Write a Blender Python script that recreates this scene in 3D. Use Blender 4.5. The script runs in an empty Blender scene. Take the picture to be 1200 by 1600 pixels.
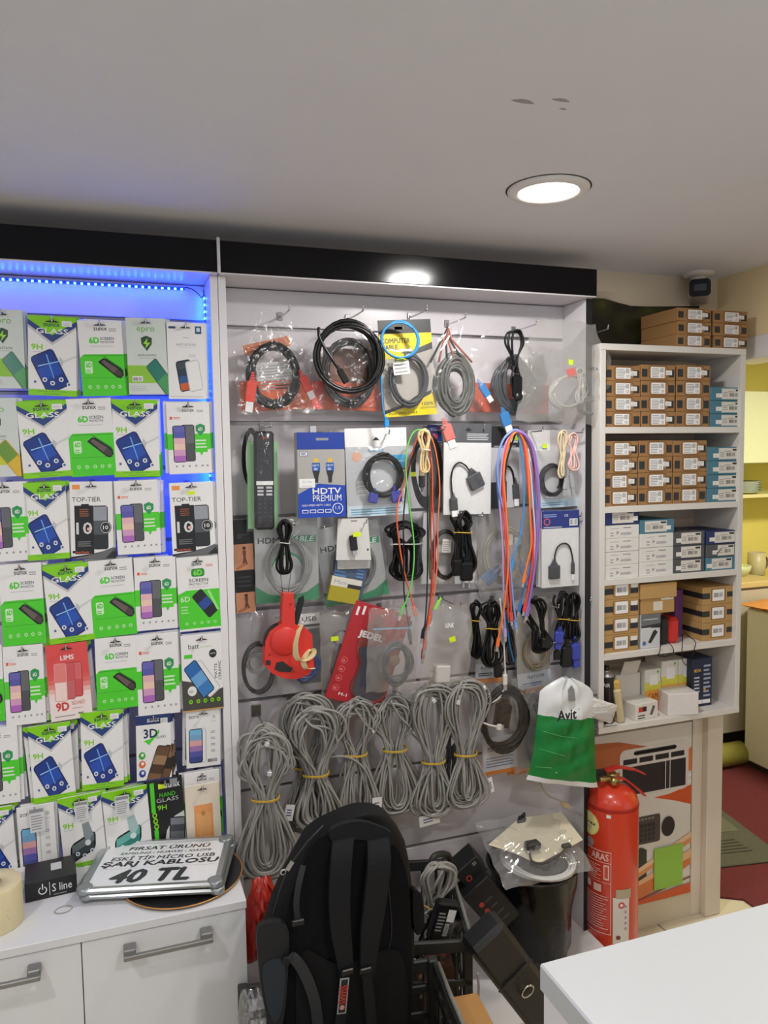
import bpy, math, random
from mathutils import Vector, Matrix, Euler
import numpy as np

# ---------------------------------------------------------------- camera
YAW, PITCH, ROLL, ZC, FPX = 19.36, 4.244, -0.869, 1.55, 1200.0
scene = bpy.context.scene
_y, _p, _r = map(math.radians, (YAW, PITCH, ROLL))
FWD = Vector((math.sin(_y) * math.cos(_p), math.cos(_y) * math.cos(_p), -math.sin(_p)))
_rt = Vector((math.cos(_y), -math.sin(_y), 0))
_up = _rt.cross(FWD)
RT = _rt * math.cos(_r) + _up * math.sin(_r)
UP = -_rt * math.sin(_r) + _up * math.cos(_r)
EYE = Vector((0, 0, ZC))
cam_data = bpy.data.cameras.new('camera')
cam_data.sensor_fit = 'VERTICAL'
cam_data.sensor_height = 32.0
cam_data.lens = 32.0 * FPX / 1600.0
cam_data.clip_start = 0.05
cam = bpy.data.objects.new('camera', cam_data)
scene.collection.objects.link(cam)
_m = Matrix((RT, UP, -FWD)).transposed().to_4x4()
_m.translation = EYE
cam.matrix_world = _m
scene.camera = cam

# ---------------------------------------------------------------- world, exposure
scene.view_settings.view_transform = 'Standard'
scene.view_settings.look = 'None'
scene.view_settings.gamma = 1.0
scene.view_settings.use_curve_mapping = False
scene.view_settings.exposure = 0.24
WORLD_STRENGTH = 0.62
world = bpy.data.worlds.new('shop_daylight')
scene.world = world
world.use_nodes = True
_bg = world.node_tree.nodes['Background']
_bg.inputs['Color'].default_value = (0.90, 0.95, 1.0, 1)
_bg.inputs['Strength'].default_value = WORLD_STRENGTH
LAMP_W = 7.4          # watts of one ceiling downlight
LAMP_SPOTS = [(0.89, 1.455), (-0.75, 0.75), (0.75, 0.15), (-0.6, -0.9), (1.2, -1.0)]
CEIL = 2.105
def ceiling_lamp_light(x, y, z, w=LAMP_W, r=0.062):
    ld = bpy.data.lights.new('downlight_glow', 'AREA')
    ld.shape = 'DISK'; ld.size = r * 2; ld.energy = w; ld.color = (1.0, 0.97, 0.94)
    lo = bpy.data.objects.new('downlight_glow', ld)
    lo.location = (x, y, z)
    scene.collection.objects.link(lo)
    return lo

# ---------------------------------------------------------------- projection helpers: photo pixel + depth plane -> world point
def ray(px, py):
    return FWD + RT * ((px - 600) / FPX) - UP * ((py - 800) / FPX)
def P(px, py, Y):
    d = ray(px, py)
    return EYE + d * (Y / d.y)
def PZ(px, py, Z):
    d = ray(px, py)
    return EYE + d * ((Z - ZC) / d.z)
def frame(x0, y0, x1, y1, Y):
    """centre, width, height (metres) of a pixel box on the plane Y"""
    cx, cy = (x0 + x1) / 2, (y0 + y1) / 2
    a, b = P(x0, cy, Y), P(x1, cy, Y)
    c, d = P(cx, y0, Y), P(cx, y1, Y)
    return P(cx, cy, Y), b.x - a.x, c.z - d.z

rng = random.Random(7)
COL = scene.collection

# ---------------------------------------------------------------- materials
MATS = {}
def lin(h):
    h = h.lstrip('#')
    c = [int(h[i:i + 2], 16) / 255 for i in (0, 2, 4)]
    return tuple(x / 12.92 if x <= 0.04045 else ((x + 0.055) / 1.055) ** 2.4 for x in c)
def M(hexc, rough=0.5, metal=0.0, bump=0.0, scale=60.0, vary=0.05, name=None, coat=0.0, spec=0.5):
    key = (hexc, rough, metal, bump, scale, vary, coat, spec)
    if key in MATS: return MATS[key]
    m = bpy.data.materials.new(name or ('paint_' + hexc.strip('#')))
    m.use_nodes = True
    nt = m.node_tree; bs = nt.nodes['Principled BSDF']
    c = lin(hexc)
    no = nt.nodes.new('ShaderNodeTexNoise'); no.inputs['Scale'].default_value = scale; no.inputs['Detail'].default_value = 3
    tc = nt.nodes.new('ShaderNodeTexCoord'); nt.links.new(tc.outputs['Object'], no.inputs['Vector'])
    mx = nt.nodes.new('ShaderNodeMix'); mx.data_type = 'RGBA'
    mx.inputs['A'].default_value = tuple(max(0, x * (1 - vary)) for x in c) + (1,)
    mx.inputs['B'].default_value = tuple(min(1, x * (1 + vary)) for x in c) + (1,)
    nt.links.new(no.outputs['Fac'], mx.inputs['Factor'])
    nt.links.new(mx.outputs['Result'], bs.inputs['Base Color'])
    bs.inputs['Roughness'].default_value = rough
    bs.inputs['Metallic'].default_value = metal
    bs.inputs['Coat Weight'].default_value = coat
    bs.inputs['Specular IOR Level'].default_value = spec
    if bump:
        bp = nt.nodes.new('ShaderNodeBump'); bp.inputs['Strength'].default_value = bump; bp.inputs['Distance'].default_value = 0.002
        nt.links.new(no.outputs['Fac'], bp.inputs['Height']); nt.links.new(bp.outputs['Normal'], bs.inputs['Normal'])
    MATS[key] = m
    return m
def emit(name, hexc, strength):
    if name in MATS: return MATS[name]
    m = bpy.data.materials.new(name); m.use_nodes = True
    nt = m.node_tree; bs = nt.nodes['Principled BSDF']
    bs.inputs['Base Color'].default_value = lin(hexc) + (1,)
    bs.inputs['Emission Color'].default_value = lin(hexc) + (1,)
    bs.inputs['Emission Strength'].default_value = strength
    MATS[name] = m
    return m
def film(name, tint='#ffffff', haze=0.010, gloss=0.036, rough=0.12, bump=0.5, scale=16.0, milky='#e8e8ea'):
    """thin see-through plastic: transparent + a little milky diffuse + crinkled gloss"""
    if name in MATS: return MATS[name]
    m = bpy.data.materials.new(name); m.use_nodes = True
    nt = m.node_tree; nt.nodes.clear()
    out = nt.nodes.new('ShaderNodeOutputMaterial')
    tr = nt.nodes.new('ShaderNodeBsdfTransparent'); tr.inputs['Color'].default_value = lin(tint) + (1,)
    di = nt.nodes.new('ShaderNodeBsdfDiffuse'); di.inputs['Color'].default_value = lin(milky) + (1,)
    gl = nt.nodes.new('ShaderNodeBsdfGlossy'); gl.inputs['Roughness'].default_value = rough
    no = nt.nodes.new('ShaderNodeTexNoise'); no.inputs['Scale'].default_value = scale; no.inputs['Detail'].default_value = 1.5
    no.inputs['Distortion'].default_value = 1.0
    tc = nt.nodes.new('ShaderNodeTexCoord'); nt.links.new(tc.outputs['Object'], no.inputs['Vector'])
    bp = nt.nodes.new('ShaderNodeBump'); bp.inputs['Strength'].default_value = bump; bp.inputs['Distance'].default_value = 0.006
    nt.links.new(no.outputs['Fac'], bp.inputs['Height'])
    nt.links.new(bp.outputs['Normal'], gl.inputs['Normal'])
    m1 = nt.nodes.new('ShaderNodeMixShader'); m1.inputs[0].default_value = haze
    nt.links.new(tr.outputs[0], m1.inputs[1]); nt.links.new(di.outputs[0], m1.inputs[2])
    m2 = nt.nodes.new('ShaderNodeMixShader'); m2.inputs[0].default_value = gloss
    nt.links.new(m1.outputs[0], m2.inputs[1]); nt.links.new(gl.outputs[0], m2.inputs[2])
    nt.links.new(m2.outputs[0], out.inputs[0])
    MATS[name] = m
    return m
WHITE = M('#e6e4e6', 0.35, name='white_laminate', vary=0.015)
CLEAR = film('clear_bag_film')
FROST = film('frosted_bag_film', haze=0.20, gloss=0.06, rough=0.10, milky='#b4b2ae')
MILK = film('milky_bag_film', haze=0.35, gloss=0.09, rough=0.25)
CHROME = M('#c9c9cc', 0.22, 1.0, name='chrome')
BLACKP = M('#141416', 0.35, name='black_plastic')
CORD_BLACK = M('#0b0b0d', 0.45, name='black_cord', spec=.3)
CORD_GREY = M('#93928e', 0.55, name='grey_cord', vary=0.08, scale=25)

# ---------------------------------------------------------------- text meshes
_TXT = {}
def text_geo(s):
    k = s
    if k in _TXT: return _TXT[k]
    c = bpy.data.curves.new('lettering', 'FONT'); c.body = s; c.resolution_u = 2
    o = bpy.data.objects.new('lettering', c); COL.objects.link(o)
    dg = bpy.context.evaluated_depsgraph_get()
    me = o.evaluated_get(dg).to_mesh()
    v = [(q.co.x, q.co.y) for q in me.vertices]; f = [tuple(q.vertices) for q in me.polygons]
    o.evaluated_get(dg).to_mesh_clear()
    bpy.data.objects.remove(o); bpy.data.curves.remove(c)
    if v:
        x0 = min(a for a, b in v); x1 = max(a for a, b in v); y0 = min(b for a, b in v); y1 = max(b for a, b in v)
        v = [((a - x0) / max(x1 - x0, 1e-6), (b - y0) / max(y1 - y0, 1e-6)) for a, b in v]
    _TXT[k] = (v, f)
    return _TXT[k]

# ---------------------------------------------------------------- mesh builder
class MB:
    def __init__(s):
        s.v = []; s.f = []; s.m = []; s.sm = []; s.mats = []
    def mi(s, mat):
        if mat not in s.mats: s.mats.append(mat)
        return s.mats.index(mat)
    def add(s, vs, fs, mat, smooth=False):
        b = len(s.v); i = s.mi(mat)
        s.v += [tuple(q) for q in vs]
        for f in fs:
            s.f.append(tuple(b + k for k in f)); s.m.append(i); s.sm.append(smooth)
        return s
    def box(s, x0, x1, y0, y1, z0, z1, mat, bev=0.0):
        if x0 > x1: x0, x1 = x1, x0
        if y0 > y1: y0, y1 = y1, y0
        if z0 > z1: z0, z1 = z1, z0
        if not bev:
            vs = [(x, y, z) for z in (z0, z1) for y in (y0, y1) for x in (x0, x1)]
            return s.add(vs, [(0, 2, 3, 1), (4, 5, 7, 6), (0, 1, 5, 4), (2, 6, 7, 3), (0, 4, 6, 2), (1, 3, 7, 5)], mat)
        b = min(bev, (x1 - x0) * .45, (y1 - y0) * .45, (z1 - z0) * .45)
        vs = []; 
        cx, cy, cz = (x0 + x1) / 2, (y0 + y1) / 2, (z0 + z1) / 2
        idx = {}
        for sx in (-1, 1):
            for sy in (-1, 1):
                for sz in (-1, 1):
                    X = x1 if sx > 0 else x0; Yy = y1 if sy > 0 else y0; Z = z1 if sz > 0 else z0
                    idx[sx, sy, sz] = len(vs)
                    vs += [(X, Yy - sy * b, Z - sz * b), (X - sx * b, Yy, Z - sz * b), (X - sx * b, Yy - sy * b, Z)]
        I = lambda a, k: idx[a] + k
        fs = []
        for k, axis in enumerate('xyz'):
            for sg in (-1, 1):
                o = [(1, 1), (1, -1), (-1, -1), (-1, 1)]
                q = []
                for a, c in o:
                    t = [a, c]; t.insert(k, sg); q.append(I(tuple(t), k))
                fs.append(tuple(q))
        # edges
        for k in range(3):
            for a in (-1, 1):
                for c in (-1, 1):
                    o = [i for i in range(3) if i != k]
                    t0 = [0, 0, 0]; t0[o[0]] = a; t0[o[1]] = c
                    lo = t0[:]; lo[k] = -1; hi = t0[:]; hi[k] = 1
                    fs.append((I(tuple(lo), o[0]), I(tuple(hi), o[0]), I(tuple(hi), o[1]), I(tuple(lo), o[1])))
        for a in idx: fs.append((I(a, 0), I(a, 1), I(a, 2)))
        return s.add(vs, fs, mat)
    def poly(s, pts, mat): return s.add(pts, [tuple(range(len(pts)))], mat)
    def prism(s, pts, y0, y1, mat, smooth=False):
        """outline in x,z pushed from y0 to y1 (solid)"""
        n = len(pts)
        vs = [(x, y0, z) for x, z in pts] + [(x, y1, z) for x, z in pts]
        fs = [tuple(range(n)), tuple(range(2 * n - 1, n - 1, -1))] + [(i, i + n, (i + 1) % n + n, (i + 1) % n) for i in range(n)]
        return s.add(vs, fs, mat, smooth)
    def prismz(s, pts, z0, z1, mat):
        n = len(pts)
        vs = [(x, y, z0) for x, y in pts] + [(x, y, z1) for x, y in pts]
        fs = [tuple(range(n - 1, -1, -1)), tuple(range(n, 2 * n))] + [(i, (i + 1) % n, (i + 1) % n + n, i + n) for i in range(n)]
        return s.add(vs, fs, mat)
    def tube(s, pts, r, mat, seg=6, closed=False, caps=True):
        pts = [Vector(q) for q in pts]; n = len(pts)
        if n < 2: return s
        rs = r if isinstance(r, (list, tuple)) else [r] * n
        vs = []; nrm = None
        for i in range(n):
            a = pts[i - 1] if (i > 0 or closed) else pts[i]
            b = pts[(i + 1) % n] if (i < n - 1 or closed) else pts[i]
            t = (b - a)
            t = t.normalized() if t.length > 1e-9 else Vector((0, 0, 1))
            if nrm is None:
                nrm = t.cross(Vector((0.31, 0.2, 0.93)))
                if nrm.length < 1e-3: nrm = t.cross(Vector((1, 0, 0)))
            nrm = nrm - t * nrm.dot(t)
            nrm = nrm.normalized() if nrm.length > 1e-9 else t.orthogonal().normalized()
            bi = t.cross(nrm)
            for k in range(seg):
                an = 2 * math.pi * k / seg
                vs.append(pts[i] + (nrm * math.cos(an) + bi * math.sin(an)) * rs[i])
        fs = []
        for i in range(n if closed else n - 1):
            j = (i + 1) % n
            for k in range(seg):
                l = (k + 1) % seg
                fs.append((i * seg + k, i * seg + l, j * seg + l, j * seg + k))
        if caps and not closed:
            fs.append(tuple(range(seg - 1, -1, -1))); fs.append(tuple((n - 1) * seg + k for k in range(seg)))
        return s.add(vs, fs, mat, True)
    def lathe(s, prof, mat, seg=28, axis='z', c=(0, 0, 0), a0=0, smooth=True):
        vs = []; fs = []
        for (r, h) in prof:
            for k in range(seg):
                a = 2 * math.pi * k / seg
                u, w = r * math.cos(a), r * math.sin(a)
                if axis == 'z': q = (c[0] + u, c[1] + w, c[2] + h)
                elif axis == 'y': q = (c[0] + u, c[1] + h, c[2] + w)
                else: q = (c[0] + h, c[1] + u, c[2] + w)
                vs.append(q)
        for i in range(len(prof) - 1):
            for k in range(seg):
                l = (k + 1) % seg
                fs.append((i * seg + k, i * seg + l, (i + 1) * seg + l, (i + 1) * seg + k))
        return s.add(vs, fs, mat, smooth)
    def ribbon(s, pts, width, thick, mat, side=None):
        """flat strap along pts; side = width direction"""
        pts = [Vector(q) for q in pts]; n = len(pts); vs = []
        for i in range(n):
            t = (pts[min(i + 1, n - 1)] - pts[max(i - 1, 0)]).normalized()
            sd = Vector(side) if side else t.cross(Vector((0, 1, 0)))
            sd = (sd - t * sd.dot(t)).normalized(); no = t.cross(sd)
            w = width[i] if isinstance(width, (list, tuple)) else width
            for a, b in ((-1, -1), (1, -1), (1, 1), (-1, 1)):
                vs.append(pts[i] + sd * (a * w / 2) + no * (b * thick / 2))
        fs = []
        for i in range(n - 1):
            for k in range(4):
                l = (k + 1) % 4
                fs.append((i * 4 + k, i * 4 + l, i * 4 + 4 + l, i * 4 + 4 + k))
        fs += [(3, 2, 1, 0), tuple((n - 1) * 4 + k for k in range(4))]
        return s.add(vs, fs, mat, False)
    # flat print on a face: local x,z plane at depth y (towards the viewer is -y)
    def flat(s, pts, y, mat): return s.add([(a, y, b) for a, b in pts], [tuple(range(len(pts)))], mat)
    def text(s, t, x0, z0, x1, z1, y, mat, bold=0.0, shear=0.0, rot=0.0):
        v, f = text_geo(t)
        cx, cz = (x0 + x1) / 2, (z0 + z1) / 2
        vs = []
        for a, b in v:
            X = x0 + (x1 - x0) * a + shear * (b - .5) * (z1 - z0); Z = z0 + (z1 - z0) * b
            if rot:
                dx, dz = X - cx, Z - cz
                X = cx + dx * math.cos(rot) - dz * math.sin(rot); Z = cz + dx * math.sin(rot) + dz * math.cos(rot)
            vs.append((X, y, Z))
        if bold > .005:
            k = bold * abs(z1 - z0) * 1.1
            for i, e in enumerate(((-k, 0), (k, 0), (0, k), (0, -k))): s.add([(a + e[0], b - i * 4e-6, c + e[1]) for a, b, c in vs], f, mat)
            vs = [(a, b - 2e-5, c) for a, b, c in vs]
        return s.add(vs, f, mat)
    def mesh(s, name):
        me = bpy.data.meshes.new(name)
        me.from_pydata(s.v, [], s.f)
        for m in s.mats: me.materials.append(m)
        me.polygons.foreach_set('material_index', s.m)
        me.polygons.foreach_set('use_smooth', s.sm)
        me.update()
        return me
    def build(s, name, parent=None, loc=None, rot=None, sc=None, fix=True):
        me = s.mesh(name)
        if fix:
            import bmesh
            bm = bmesh.new(); bm.from_mesh(me); bmesh.ops.recalc_face_normals(bm, faces=bm.faces); bm.to_mesh(me); bm.free()
        return link(name, me, parent, loc, rot, sc)
def link(name, me, parent=None, loc=None, rot=None, sc=None):
    o = bpy.data.objects.new(name, me); COL.objects.link(o)
    if parent: o.parent = parent
    if loc is not None: o.location = loc
    if rot is not None: o.rotation_euler = rot
    if sc is not None: o.scale = sc
    return o
def empty(name, loc=(0, 0, 0), rot=(0, 0, 0)):
    o = bpy.data.objects.new(name, None); o.empty_display_size = 0.02; COL.objects.link(o)
    o.location = loc; o.rotation_euler = rot
    return o
def tag(o, label, cat, group=None):
    o['label'] = label; o['category'] = cat
    if group: o['group'] = group
    return o
def struct(o, label=None):
    o['kind'] = 'structure'
    if label: o['label'] = label
    return o
def copy_tree(o, parent=None):
    c = o.copy(); COL.objects.link(c); c.parent = parent
    for ch in list(o.children): copy_tree(ch, c)
    return c
def rrect(x0, z0, x1, z1, r, n=3):
    out = []
    for cx, cz, a in ((x1 - r, z1 - r, 0), (x0 + r, z1 - r, 90), (x0 + r, z0 + r, 180), (x1 - r, z0 + r, 270)):
        for k in range(n + 1):
            t = math.radians(a + 90 * k / n); out.append((cx + r * math.cos(t), cz + r * math.sin(t)))
    return out
def circ(cx, cz, r, n=12, rz=None):
    return [(cx + r * math.cos(2 * math.pi * k / n), cz + (rz or r) * math.sin(2 * math.pi * k / n)) for k in range(n)]
def catmull(pts, n=6, closed=False):
    pts = [Vector(q) for q in pts]; out = []
    N = len(pts); rngN = range(N if closed else N - 1)
    g = lambda i: pts[i % N] if closed else pts[max(0, min(N - 1, i))]
    for i in rngN:
        a, b, c, d = g(i - 1), g(i), g(i + 1), g(i + 2)
        for k in range(n):
            t = k / n
            out.append(0.5 * ((2 * b) + (c - a) * t + (2 * a - 5 * b + 4 * c - d) * t * t + (3 * b - a - 3 * c + d) * t ** 3))
    if not closed: out.append(pts[-1])
    return out
def pxpath(pts, Y, n=6):
    """photo pixels (x, y[, depth offset]) -> smooth world path near plane Y"""
    return catmull([P(q[0], q[1], Y + (q[2] if len(q) > 2 else 0)) for q in pts], n)

# ---------------------------------------------------------------- the room
D, YF, YFAS, YBACK, XR = 2.0, 1.885, 1.86, 2.045, 1.885      # slat plane, side-panel fronts, fascia, back wall, right wall
CEILM = M('#e6e6ec', 0.8, bump=0.12, scale=9, name='ceiling_paint', vary=0.02)
PLASTER = M('#d8c9b2', 0.8, bump=0.1, scale=12, name='cream_plaster', vary=0.03)
CREAMY = M('#f0dcae', 0.75, bump=0.08, scale=10, name='cream_yellow_paint', vary=0.03)
YELLOW = M('#dccf6e', 0.75, bump=0.08, scale=10, name='yellow_wall_paint', vary=0.03)
LIGHTWALL = M('#dcdad6', 0.8, name='light_wall_paint', vary=0.02)

cb = MB().box(-2.2, 4.2, -2.6, 3.4, CEIL, CEIL + .08, CEILM)
ceiling = struct(cb.build('ceiling'))
# scuff marks on the ceiling
for (px, py, w) in ((818, 158, .018), (877, 156, .014), (880, 170, .006)):
    c = PZ(px, py, CEIL)
    MB().prismz([(c.x + w * math.cos(a) * (1 + .3 * math.sin(3 * a)), c.y + w * .35 * math.sin(a)) for a in [k * math.pi / 6 for k in range(12)]], CEIL - .0006, CEIL, M('#a8a29e', .9)).build('scuff_mark', ceiling)
struct(MB().box(-2.2, XR, YBACK, YBACK + .1, 0, CEIL, PLASTER).build('wall_back'))
struct(MB().box(-2.3, -2.2, -2.6, YBACK, 0, CEIL, LIGHTWALL).build('wall_left'))
# right wall: lintel over the passage to the kitchenette, and the strip beyond
struct(MB().box(XR, XR + .12, -0.2, YBACK, 1.87, CEIL, CREAMY).build('wall_right'))
struct(MB().box(XR - .02, XR, 1.99, YBACK, .735, 1.87, M('#d9d2c4', .6)).build('trim_1'))
struct(MB().box(XR - .004, XR + .13, -0.2, 2.02, 1.83, 1.90, WHITE, .003).build('trim_2'))
# kitchenette shell
struct(MB().box(XR - .08, 4.2, 3.3, 3.4, 0, CEIL, YELLOW).build('wall_kitchen'))
struct(MB().box(4.1, 4.2, -.5, 3.3, 0, CEIL, YELLOW).build('wall_far_right'))
struct(MB().box(XR - .08, XR, YBACK + .1, 3.3, 0, CEIL, YELLOW).build('wall_side_kitchen'))
# floor: slab plus tiles
TILE = M('#cfc6b0', 0.35, bump=0.05, scale=6, name='beige_floor_tile', vary=0.06)
fl = struct(MB().box(-2.2, 4.2, -2.6, 3.4, -.08, -.012, M('#b5ac98', .8, name='grout')).build('floor'))
tile_me = MB().box(-.198, .198, -.198, .198, -.012, 0, TILE, .002).mesh('floor_tile')
for i in range(-3, 5):
    for j in range(0, 6):
        link('floor_tile', tile_me, fl, (.2 + i * .4 + .03, .03 + j * .4 - .02, 0))
# carpet in the passage
CARPET = M('#66262a', 0.95, bump=0.8, scale=220, vary=0.35, name='red_carpet')
cp = [PZ(1138, 1405, .004), PZ(1118, 1392, .004)]
c = MB().prismz([(1.905, 2.045), (1.905, 2.12), (1.97, 2.12), (1.97, 3.3), (4.1, 3.3), (4.1, .2), (1.99, .2), (1.99, 1.99)], 0.0, .007, CARPET)
tag(c.build('carpet'), 'dark red carpet on the floor of the kitchenette passage', 'carpet')
# ---------------------------------------------------------------- downlights
def downlight(x, y, label):
    t = empty('ceiling_downlight', (x, y, CEIL))
    r = .086
    MB().lathe([(r, 0), (r, -.004), (r - .006, -.008), (.066, -.0095), (.062, -.006), (.062, -.001)], M('#e9e7e4', .4), 36).build('trim_ring', t)
    MB().prismz(circ(0, 0, .0625, 36), -.0065, -.003, emit('lamp_diffuser', '#fff6ea', 9.0)).build('diffuser', t)
    MB().lathe([(r + .0035, -.0002), (r + .0035, -.0008), (r - .002, -.0008)], M('#3c3733', .9), 36).build('gap', t)
    tag(t, label, 'ceiling lamp')
    ceiling_lamp_light(x, y, CEIL - .012)
for k, (x, y) in enumerate(LAMP_SPOTS):
    downlight(x, y, ['round white recessed ceiling downlight, lit, above the cable wall', 'round recessed downlight on the ceiling behind the photographer, left side', 'round recessed downlight on the ceiling above the sales counter', 'round recessed downlight far behind the photographer on the left', 'round recessed downlight far behind the photographer on the right'][k])

# ---------------------------------------------------------------- slat-wall display units
FASCIA = M('#040408', 0.16, name='black_gloss_fascia', coat=0.0, vary=0.03, spec=.28)
ALU = M('#8d8b8c', 0.4, 0.8, name='aluminium_insert')
SLAT = M('#d6d2d6', 0.3, name='white_slat_laminate', vary=0.012)
def slat_unit(name, label, xa, xb, grooves, z0, fascia_x, dark_edge):
    t = empty(name, ((xa + xb) / 2, D, 0))
    ox = (xa + xb) / 2
    def part(n, x0, x1, y0, y1, za, zb, m, bev=.0008):
        return MB().box(x0 - ox, x1 - ox, y0 - D, y1 - D, za, zb, m, bev).build(n, t)
    part('backing_board', xa, xb, D + .02, YBACK - .004, z0, 1.99, M('#5a5654', .8))
    gs = sorted(grooves); g = .009
    edges = [z0] + gs + [1.979]
    for i in range(len(edges) - 1):
        a = edges[i] + (g / 2 if i else 0); b = edges[i + 1] - (g / 2 if i < len(edges) - 2 else 0)
        part('slat', xa + .018, xb - .018, D, D + .02, a, b, SLAT, .0015)
    for z in gs: part('groove_insert', xa + .018, xb - .018, D + .008, D + .0195, z - .011, z + .0035, ALU, 0)
    part('side_panel', xa, xa + .018, YF, D + .03, z0, 1.98, WHITE)
    part('side_panel', xb - .018, xb, YF, D + .03, z0, 1.98, WHITE)
    if dark_edge:
        part('edge_band', xb - .018, xb + .0005, YF - .002, YF, z0, 1.98, M('#17171c', .4), 0)
    part('top_board', xa, xb, YF - .0, D + .03, 1.981, 1.997, SLAT)
    part('fascia', fascia_x[0], fascia_x[1], YFAS, YFAS + .02, 1.984, 2.057, FASCIA, .001)
    part('light_lip', fascia_x[0] + .001, fascia_x[1] - .001, YFAS + .002, YF + .002, 1.9805, 1.9838, SLAT, 0)
    tag(t, label, 'display unit')
    return t
SEAM = .252
LG = [1.89 - .1815 * k for k in range(8)]
RG = [1.881 - .2435 * k for k in range(8) if 1.881 - .2435 * k > .2]
slat_unit('slat_wall_unit', 'white slat wall display with blue light strips, filled with phone screen protector packs', -1.15, SEAM - .0006, LG, .55, (-1.15, SEAM - .0006), False)
slat_unit('slat_wall_unit', 'white slat wall display with black fascia, hung full of cables and bags', SEAM + .0006, 1.293, RG, .05, (SEAM + .0006, 1.294), True)
# little white clip on the fascia seam
tag(MB().box(SEAM - .0035, SEAM + .0035, YFAS - .006, YFAS - .0002, 1.98, 2.062, M('#cfcdd2', .4)).build('seam_strip'), 'thin pale joining strip between the two black fascia boards', 'trim strip')

# ---------------------------------------------------------------- blue light strips
BLUE_W = 1.5
def led_strip(name, label, p0, p1, n, light_rot, side):
    a, b = Vector(p0), Vector(p1); d = b - a; L = d.length; u = d.normalized()
    t = empty(name, a)
    nv = Vector(side)
    w = u.cross(nv)
    def slab(mb, c, half_l, half_w, th, m):
        q = [c + u * (s * half_l) + w * (e * half_w) + nv * h for h in (0, th) for (s, e) in ((-1, -1), (1, -1), (1, 1), (-1, 1))]
        mb.add(q, [(0, 1, 2, 3), (4, 7, 6, 5), (0, 4, 5, 1), (1, 5, 6, 2), (2, 6, 7, 3), (3, 7, 4, 0)], m)
    tb = MB(); slab(tb, d / 2, L / 2, .004, .0008, M('#2a4fd0', .5, name='blue_tape')); tb.build('tape', t)
    me = MB(); slab(me, Vector((0, 0, 0)), .0022, .0020, .0020, emit('blue_led_' + name, '#2a7cff', 42.0)); lm = me.mesh('led')
    for k in range(n):
        link('led', lm, t, u * (L * (k + .5) / n) + nv * .0008)
    ld = bpy.data.lights.new('blue_strip_glow', 'AREA'); ld.shape = 'RECTANGLE'; ld.size = L; ld.size_y = .006; ld.energy = BLUE_W * L; ld.color = (.0, .035, 1.0)
    lo = bpy.data.objects.new('blue_strip_glow', ld); COL.objects.link(lo); lo.location = d / 2 + nv * .004; lo.parent = t
    z = -nv; x = u; y = z.cross(-x) * -1
    y = (-nv).cross(u)
    R = Matrix((u, (nv).cross(u), nv)).transposed()
    # area lights shine along local -Z
    R = Matrix((u, (-nv).cross(u) * -1, -nv)).transposed() if False else Matrix((u, (-nv).cross(u), -nv)).transposed()
    lo.rotation_euler = R.to_euler()
    tag(t, label, 'light strip')
    return t
led_strip('led_strip', 'blue LED light strip glowing along the top of the screen protector wall', (-.95, 1.990, 1.968), (.185, 1.990, 1.968), 74, None, (0, -.5, -.866))
led_strip('led_strip', 'blue LED light strip running down the corner beside the screen protector packs', (.2330, 1.988, 1.955), (.2330, 1.988, 1.30), 40, None, (-1, 0, 0))
w = MB().tube(catmull([(.185, 1.993, 1.972), (.20, 1.985, 1.968), (.215, 1.975, 1.955), (.222, 1.97, 1.945), (.229, 1.975, 1.952), (.230, 1.985, 1.966)], 5), .0012, M('#16205a', .5))
tag(w.build('strip_lead'), 'thin dark wire joining the two blue light strips in the corner', 'wire')

# ---------------------------------------------------------------- base cabinet with doors
CT = .60
DOOR = M('#dfe0e2', 0.38, name='door_laminate', vary=0.012)
GREYM = M('#8f8f8d', 0.45, 0.7, name='grey_handle')
cbn = empty('base_cabinet', (-.4, 1.8, 0)); o = Vector((-.4, 1.8, 0))
def cpart(n, x0, x1, y0, y1, z0, z1, m, bev=.001, par=cbn): return MB().box(x0 - o.x, x1 - o.x, y0 - o.y, y1 - o.y, z0, z1, m, bev).build(n, par)
cpart('carcass', -1.15, .232, 1.62, 2.0, .06, CT - .019, WHITE)
cpart('plinth', -1.14, .222, 1.66, 1.98, 0, .06, M('#3a3836', .6))
cpart('worktop', -1.15, .2345, 1.598, 1.998, CT - .018, CT, M('#dadbde', .28, name='worktop_laminate', vary=.012))
for x0, x1, hx0, hx1 in ((-.0965, .2325, -.015, .156), (-.50, -.0985, -.345, -.175), (-.90, -.502, -.75, -.58)):
    d = cpart('door', x0, x1, 1.602, 1.6195, .065, CT - .021, DOOR)
    h = MB()
    for hx in (hx0 + .009, hx1 - .009):
        h.box(hx - .012 - o.x, hx + .012 - o.x, 1.575 - o.y, 1.602 - o.y, .539, .559, GREYM, .002)
    h.box(hx0 - .003 - o.x, hx1 + .003 - o.x, 1.567 - o.y, 1.577 - o.y, .540, .550, GREYM, .0015)
    hh = h.build('handle', d)
tag(cbn, 'white low cabinet with grey bar handles under the screen protector wall', 'cabinet')

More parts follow.
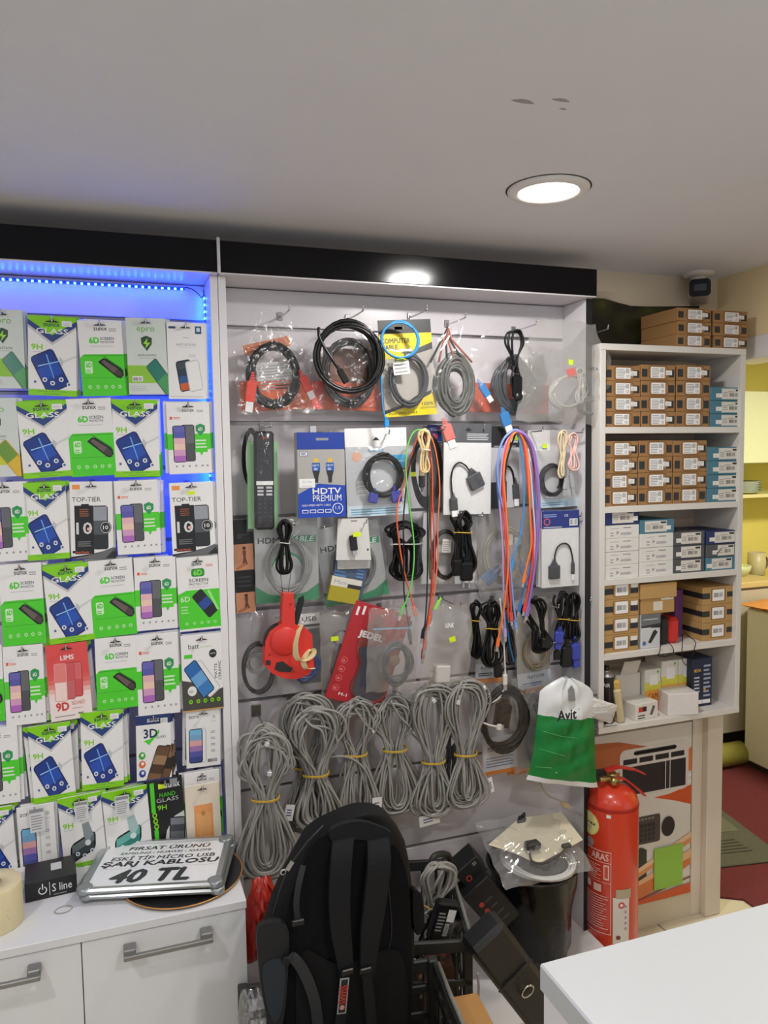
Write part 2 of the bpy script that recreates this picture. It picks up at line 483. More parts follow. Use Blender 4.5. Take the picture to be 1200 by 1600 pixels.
# ---------------------------------------------------------------- right wall rack
SX0, SX1, SY0, SY1 = 1.2965, 1.812, 1.845, YBACK - .003
RZ = [.751, .966, 1.184, 1.393, 1.619, 1.852]       # front top-edge heights of boards (approx. mid)
rk = empty('wall_rack', (SX0, SY0, 0)); rx = Vector((SX0, SY0, 0))
RACKW = M('#d9d5cf', .45, name='rack_laminate', vary=.02)
BT = .018
def rpart(n, x0, x1, y0, y1, z0, z1, m=RACKW): return MB().box(x0 - rx.x, x1 - rx.x, y0 - rx.y, y1 - rx.y, z0, z1, m, .0008).build(n, rk)
rpart('side_panel', SX0, SX0 + BT, SY0, SY1, RZ[0], RZ[5] - BT)
rpart('side_panel', SX1 - BT, SX1, SY0, SY1, RZ[0], RZ[5] - BT)
for i, z in enumerate(RZ):
    if i in (0, 5): rpart('shelf', SX0, SX1, SY0 - .001, SY1, z - BT, z)
    else: rpart('shelf', SX0 + BT + .0003, SX1 - BT - .0003, SY0 + .001, SY1 - .006, z - BT, z)
rpart('back_board', SX0 + BT, SX1 - BT, SY1 - .005, SY1, RZ[0], RZ[5] - BT, M('#cdb9a2', .7, name='rack_back'))
tag(rk, 'white wooden wall rack with five open compartments full of boxes', 'shelf')

# ---------------------------------------------------------------- sales counter at the lower right
ct = empty('sales_counter', (.489, .82, 0))
cz = .9
CW = M('#c2c5c6', .3, name='counter_laminate', vary=.01)
MB().box(0, 1.2, -1.2, 0, cz - .036, cz, CW, .0025).build('counter_top', ct)
MB().box(.004, .022, -1.2, -.004, 0, cz - .037, WHITE, .001).build('side_panel', ct)
MB().box(.022, 1.19, -.025, -.006, 0, cz - .037, M('#d9b98a', .5, name='beech_panel'), .001).build('front_panel', ct)
tag(ct, 'white sales counter top jutting in at the lower right corner', 'counter')
# ---------------------------------------------------------------- screen protector packs
PW, PH, PT = .105, .176, .005
GREEN = M('#4fd22c', .3); LIME = M('#86d412', .3); NAVY = M('#23407f', .3); DNAVY = M('#1c2a55', .35)
CARDW = M('#ecebeb', .28, name='white_card', vary=.012); CARDG = M('#d3dad6', .3, name='pale_card')
INK = M('#2a2a2c', .4); GREYI = M('#9b9b9d', .4); LGREY = M('#c4c5c6', .4); ORANGE = M('#e2633a', .35); PHBLK = M('#1d1e22', .2)
TEAL = M('#35a06a', .3); SILV = M('#8f9194', .3)
class Print:
    """flat print in unit coordinates u,v on the front of a w x h card"""
    def __init__(s, w=PW, h=PH, t=PT):
        s.w, s.h, s.t = w, h, t; s.mb = MB(); s.n = 0
    def y(s):
        s.n += 1; return -s.t / 2 - .00003 * s.n - .00004
    def q(s, u, v): return ((u - .5) * s.w, (v - .5) * s.h)
    def clip(s, pts):
        for ax, sg, lim in ((0, 1, s.w / 2), (0, -1, s.w / 2), (1, 1, s.h / 2), (1, -1, s.h / 2)):
            out = []
            for i in range(len(pts)):
                a, b = pts[i - 1], pts[i]; da, db = lim - sg * a[ax], lim - sg * b[ax]
                if (da >= 0) != (db >= 0):
                    t = da / (da - db); out.append((a[0] + (b[0] - a[0]) * t, a[1] + (b[1] - a[1]) * t))
                if db >= 0: out.append(b)
            pts = out
            if not pts: break
        return pts
    def face(s, pts, y, m):
        pts = s.clip(pts)
        if len(pts) > 2: s.mb.flat(pts, y, m)
    def poly(s, pts, m): s.face([s.q(*p) for p in pts], s.y(), m)
    def rect(s, u0, v0, u1, v1, m, r=0):
        if r:
            a, b = s.q(u0, v0), s.q(u1, v1); s.mb.flat(rrect(a[0], a[1], b[0], b[1], r * s.w), s.y(), m)
        else: s.poly([(u0, v0), (u1, v0), (u1, v1), (u0, v1)], m)
    def disc(s, u, v, r, m, n=12):
        a = s.q(u, v); s.mb.flat(circ(a[0], a[1], r * s.w, n), s.y(), m)
    def text(s, t, u0, v0, u1, v1, m, bold=0.0, shear=0, rot=0.0):
        a, b = s.q(u0, v0), s.q(u1, v1); s.mb.text(t, a[0], a[1], b[0], b[1], s.y(), m, bold, shear, rot)
    def lines(s, u0, v0, u1, v1, n, m, fill=.45):
        y = s.y(); r2 = random.Random(n)
        for k in range(n):
            vb = v0 + (v1 - v0) * k / n; ue = u1 - (u1 - u0) * r2.random() * .25
            a, b = s.q(u0, vb), s.q(ue, vb + (v1 - v0) / n * fill)
            s.mb.flat([(a[0], a[1]), (b[0], a[1]), (b[0], b[1]), (a[0], b[1])], y, m)
    def bars(s, u0, v0, u1, v1, n, m):
        y = s.y(); r2 = random.Random(n + 3); u = u0
        for k in range(n):
            w = (u1 - u0) / n * (.25 + .5 * r2.random())
            a, b = s.q(u, v0), s.q(u + w, v1); s.mb.flat([(a[0], a[1]), (b[0], a[1]), (b[0], b[1]), (a[0], b[1])], y, m)
            u += (u1 - u0) / n
    def phone(s, u, v, lw, lh, ang, frame_m, screens, shear=0.0):
        """tilted phone: centre u,v; size relative to card width"""
        cx, cz = s.q(u, v); W, H = lw * s.w, lh * s.w; ca, sa = math.cos(math.radians(ang)), math.sin(math.radians(ang))
        tr = lambda pts: [(cx + (a + shear * b) * ca - b * sa, cz + (a + shear * b) * sa + b * ca) for a, b in pts]
        s.face(tr(rrect(-W / 2, -H / 2, W / 2, H / 2, W * .16)), s.y(), frame_m)
        y = s.y(); n = len(screens); e = W * .06
        for k, m in enumerate(screens):
            z0 = -H / 2 + e + (H - 2 * e) * k / n; z1 = -H / 2 + e + (H - 2 * e) * (k + 1) / n
            s.face(tr([(-W / 2 + e, z0), (W / 2 - e, z0), (W / 2 - e, z1), (-W / 2 + e, z1)]), y, m)
        return tr
def d_glass(phone_c=('#1c3a8c', '#2450b4'), hammer='#b9bcc0', big=False):
    p = Print()
    p.poly([(0, 1), (0, .86), (.5, .64), (1, .86), (1, 1)], LGREY)
    p.poly([(0, 1), (0, .89), (.5, .675), (1, .89), (1, 1)], NAVY)
    p.poly([(0, 1), (0, .955), (.5, .765), (1, .955), (1, 1)], LIME)
    p.text('sunıx', .32, .875, .66, .912, DNAVY, .035)
    p.text('GLASS', .17, .785, .83, .85, CARDW, .03)
    p.text('9H', .07, .575, .30, .645, LIME, .035)
    p.lines(.08, .545, .30, .56, 1, LGREY)
    p.poly([(.66, .43), (.70, .415), (1, .50), (1, .53)], M('#d3d5d8', .3)); p.poly([(.66, .50), (.62, .42), (.68, .36), (.74, .44)], M('#c2c5c9', .3))
    if big:
        tr = p.phone(.48, .28, .66, .40, 22, PHBLK, [M(phone_c[0], .2), M(phone_c[1], .2)], .5)
        p.poly([(.50, .60), (.66, .62), (.74, .44), (.62, .34), (.52, .42)], M(hammer, .25))
        p.disc(.60, .33, .07, M('#dfe3e6', .2))
    else:
        tr = p.phone(.45, .31, .52, .86, 26, M('#16265e', .2), [M(phone_c[0], .15), M(phone_c[1], .15), M(phone_c[0], .15)])
        p.poly([(.20, .36), (.66, .44), (.66, .45), (.20, .375)], M('#9fd0ff', .3))
        p.poly([(.36, .52), (.52, .22), (.54, .22), (.39, .52)], M('#6ea8f0', .3))
    for u, v in ((.14, .17), (.34, .20), (.50, .16), (.68, .21), (.84, .15)): p.disc(u, v, .05, CARDW); p.disc(u, v, .028, M('#3f5f9a', .4), 8)
    p.rect(0, 0, 1, .075, LIME)
    p.text('Premium Tempered Glass', .2, .044, .8, .062, DNAVY); p.text('Screen Protector', .32, .014, .68, .032, DNAVY)
    p.rect(.70, .885, .91, .955, CARDW); p.lines(.72, .90, .88, .94, 3, LGREY)
    return p
def d_6d(alt=False):
    p = Print()
    p.text('sunıx', .36, .865, .66, .905, INK, .03)
    p.lines(.70, .855, .92, .905, 2, GREYI)
    p.text('6D', .24, .70, .46, .775, GREEN, .06)
    p.text('SCREEN', .49, .742, .80, .778, M('#4a5a66', .4), .02); p.text('PROTECTOR', .49, .70, .80, .728, M('#4a5a66', .4), .01)
    p.lines(.24, .655, .80, .672, 1, LGREY)
    p.poly([(0, 0), (1, 0), (1, .555), (.10, .555), (.03, .52), (0, .50)], GREEN)
    p.poly([(.03, .24), (.97, .24), (.97, .245), (.03, .245)], M('#2f9a18', .3))
    p.poly([(.06, .53), (.96, .53), (.96, .537), (.06, .537)], M('#2f9a18', .3))
    p.rect(.10, .30, .27, .46, M('#d7f2cf', .4), .03); p.text('6D', .13, .38, .25, .44, GREEN, .05); p.lines(.12, .31, .25, .36, 2, GREEN)
    p.poly([(.40, .45), (.52, .50), (.60, .49), (.96, .34), (.97, .27), (.90, .23), (.82, .24)], PHBLK); p.poly([(.47, .455), (.54, .48), (.84, .36), (.74, .30)], M('#6a5c56', .2)); p.poly([(.84, .36), (.94, .31), (.92, .25), (.85, .255), (.74, .30)], M('#4a423e', .2))
    p.poly([(.52, .52), (.56, .52), (.95, .36), (.93, .35)], M('#1f7a12', .3))
    for u in (.18, .36, .54, .70, .86): p.disc(u, .12, .042, M('#b9efab', .4), 10); p.disc(u, .12, .02, M('#57c93c', .4), 8)
    return p
def d_epro(gold=False):
    p = Print()
    p.rect(0, 0, 1, 1, CARDG)
    p.text('epro', .27, .80, .72, .88, M('#6cb83c', .3), .01)
    p.poly([(.36, .74), (.50, .77), (.64, .74), (.63, .66), (.50, .57), (.37, .66)], M('#2e4a3a', .3))
    p.poly([(.53, .74), (.41, .66), (.49, .66), (.46, .60), (.60, .68), (.51, .68)], M('#9be03a', .3))
    p.text('ANTI-STATIC', .26, .50, .74, .528, M('#44504a', .4), .01); p.lines(.28, .475, .72, .487, 1, GREYI)
    p.rect(0, .15, .75, .38, M('#8fc63a' if not gold else '#c9d23a', .3))
    p.phone(.84, .22, .34, .86, 38, M('#3c5c48' if not gold else '#c9a227', .2), [M('#4c9c5c' if not gold else '#e0b93a', .2), M('#2f7c6c' if not gold else '#6f9a3a', .2)])
    p.rect(.10, .17, .36, .24, CARDW); p.bars(.12, .18, .34, .225, 14, INK); p.lines(.05, .05, .5, .12, 3, LGREY)
    return p
def d_anti():
    p = Print()
    p.rect(.05, .92, .24, .95, M('#2c3f74', .3), .02); p.rect(.76, .86, .93, .96, M('#21507e', .3)); p.rect(.80, .89, .89, .94, M('#cfe2f2', .3))
    p.lines(.42, .80, .60, .83, 1, LGREY); p.text('ANTI-STATIC', .24, .70, .78, .73, GREYI, .01); p.lines(.30, .68, .70, .69, 1, LGREY); p.lines(.56, .56, .82, .60, 2, LGREY)
    p.phone(.46, .31, .40, .68, 10, PHBLK, [M('#c8623a', .2), M('#33588e', .2), M('#2f3f52', .2), M('#444b54', .2)])
    p.phone(.70, .31, .38, .68, 10, LGREY, [CARDW])
    p.lines(.05, .03, .95, .05, 1, LGREY)
    return p
def d_phone():
    p = Print()
    p.text('sunıx', .36, .865, .64, .90, INK, .03); p.lines(.70, .86, .90, .90, 2, GREYI)
    p.poly([(.07, .76), (.13, .76), (.13, .80), (.07, .80)], ORANGE); p.lines(.15, .765, .36, .80, 2, ORANGE)
    p.rect(0, .34, 1, .56, GREEN)
    p.phone(.48, .43, .30, .86, 0, M('#2c2c30', .2), [M('#54545a', .2), M('#6a6a70', .2)])
    p.phone(.27, .42, .30, .86, 0, PHBLK, [M('#b06cc0', .2), M('#d8a0c8', .2), M('#f0cdbc', .2), M('#e9b8c0', .2), M('#5a5cae', .2), M('#6a66b6', .2)])
    p.poly([(.62, .34), (.92, .34), (.92, .30), (.82, .30), (.77, .25), (.73, .30), (.62, .30)], GREEN)
    p.poly([(.66, .67), (.77, .70), (.88, .67), (.88, .60), (.77, .53), (.66, .60)], M('#2f9a58', .3)); p.text('6D', .72, .60, .82, .645, CARDW, .04)
    p.lines(.64, .36, .92, .50, 3, M('#d7f2cf', .4))
    for u in (.18, .33, .48, .63, .78, .90): p.disc(u, .11, .024, GREYI, 8)
    return p
def d_top(sticker=False):
    p = Print()
    p.poly([(0, 0), (1, 0), (1, .12), (.5, .06), (0, .03)], INK); p.poly([(0, .0), (.8, 0), (1, .10), (1, .14), (.6, .06)], M('#6a6a6e', .3))
    p.rect(.06, .90, .24, .96, M('#f09a4a', .3)); p.text('TOP-TIER', .05, .74, .72, .80, INK, .0)
    p.phone(.70, .40, .36, .96, 0, PHBLK, [M('#2a2c30', .2), M('#55585e', .2), M('#9a9ea6', .2)])
    p.rect(.10, .06, .54, .69, M('#1b1b1e', .25)); p.rect(.26, .69, .44, .71, M('#1b1b1e', .25))
    p.text('10', .14, .32, .50, .47, M('#d9d9da', .25), .02); p.disc(.42, .385, .04, ORANGE); p.text('HD', .39, .37, .45, .40, CARDW, .03)
    p.lines(.22, .55, .44, .66, 4, M('#a05a3a', .4)); p.lines(.16, .16, .5, .24, 3, M('#77777a', .4))
    p.rect(.04, .075, .44, .105, M('#1b1b1e', .25)); p.text('Anti-Static', .10, .07, .42, .10, ORANGE, .02)
    p.disc(.82, .40, .14, INK, 16); p.disc(.82, .40, .125, LGREY, 16); p.disc(.82, .40, .11, INK, 16); p.text('10', .76, .375, .88, .425, CARDW, .02)
    if sticker: p.rect(.40, .83, .58, .88, M('#d8f02a', .5))
    return p
def d_screen():
    p = Print()
    p.text('sunıx', .36, .88, .60, .915, INK, .03); p.lines(.70, .86, .92, .90, 2, ORANGE)
    p.rect(.34, .73, .66, .84, M('#3a8a3a', .3), .06); p.text('6D', .40, .75, .60, .82, M('#7ee04a', .3), .06)
    p.text('SCREEN', .28, .66, .74, .705, INK, .01); p.text('PROTECTOR', .28, .615, .74, .645, INK, .0); p.lines(.26, .585, .76, .60, 1, LGREY)
    p.poly([(0, 0), (1, 0), (1, .55), (.20, .55), (0, .50)], GREEN); p.text('6D', .06, .40, .28, .47, M('#d7f2cf', .4), .02); p.lines(.06, .24, .24, .36, 3, M('#a9e69a', .4))
    p.phone(.64, .36, .30, .66, 38, PHBLK, [M('#22242c', .2), M('#2c4aa0', .2), M('#22242c', .2)])
    p.poly([(.70, .53), (.76, .54), (.98, .26), (.92, .26)], M('#9fe88c', .3))
    for u in (.18, .36, .54, .70, .86): p.disc(u, .10, .042, M('#8fe07c', .4), 10)
    p.rect(0, 0, 1, .03, CARDW)
    return p
def d_lims():
    p = Print(); reds = ['#f2e4e2', '#f4dcda', '#f0b8b4', '#ea8a86', '#e46a68', '#e25856', '#e0504f']
    for k, c in enumerate(reds):
        v0 = (0, .30, .36, .42, .48, .54, .60)[k]; v1 = (.30, .36, .42, .48, .54, .60, 1)[k]; p.rect(0, v0, 1, v1, M(c, .3))
    p.text('LIMS', .34, .79, .66, .85, CARDW, .03)
    p.phone(.66, .52, .34, .78, -2, M('#a83a40', .2), [M('#d2545a', .2), M('#dc6a70', .2)]); p.phone(.48, .51, .34, .82, -2, M('#c2484e', .2), [M('#c86a70', .2), M('#d05a60', .2)]); p.phone(.30, .50, .30, .84, -2, M('#e4a09c', .2), [M('#f4dad6', .2), M('#e88480', .2)])
    p.text('9D', .15, .13, .45, .235, M('#d2403e', .3), .05); p.text('5D/6D', .52, .19, .84, .24, M('#d8605c', .3), .0); p.lines(.52, .14, .8, .16, 1, M('#e0a09c', .3)); p.text('9H', .66, .055, .78, .085, INK, .03); p.lines(.1, .05, .6, .075, 1, GREYI)
    return p
def d_batt():
    p = Print()
    p.poly([(0, 0), (1, 0), (1, .28), (.6, .20), (.3, .38), (0, .42)], M('#4a4744', .4)); p.rect(0, 0, 1, .02, M('#c89a5a', .4))
    p.text('batt', .18, .82, .44, .885, INK, -.005); p.text('unique', .46, .825, .74, .85, LIME); p.rect(.07, .70, .27, .75, GREEN); p.disc(.77, .74, .095, INK, 16); p.text('MATTE', .71, .73, .83, .75, CARDW)
    p.text('MATTE', .67, .49, .99, .53, INK, .0, 0, math.pi / 2); p.text('CERAMIC', .72, .49, 1.14, .53, INK, .0, 0, math.pi / 2)
    p.phone(.56, .42, .36, .84, 36, LGREY, [CARDW]); p.phone(.42, .42, .36, .84, 34, M('#1d3350', .2), [M('#3f7fc0', .2), M('#6aa6dc', .2), M('#2f6cb4', .2)])
    p.disc(.24, .27, .11, CARDW, 16); p.lines(.16, .25, .3, .29, 2, GREYI)
    for u in (.20, .38, .55, .72, .88): p.disc(u, .13, .048, LIME, 10); p.disc(u, .13, .022, M('#3d6a12', .3), 8)
    return p
def d_3d():
    p = Print()
    p.rect(0, .86, 1, 1, M('#22356e', .3)); p.text('sunıx', .32, .895, .66, .945, CARDW, .03); p.rect(.70, .86, .9, .94, CARDW); p.bars(.72, .87, .88, .93, 10, GREYI)
    p.poly([(.22, .62), (.36, .55), (.66, .72), (.66, .78), (.40, .64)], GREEN); p.text('3D', .22, .66, .60, .79, DNAVY, .03); p.text('GLASS', .56, .64, .84, .68, INK, .0)
    p.phone(.86, .25, .40, .92, -10, M('#3a2c26', .2), [M('#6a4a34', .2), M('#2c2420', .2), M('#8a684a', .2)], .2); p.phone(.62, .24, .40, .98, -10, PHBLK, [M('#7a5a40', .2), M('#4a3426', .2), M('#9a7a5a', .2), M('#6a4c3a', .2)], .2)
    for v, c in ((.40, '#3fae3a'), (.27, '#e0703a'), (.13, '#2c3c9a')): p.disc(.16, v, .10, M(c, .3), 8); p.disc(.17, v + .01, .045, CARDW, 6)
    p.rect(0, 0, 1, .025, M('#22356e', .3))
    return p
def d_zore(tagged=False):
    p = Print()
    p.text('zore', .08, .86, .38, .905, INK, .0); p.disc(.82, .86, .05, LGREY, 12); p.lines(.74, .78, .9, .80, 1, LGREY)
    p.phone(.36, .38, .46, 1.02, 0, LGREY, [CARDW]); p.phone(.28, .38, .40, 1.0, 0, PHBLK, [M('#3c4a8c', .2), M('#5a5aa8', .2), M('#a07ab4', .2), M('#e0a8a8', .2), M('#7aa8d0', .2), M('#7ab8e0', .2)])
    for v in (.58, .47, .36, .25): p.lines(.72, v, .88, v + .05, 2, GREYI)
    p.bars(.62, .07, .9, .13, 16, INK)
    return p
def d_nano():
    p = Print()
    p.rect(0, 0, 1, 1, M('#17191a', .25)); p.rect(.06, .54, .18, .96, GREEN); p.rect(.10, .02, .22, .30, GREEN, .03)
    for v in (.50, .42, .34): p.disc(.14 + (.50 - v) * .2, v, .07, LIME, 12); p.disc(.14 + (.50 - v) * .2, v, .035, M('#17191a', .25), 8)
    p.poly([(.34, 0), (.46, .26), (.70, .44), (1, .50), (1, 0)], M('#dcdedc', .3))
    p.text('sunıx', .50, .86, .92, .92, CARDW, .03); p.rect(.30, .86, .50, .93, M('#d8f02a', .5)); p.text('NAND', .32, .74, .78, .80, GREEN, .0); p.text('GLASS', .22, .67, .86, .725, LGREY, .0); p.text('9H', .24, .56, .50, .63, LIME, .03)
    p.phone(.76, .22, .46, .70, -6, PHBLK, [M('#33363c', .2), M('#70747c', .2), M('#44474d', .2), M('#7c8088', .2)])
    p.rect(.64, .90, .86, .98, SILV)
    return p
def d_beige():
    p = Print()
    p.rect(.02, .02, .98, .98, M('#e9dcc8', .3), .06); p.rect(.24, .10, .78, .72, M('#eda060', .35), .02); p.rect(.30, .30, .72, .60, M('#f0b070', .35)); p.text('Cyber', .34, .22, .68, .30, M('#f6dcb8', .4)); p.disc(.5, .60, .06, M('#c8884a', .4))
    return p
def d_white():
    p = Print(); p.text('sunıx', .36, .865, .66, .905, INK, .03); p.rect(0, 0, 1, .3, GREEN); return p
DES = {}
def design(k, fn, body=CARDW, w=PW, h=PH, t=PT, hole=True):
    p = fn()
    b = MB().box(-w / 2, w / 2, -t / 2, t / 2, -h / 2, h / 2, body, .0008).mesh('screen_protector_pack')
    me = p.mb.mesh('front_print')
    s = MB(); yy = -t / 2 - .0034
    if hole: s.flat([(-.15 * w, .428 * h), (-.10 * w, .443 * h), (-.045 * w, .443 * h), (-.03 * w, .463 * h), (.03 * w, .463 * h), (.045 * w, .443 * h), (.10 * w, .443 * h), (.15 * w, .428 * h)], -t / 2 - .0031, M('#1a1a1c', .6))
    DES[k] = (b, me, s.mesh('hang_slot') if hole else None)
for k, fn, body in (('glass', d_glass, CARDW), ('glassgrey', lambda: d_glass(('#3c4648', '#6a7476'), '#8d959c', True), CARDW), ('glassteal', lambda: d_glass(('#2f7f78', '#63b0a4'), '#a9c4c4', True), CARDW), ('sixd', d_6d, CARDW), ('epro', d_epro, CARDG), ('eprogold', lambda: d_epro(True), CARDG), ('anti', d_anti, CARDW), ('phone', d_phone, CARDW), ('top', d_top, CARDW), ('tops', lambda: d_top(True), CARDW), ('screen', d_screen, CARDW), ('lims', d_lims, M('#e0504f', .3)), ('batt', d_batt, CARDW), ('threed', d_3d, CARDW), ('zore', d_zore, CARDW), ('nano', d_nano, M('#17191a', .3)), ('beige', d_beige, M('#e6dccb', .35)), ('white', d_white, CARDW)):
    design(k, fn, body)
HOOKM = CHROME
_hk = MB().tube(catmull([(0, 0, .012), (0, -.004, .004), (0, -.03, 0), (0, -.12, 0), (0, -.128, .004), (0, -.131, .012)], 4), .0021, CHROME, 6).mesh('display_hook')
_pl = MB().box(-.007, .007, -.003, .0, -.006, .014, ALU, .001).mesh('hook_plate')
def hook(loc, label, length=1.0):
    o = link('display_hook', _hk, None, loc, None, (1, length, 1)); link('hook_plate', _pl, o)
    return tag(o, label, 'hook', 'hooks on the slat walls')
KNOWN = {}
ORD = ('first', 'second', 'third', 'fourth', 'fifth', 'sixth', 'seventh', 'eighth', 'ninth')
_row = {}
def pack(k, x0, y0, x1, y1, label, tilt=0, Y=1.884, behind=2, bk=None, hk=None, tagged=False):
    row = min(6, max(0, round(((y0 + (x0 * .035 - 6)) - 495) / 122.0)))
    _row[row] = _row.get(row, 0) + 1
    where = 'the %s pack from the left, %s row of packs' % (ORD[_row[row] - 1], ORD[row])
    c, w, h = frame(x0, y0, x1, y1, Y)
    ta = math.radians(tilt)
    def put(key, loc, tl, sx, sz, lab, grp):
        b, pm, hm = DES[key]
        o = link('screen_protector_pack', b, None, loc, (0, tl, 0), (sx, 1, sz))
        link('front_print', pm, o)
        if hm: link('hang_slot', hm, o)
        return tag(o, lab, 'phone accessory', grp)
    # remove the tilt's growth of the outline box
    ca, sa = abs(math.cos(ta)), abs(math.sin(ta)); det = ca * ca - sa * sa
    w2, h2 = (w * ca - h * sa) / det, (h * ca - w * sa) / det
    o = put(k, c, ta, w2 / PW, h2 / PH, label, 'screen protector packs on the left wall')
    for j in range(behind):
        dx = .003 + .007 * rng.random() + .003 * j
        kk = bk or k
        put(kk, c + Vector((dx * (1 if rng.random() < .8 else -1), .0085 * (j + 1), -.002 + .006 * rng.random())), ta * rng.random() - math.radians(rng.uniform(-1.5, 2.5)), w2 / PW, h2 / PH, '%s pack hidden behind %s' % (('next', 'second', 'third', 'fourth')[j], where), 'packs hanging behind the front packs')
    top = c + Vector((math.sin(ta) * h2 * .43, 0, math.cos(ta) * h2 * .43))
    hook((top.x, D - .001, top.z), 'chrome hook for ' + where, (D - Y + .012) / .128)
    return o
G_, W_ = 'green and navy glass pack', 'white twin-phone pack with green band'
pack('epro', -28, 484, 38, 607, 'pale pack with green shield cut by the left photo edge, top row', 0)
pack('glass', 42, 494, 122, 620, G_ + ' in the top row, left of the white and green pack', 2)
pack('sixd', 123, 500, 196, 620, 'white and bright green pack in the top row between navy pack and pale shield pack', -2)
pack('epro', 198, 497, 262, 617, 'pale grey pack with dark shield and green phone, fourth in the top row', -1)
pack('anti', 262, 505, 320, 624, 'white pack with a dark blue and orange phone ending the top row', 0)
pack('eprogold', -44, 622, 31, 746, 'pale pack with gold phone cut by the left photo edge, second row', -1)
pack('glass', 28, 625, 113, 748, G_ + ' in the second row beside the gold phone pack', -3)
pack('sixd', 105, 622, 180, 745, 'white and bright green pack in the second row between two navy and lime packs', -2)
pack('glass', 177, 625, 248, 745, G_ + ' in the second row, under the pale shield pack', 0, bk='white')
pack('phone', 261, 628, 330, 741, W_ + ' at the right end of the second row', -1)
pack('phone', -28, 753, 46, 878, W_ + ' cut by the left photo edge, third row', -1)
pack('glass', 39, 753, 107, 875, G_ + ' in the third row beside the black and white pack', -1)
pack('top', 109, 752, 178, 873, 'black and white pack with big number ten, third row centre', 1)
pack('phone', 180, 750, 250, 866, W_ + ' in the third row between the black packs', -1, behind=4)
pack('tops', 266, 753, 336, 868, 'black and white pack with yellow sticker at the right end of the third row', -1)
pack('sixd', 0, 880, 70, 1008, 'white and bright green pack at the left edge of the fourth row', -1)
pack('glass', 69, 880, 147, 1005, G_ + ' in the fourth row, tilted', -3)
pack('sixd', 140, 873, 213, 995, 'white and bright green pack in the middle of the fourth row', -2)
pack('phone', 211, 870, 276, 984, W_ + ' in the fourth row above the matching pack', 0)
pack('screen', 277, 869, 344, 985, 'white and green pack with black phone at the right end of the fourth row', -1)
pack('sixd', -66, 1010, 6, 1130, 'green pack mostly outside the left photo edge, fifth row', 0, behind=0)
pack('phone', 7, 1008, 70, 1132, W_ + ' in the fifth row left of the red pack', 0)
pack('lims', 73, 1004, 143, 1125, 'red and white screen protector pack', -2, behind=3, bk='glass')
pack('sixd', 150, 995, 214, 1107, 'white and bright green pack in the fifth row right of the red pack', 0)
pack('phone', 214, 990, 280, 1117, W_ + ' in the fifth row beside the charcoal and white pack', 0)
pack('batt', 284, 991, 348, 1110, 'white and charcoal pack with blue phone at the right end of the fifth row', 0)
pack('phone', -42, 1137, 30, 1258, W_ + ' cut by the left photo edge, sixth row', 0, behind=4)
pack('glass', 46, 1130, 117, 1252, G_ + ' in the sixth row below the red pack', -2, behind=3)
pack('glass', 126, 1110, 194, 1232, G_ + ' in the sixth row left of the blue-topped pack', 1, behind=4)
pack('threed', 212, 1116, 269, 1220, 'white pack with navy top and green arrow, sixth row', 1, behind=3)
pack('zore', 290, 1108, 345, 1198, 'plain white pack with purple phone at the right end of the sixth row', 1, behind=3, Y=1.89)
pack('glass', -46, 1262, 27, 1376, G_ + ' cut by the left photo edge, bottom row', -2, Y=1.878)
pack('zore', 28, 1257, 89, 1362, 'white pack with purple phone in the bottom row', -1, Y=1.878)
pack('glassgrey', 92, 1240, 166, 1356, 'lime and navy pack with dark phone and glass hammer, bottom row', -3, Y=1.876, behind=4, bk='glass')
pack('glassteal', 161, 1230, 238, 1345, 'lime and navy pack with teal phone, bottom row', -3, Y=1.88, behind=3, bk='glass')
pack('nano', 232, 1214, 290, 1326, 'black and green pack with curved white corner, bottom row', -2, Y=1.884)
pack('beige', 290, 1224, 346, 1338, 'cream pack with orange square at the right end of the bottom row', -1, Y=1.872, behind=0)
pack('phone', 289, 1205, 344, 1310, 'white pack with green head behind the cream pack, bottom row', 0, Y=1.888, behind=2, bk='sixd')
# paper price flags hanging in front of the bottom row
for (x0, y0, x1, y1, lb) in ((46, 1262, 70, 1300, 'small printed paper price flag in front of the white bottom-row pack'), (117, 1252, 138, 1281, 'small printed paper price flag in front of the dark phone pack'), (180, 1243, 202, 1274, 'small printed paper price flag in front of the teal phone pack')):
    c, w, h = frame(x0, y0, x1, y1, 1.862)
    b = MB().box(-w / 2, w / 2, -.0004, .0004, -h / 2, h / 2, M('#d9d9dc', .6)).build('price_flag', None, c, (0, math.radians(-2), 0))
    pr_ = Print(w, h, .0008); pr_.lines(.1, .1, .9, .75, 6, GREYI); pr_.rect(.05, .8, .95, .95, SILV); link('print', pr_.mb.mesh('print'), b)
    tag(b, lb, 'price tag', 'paper price flags')
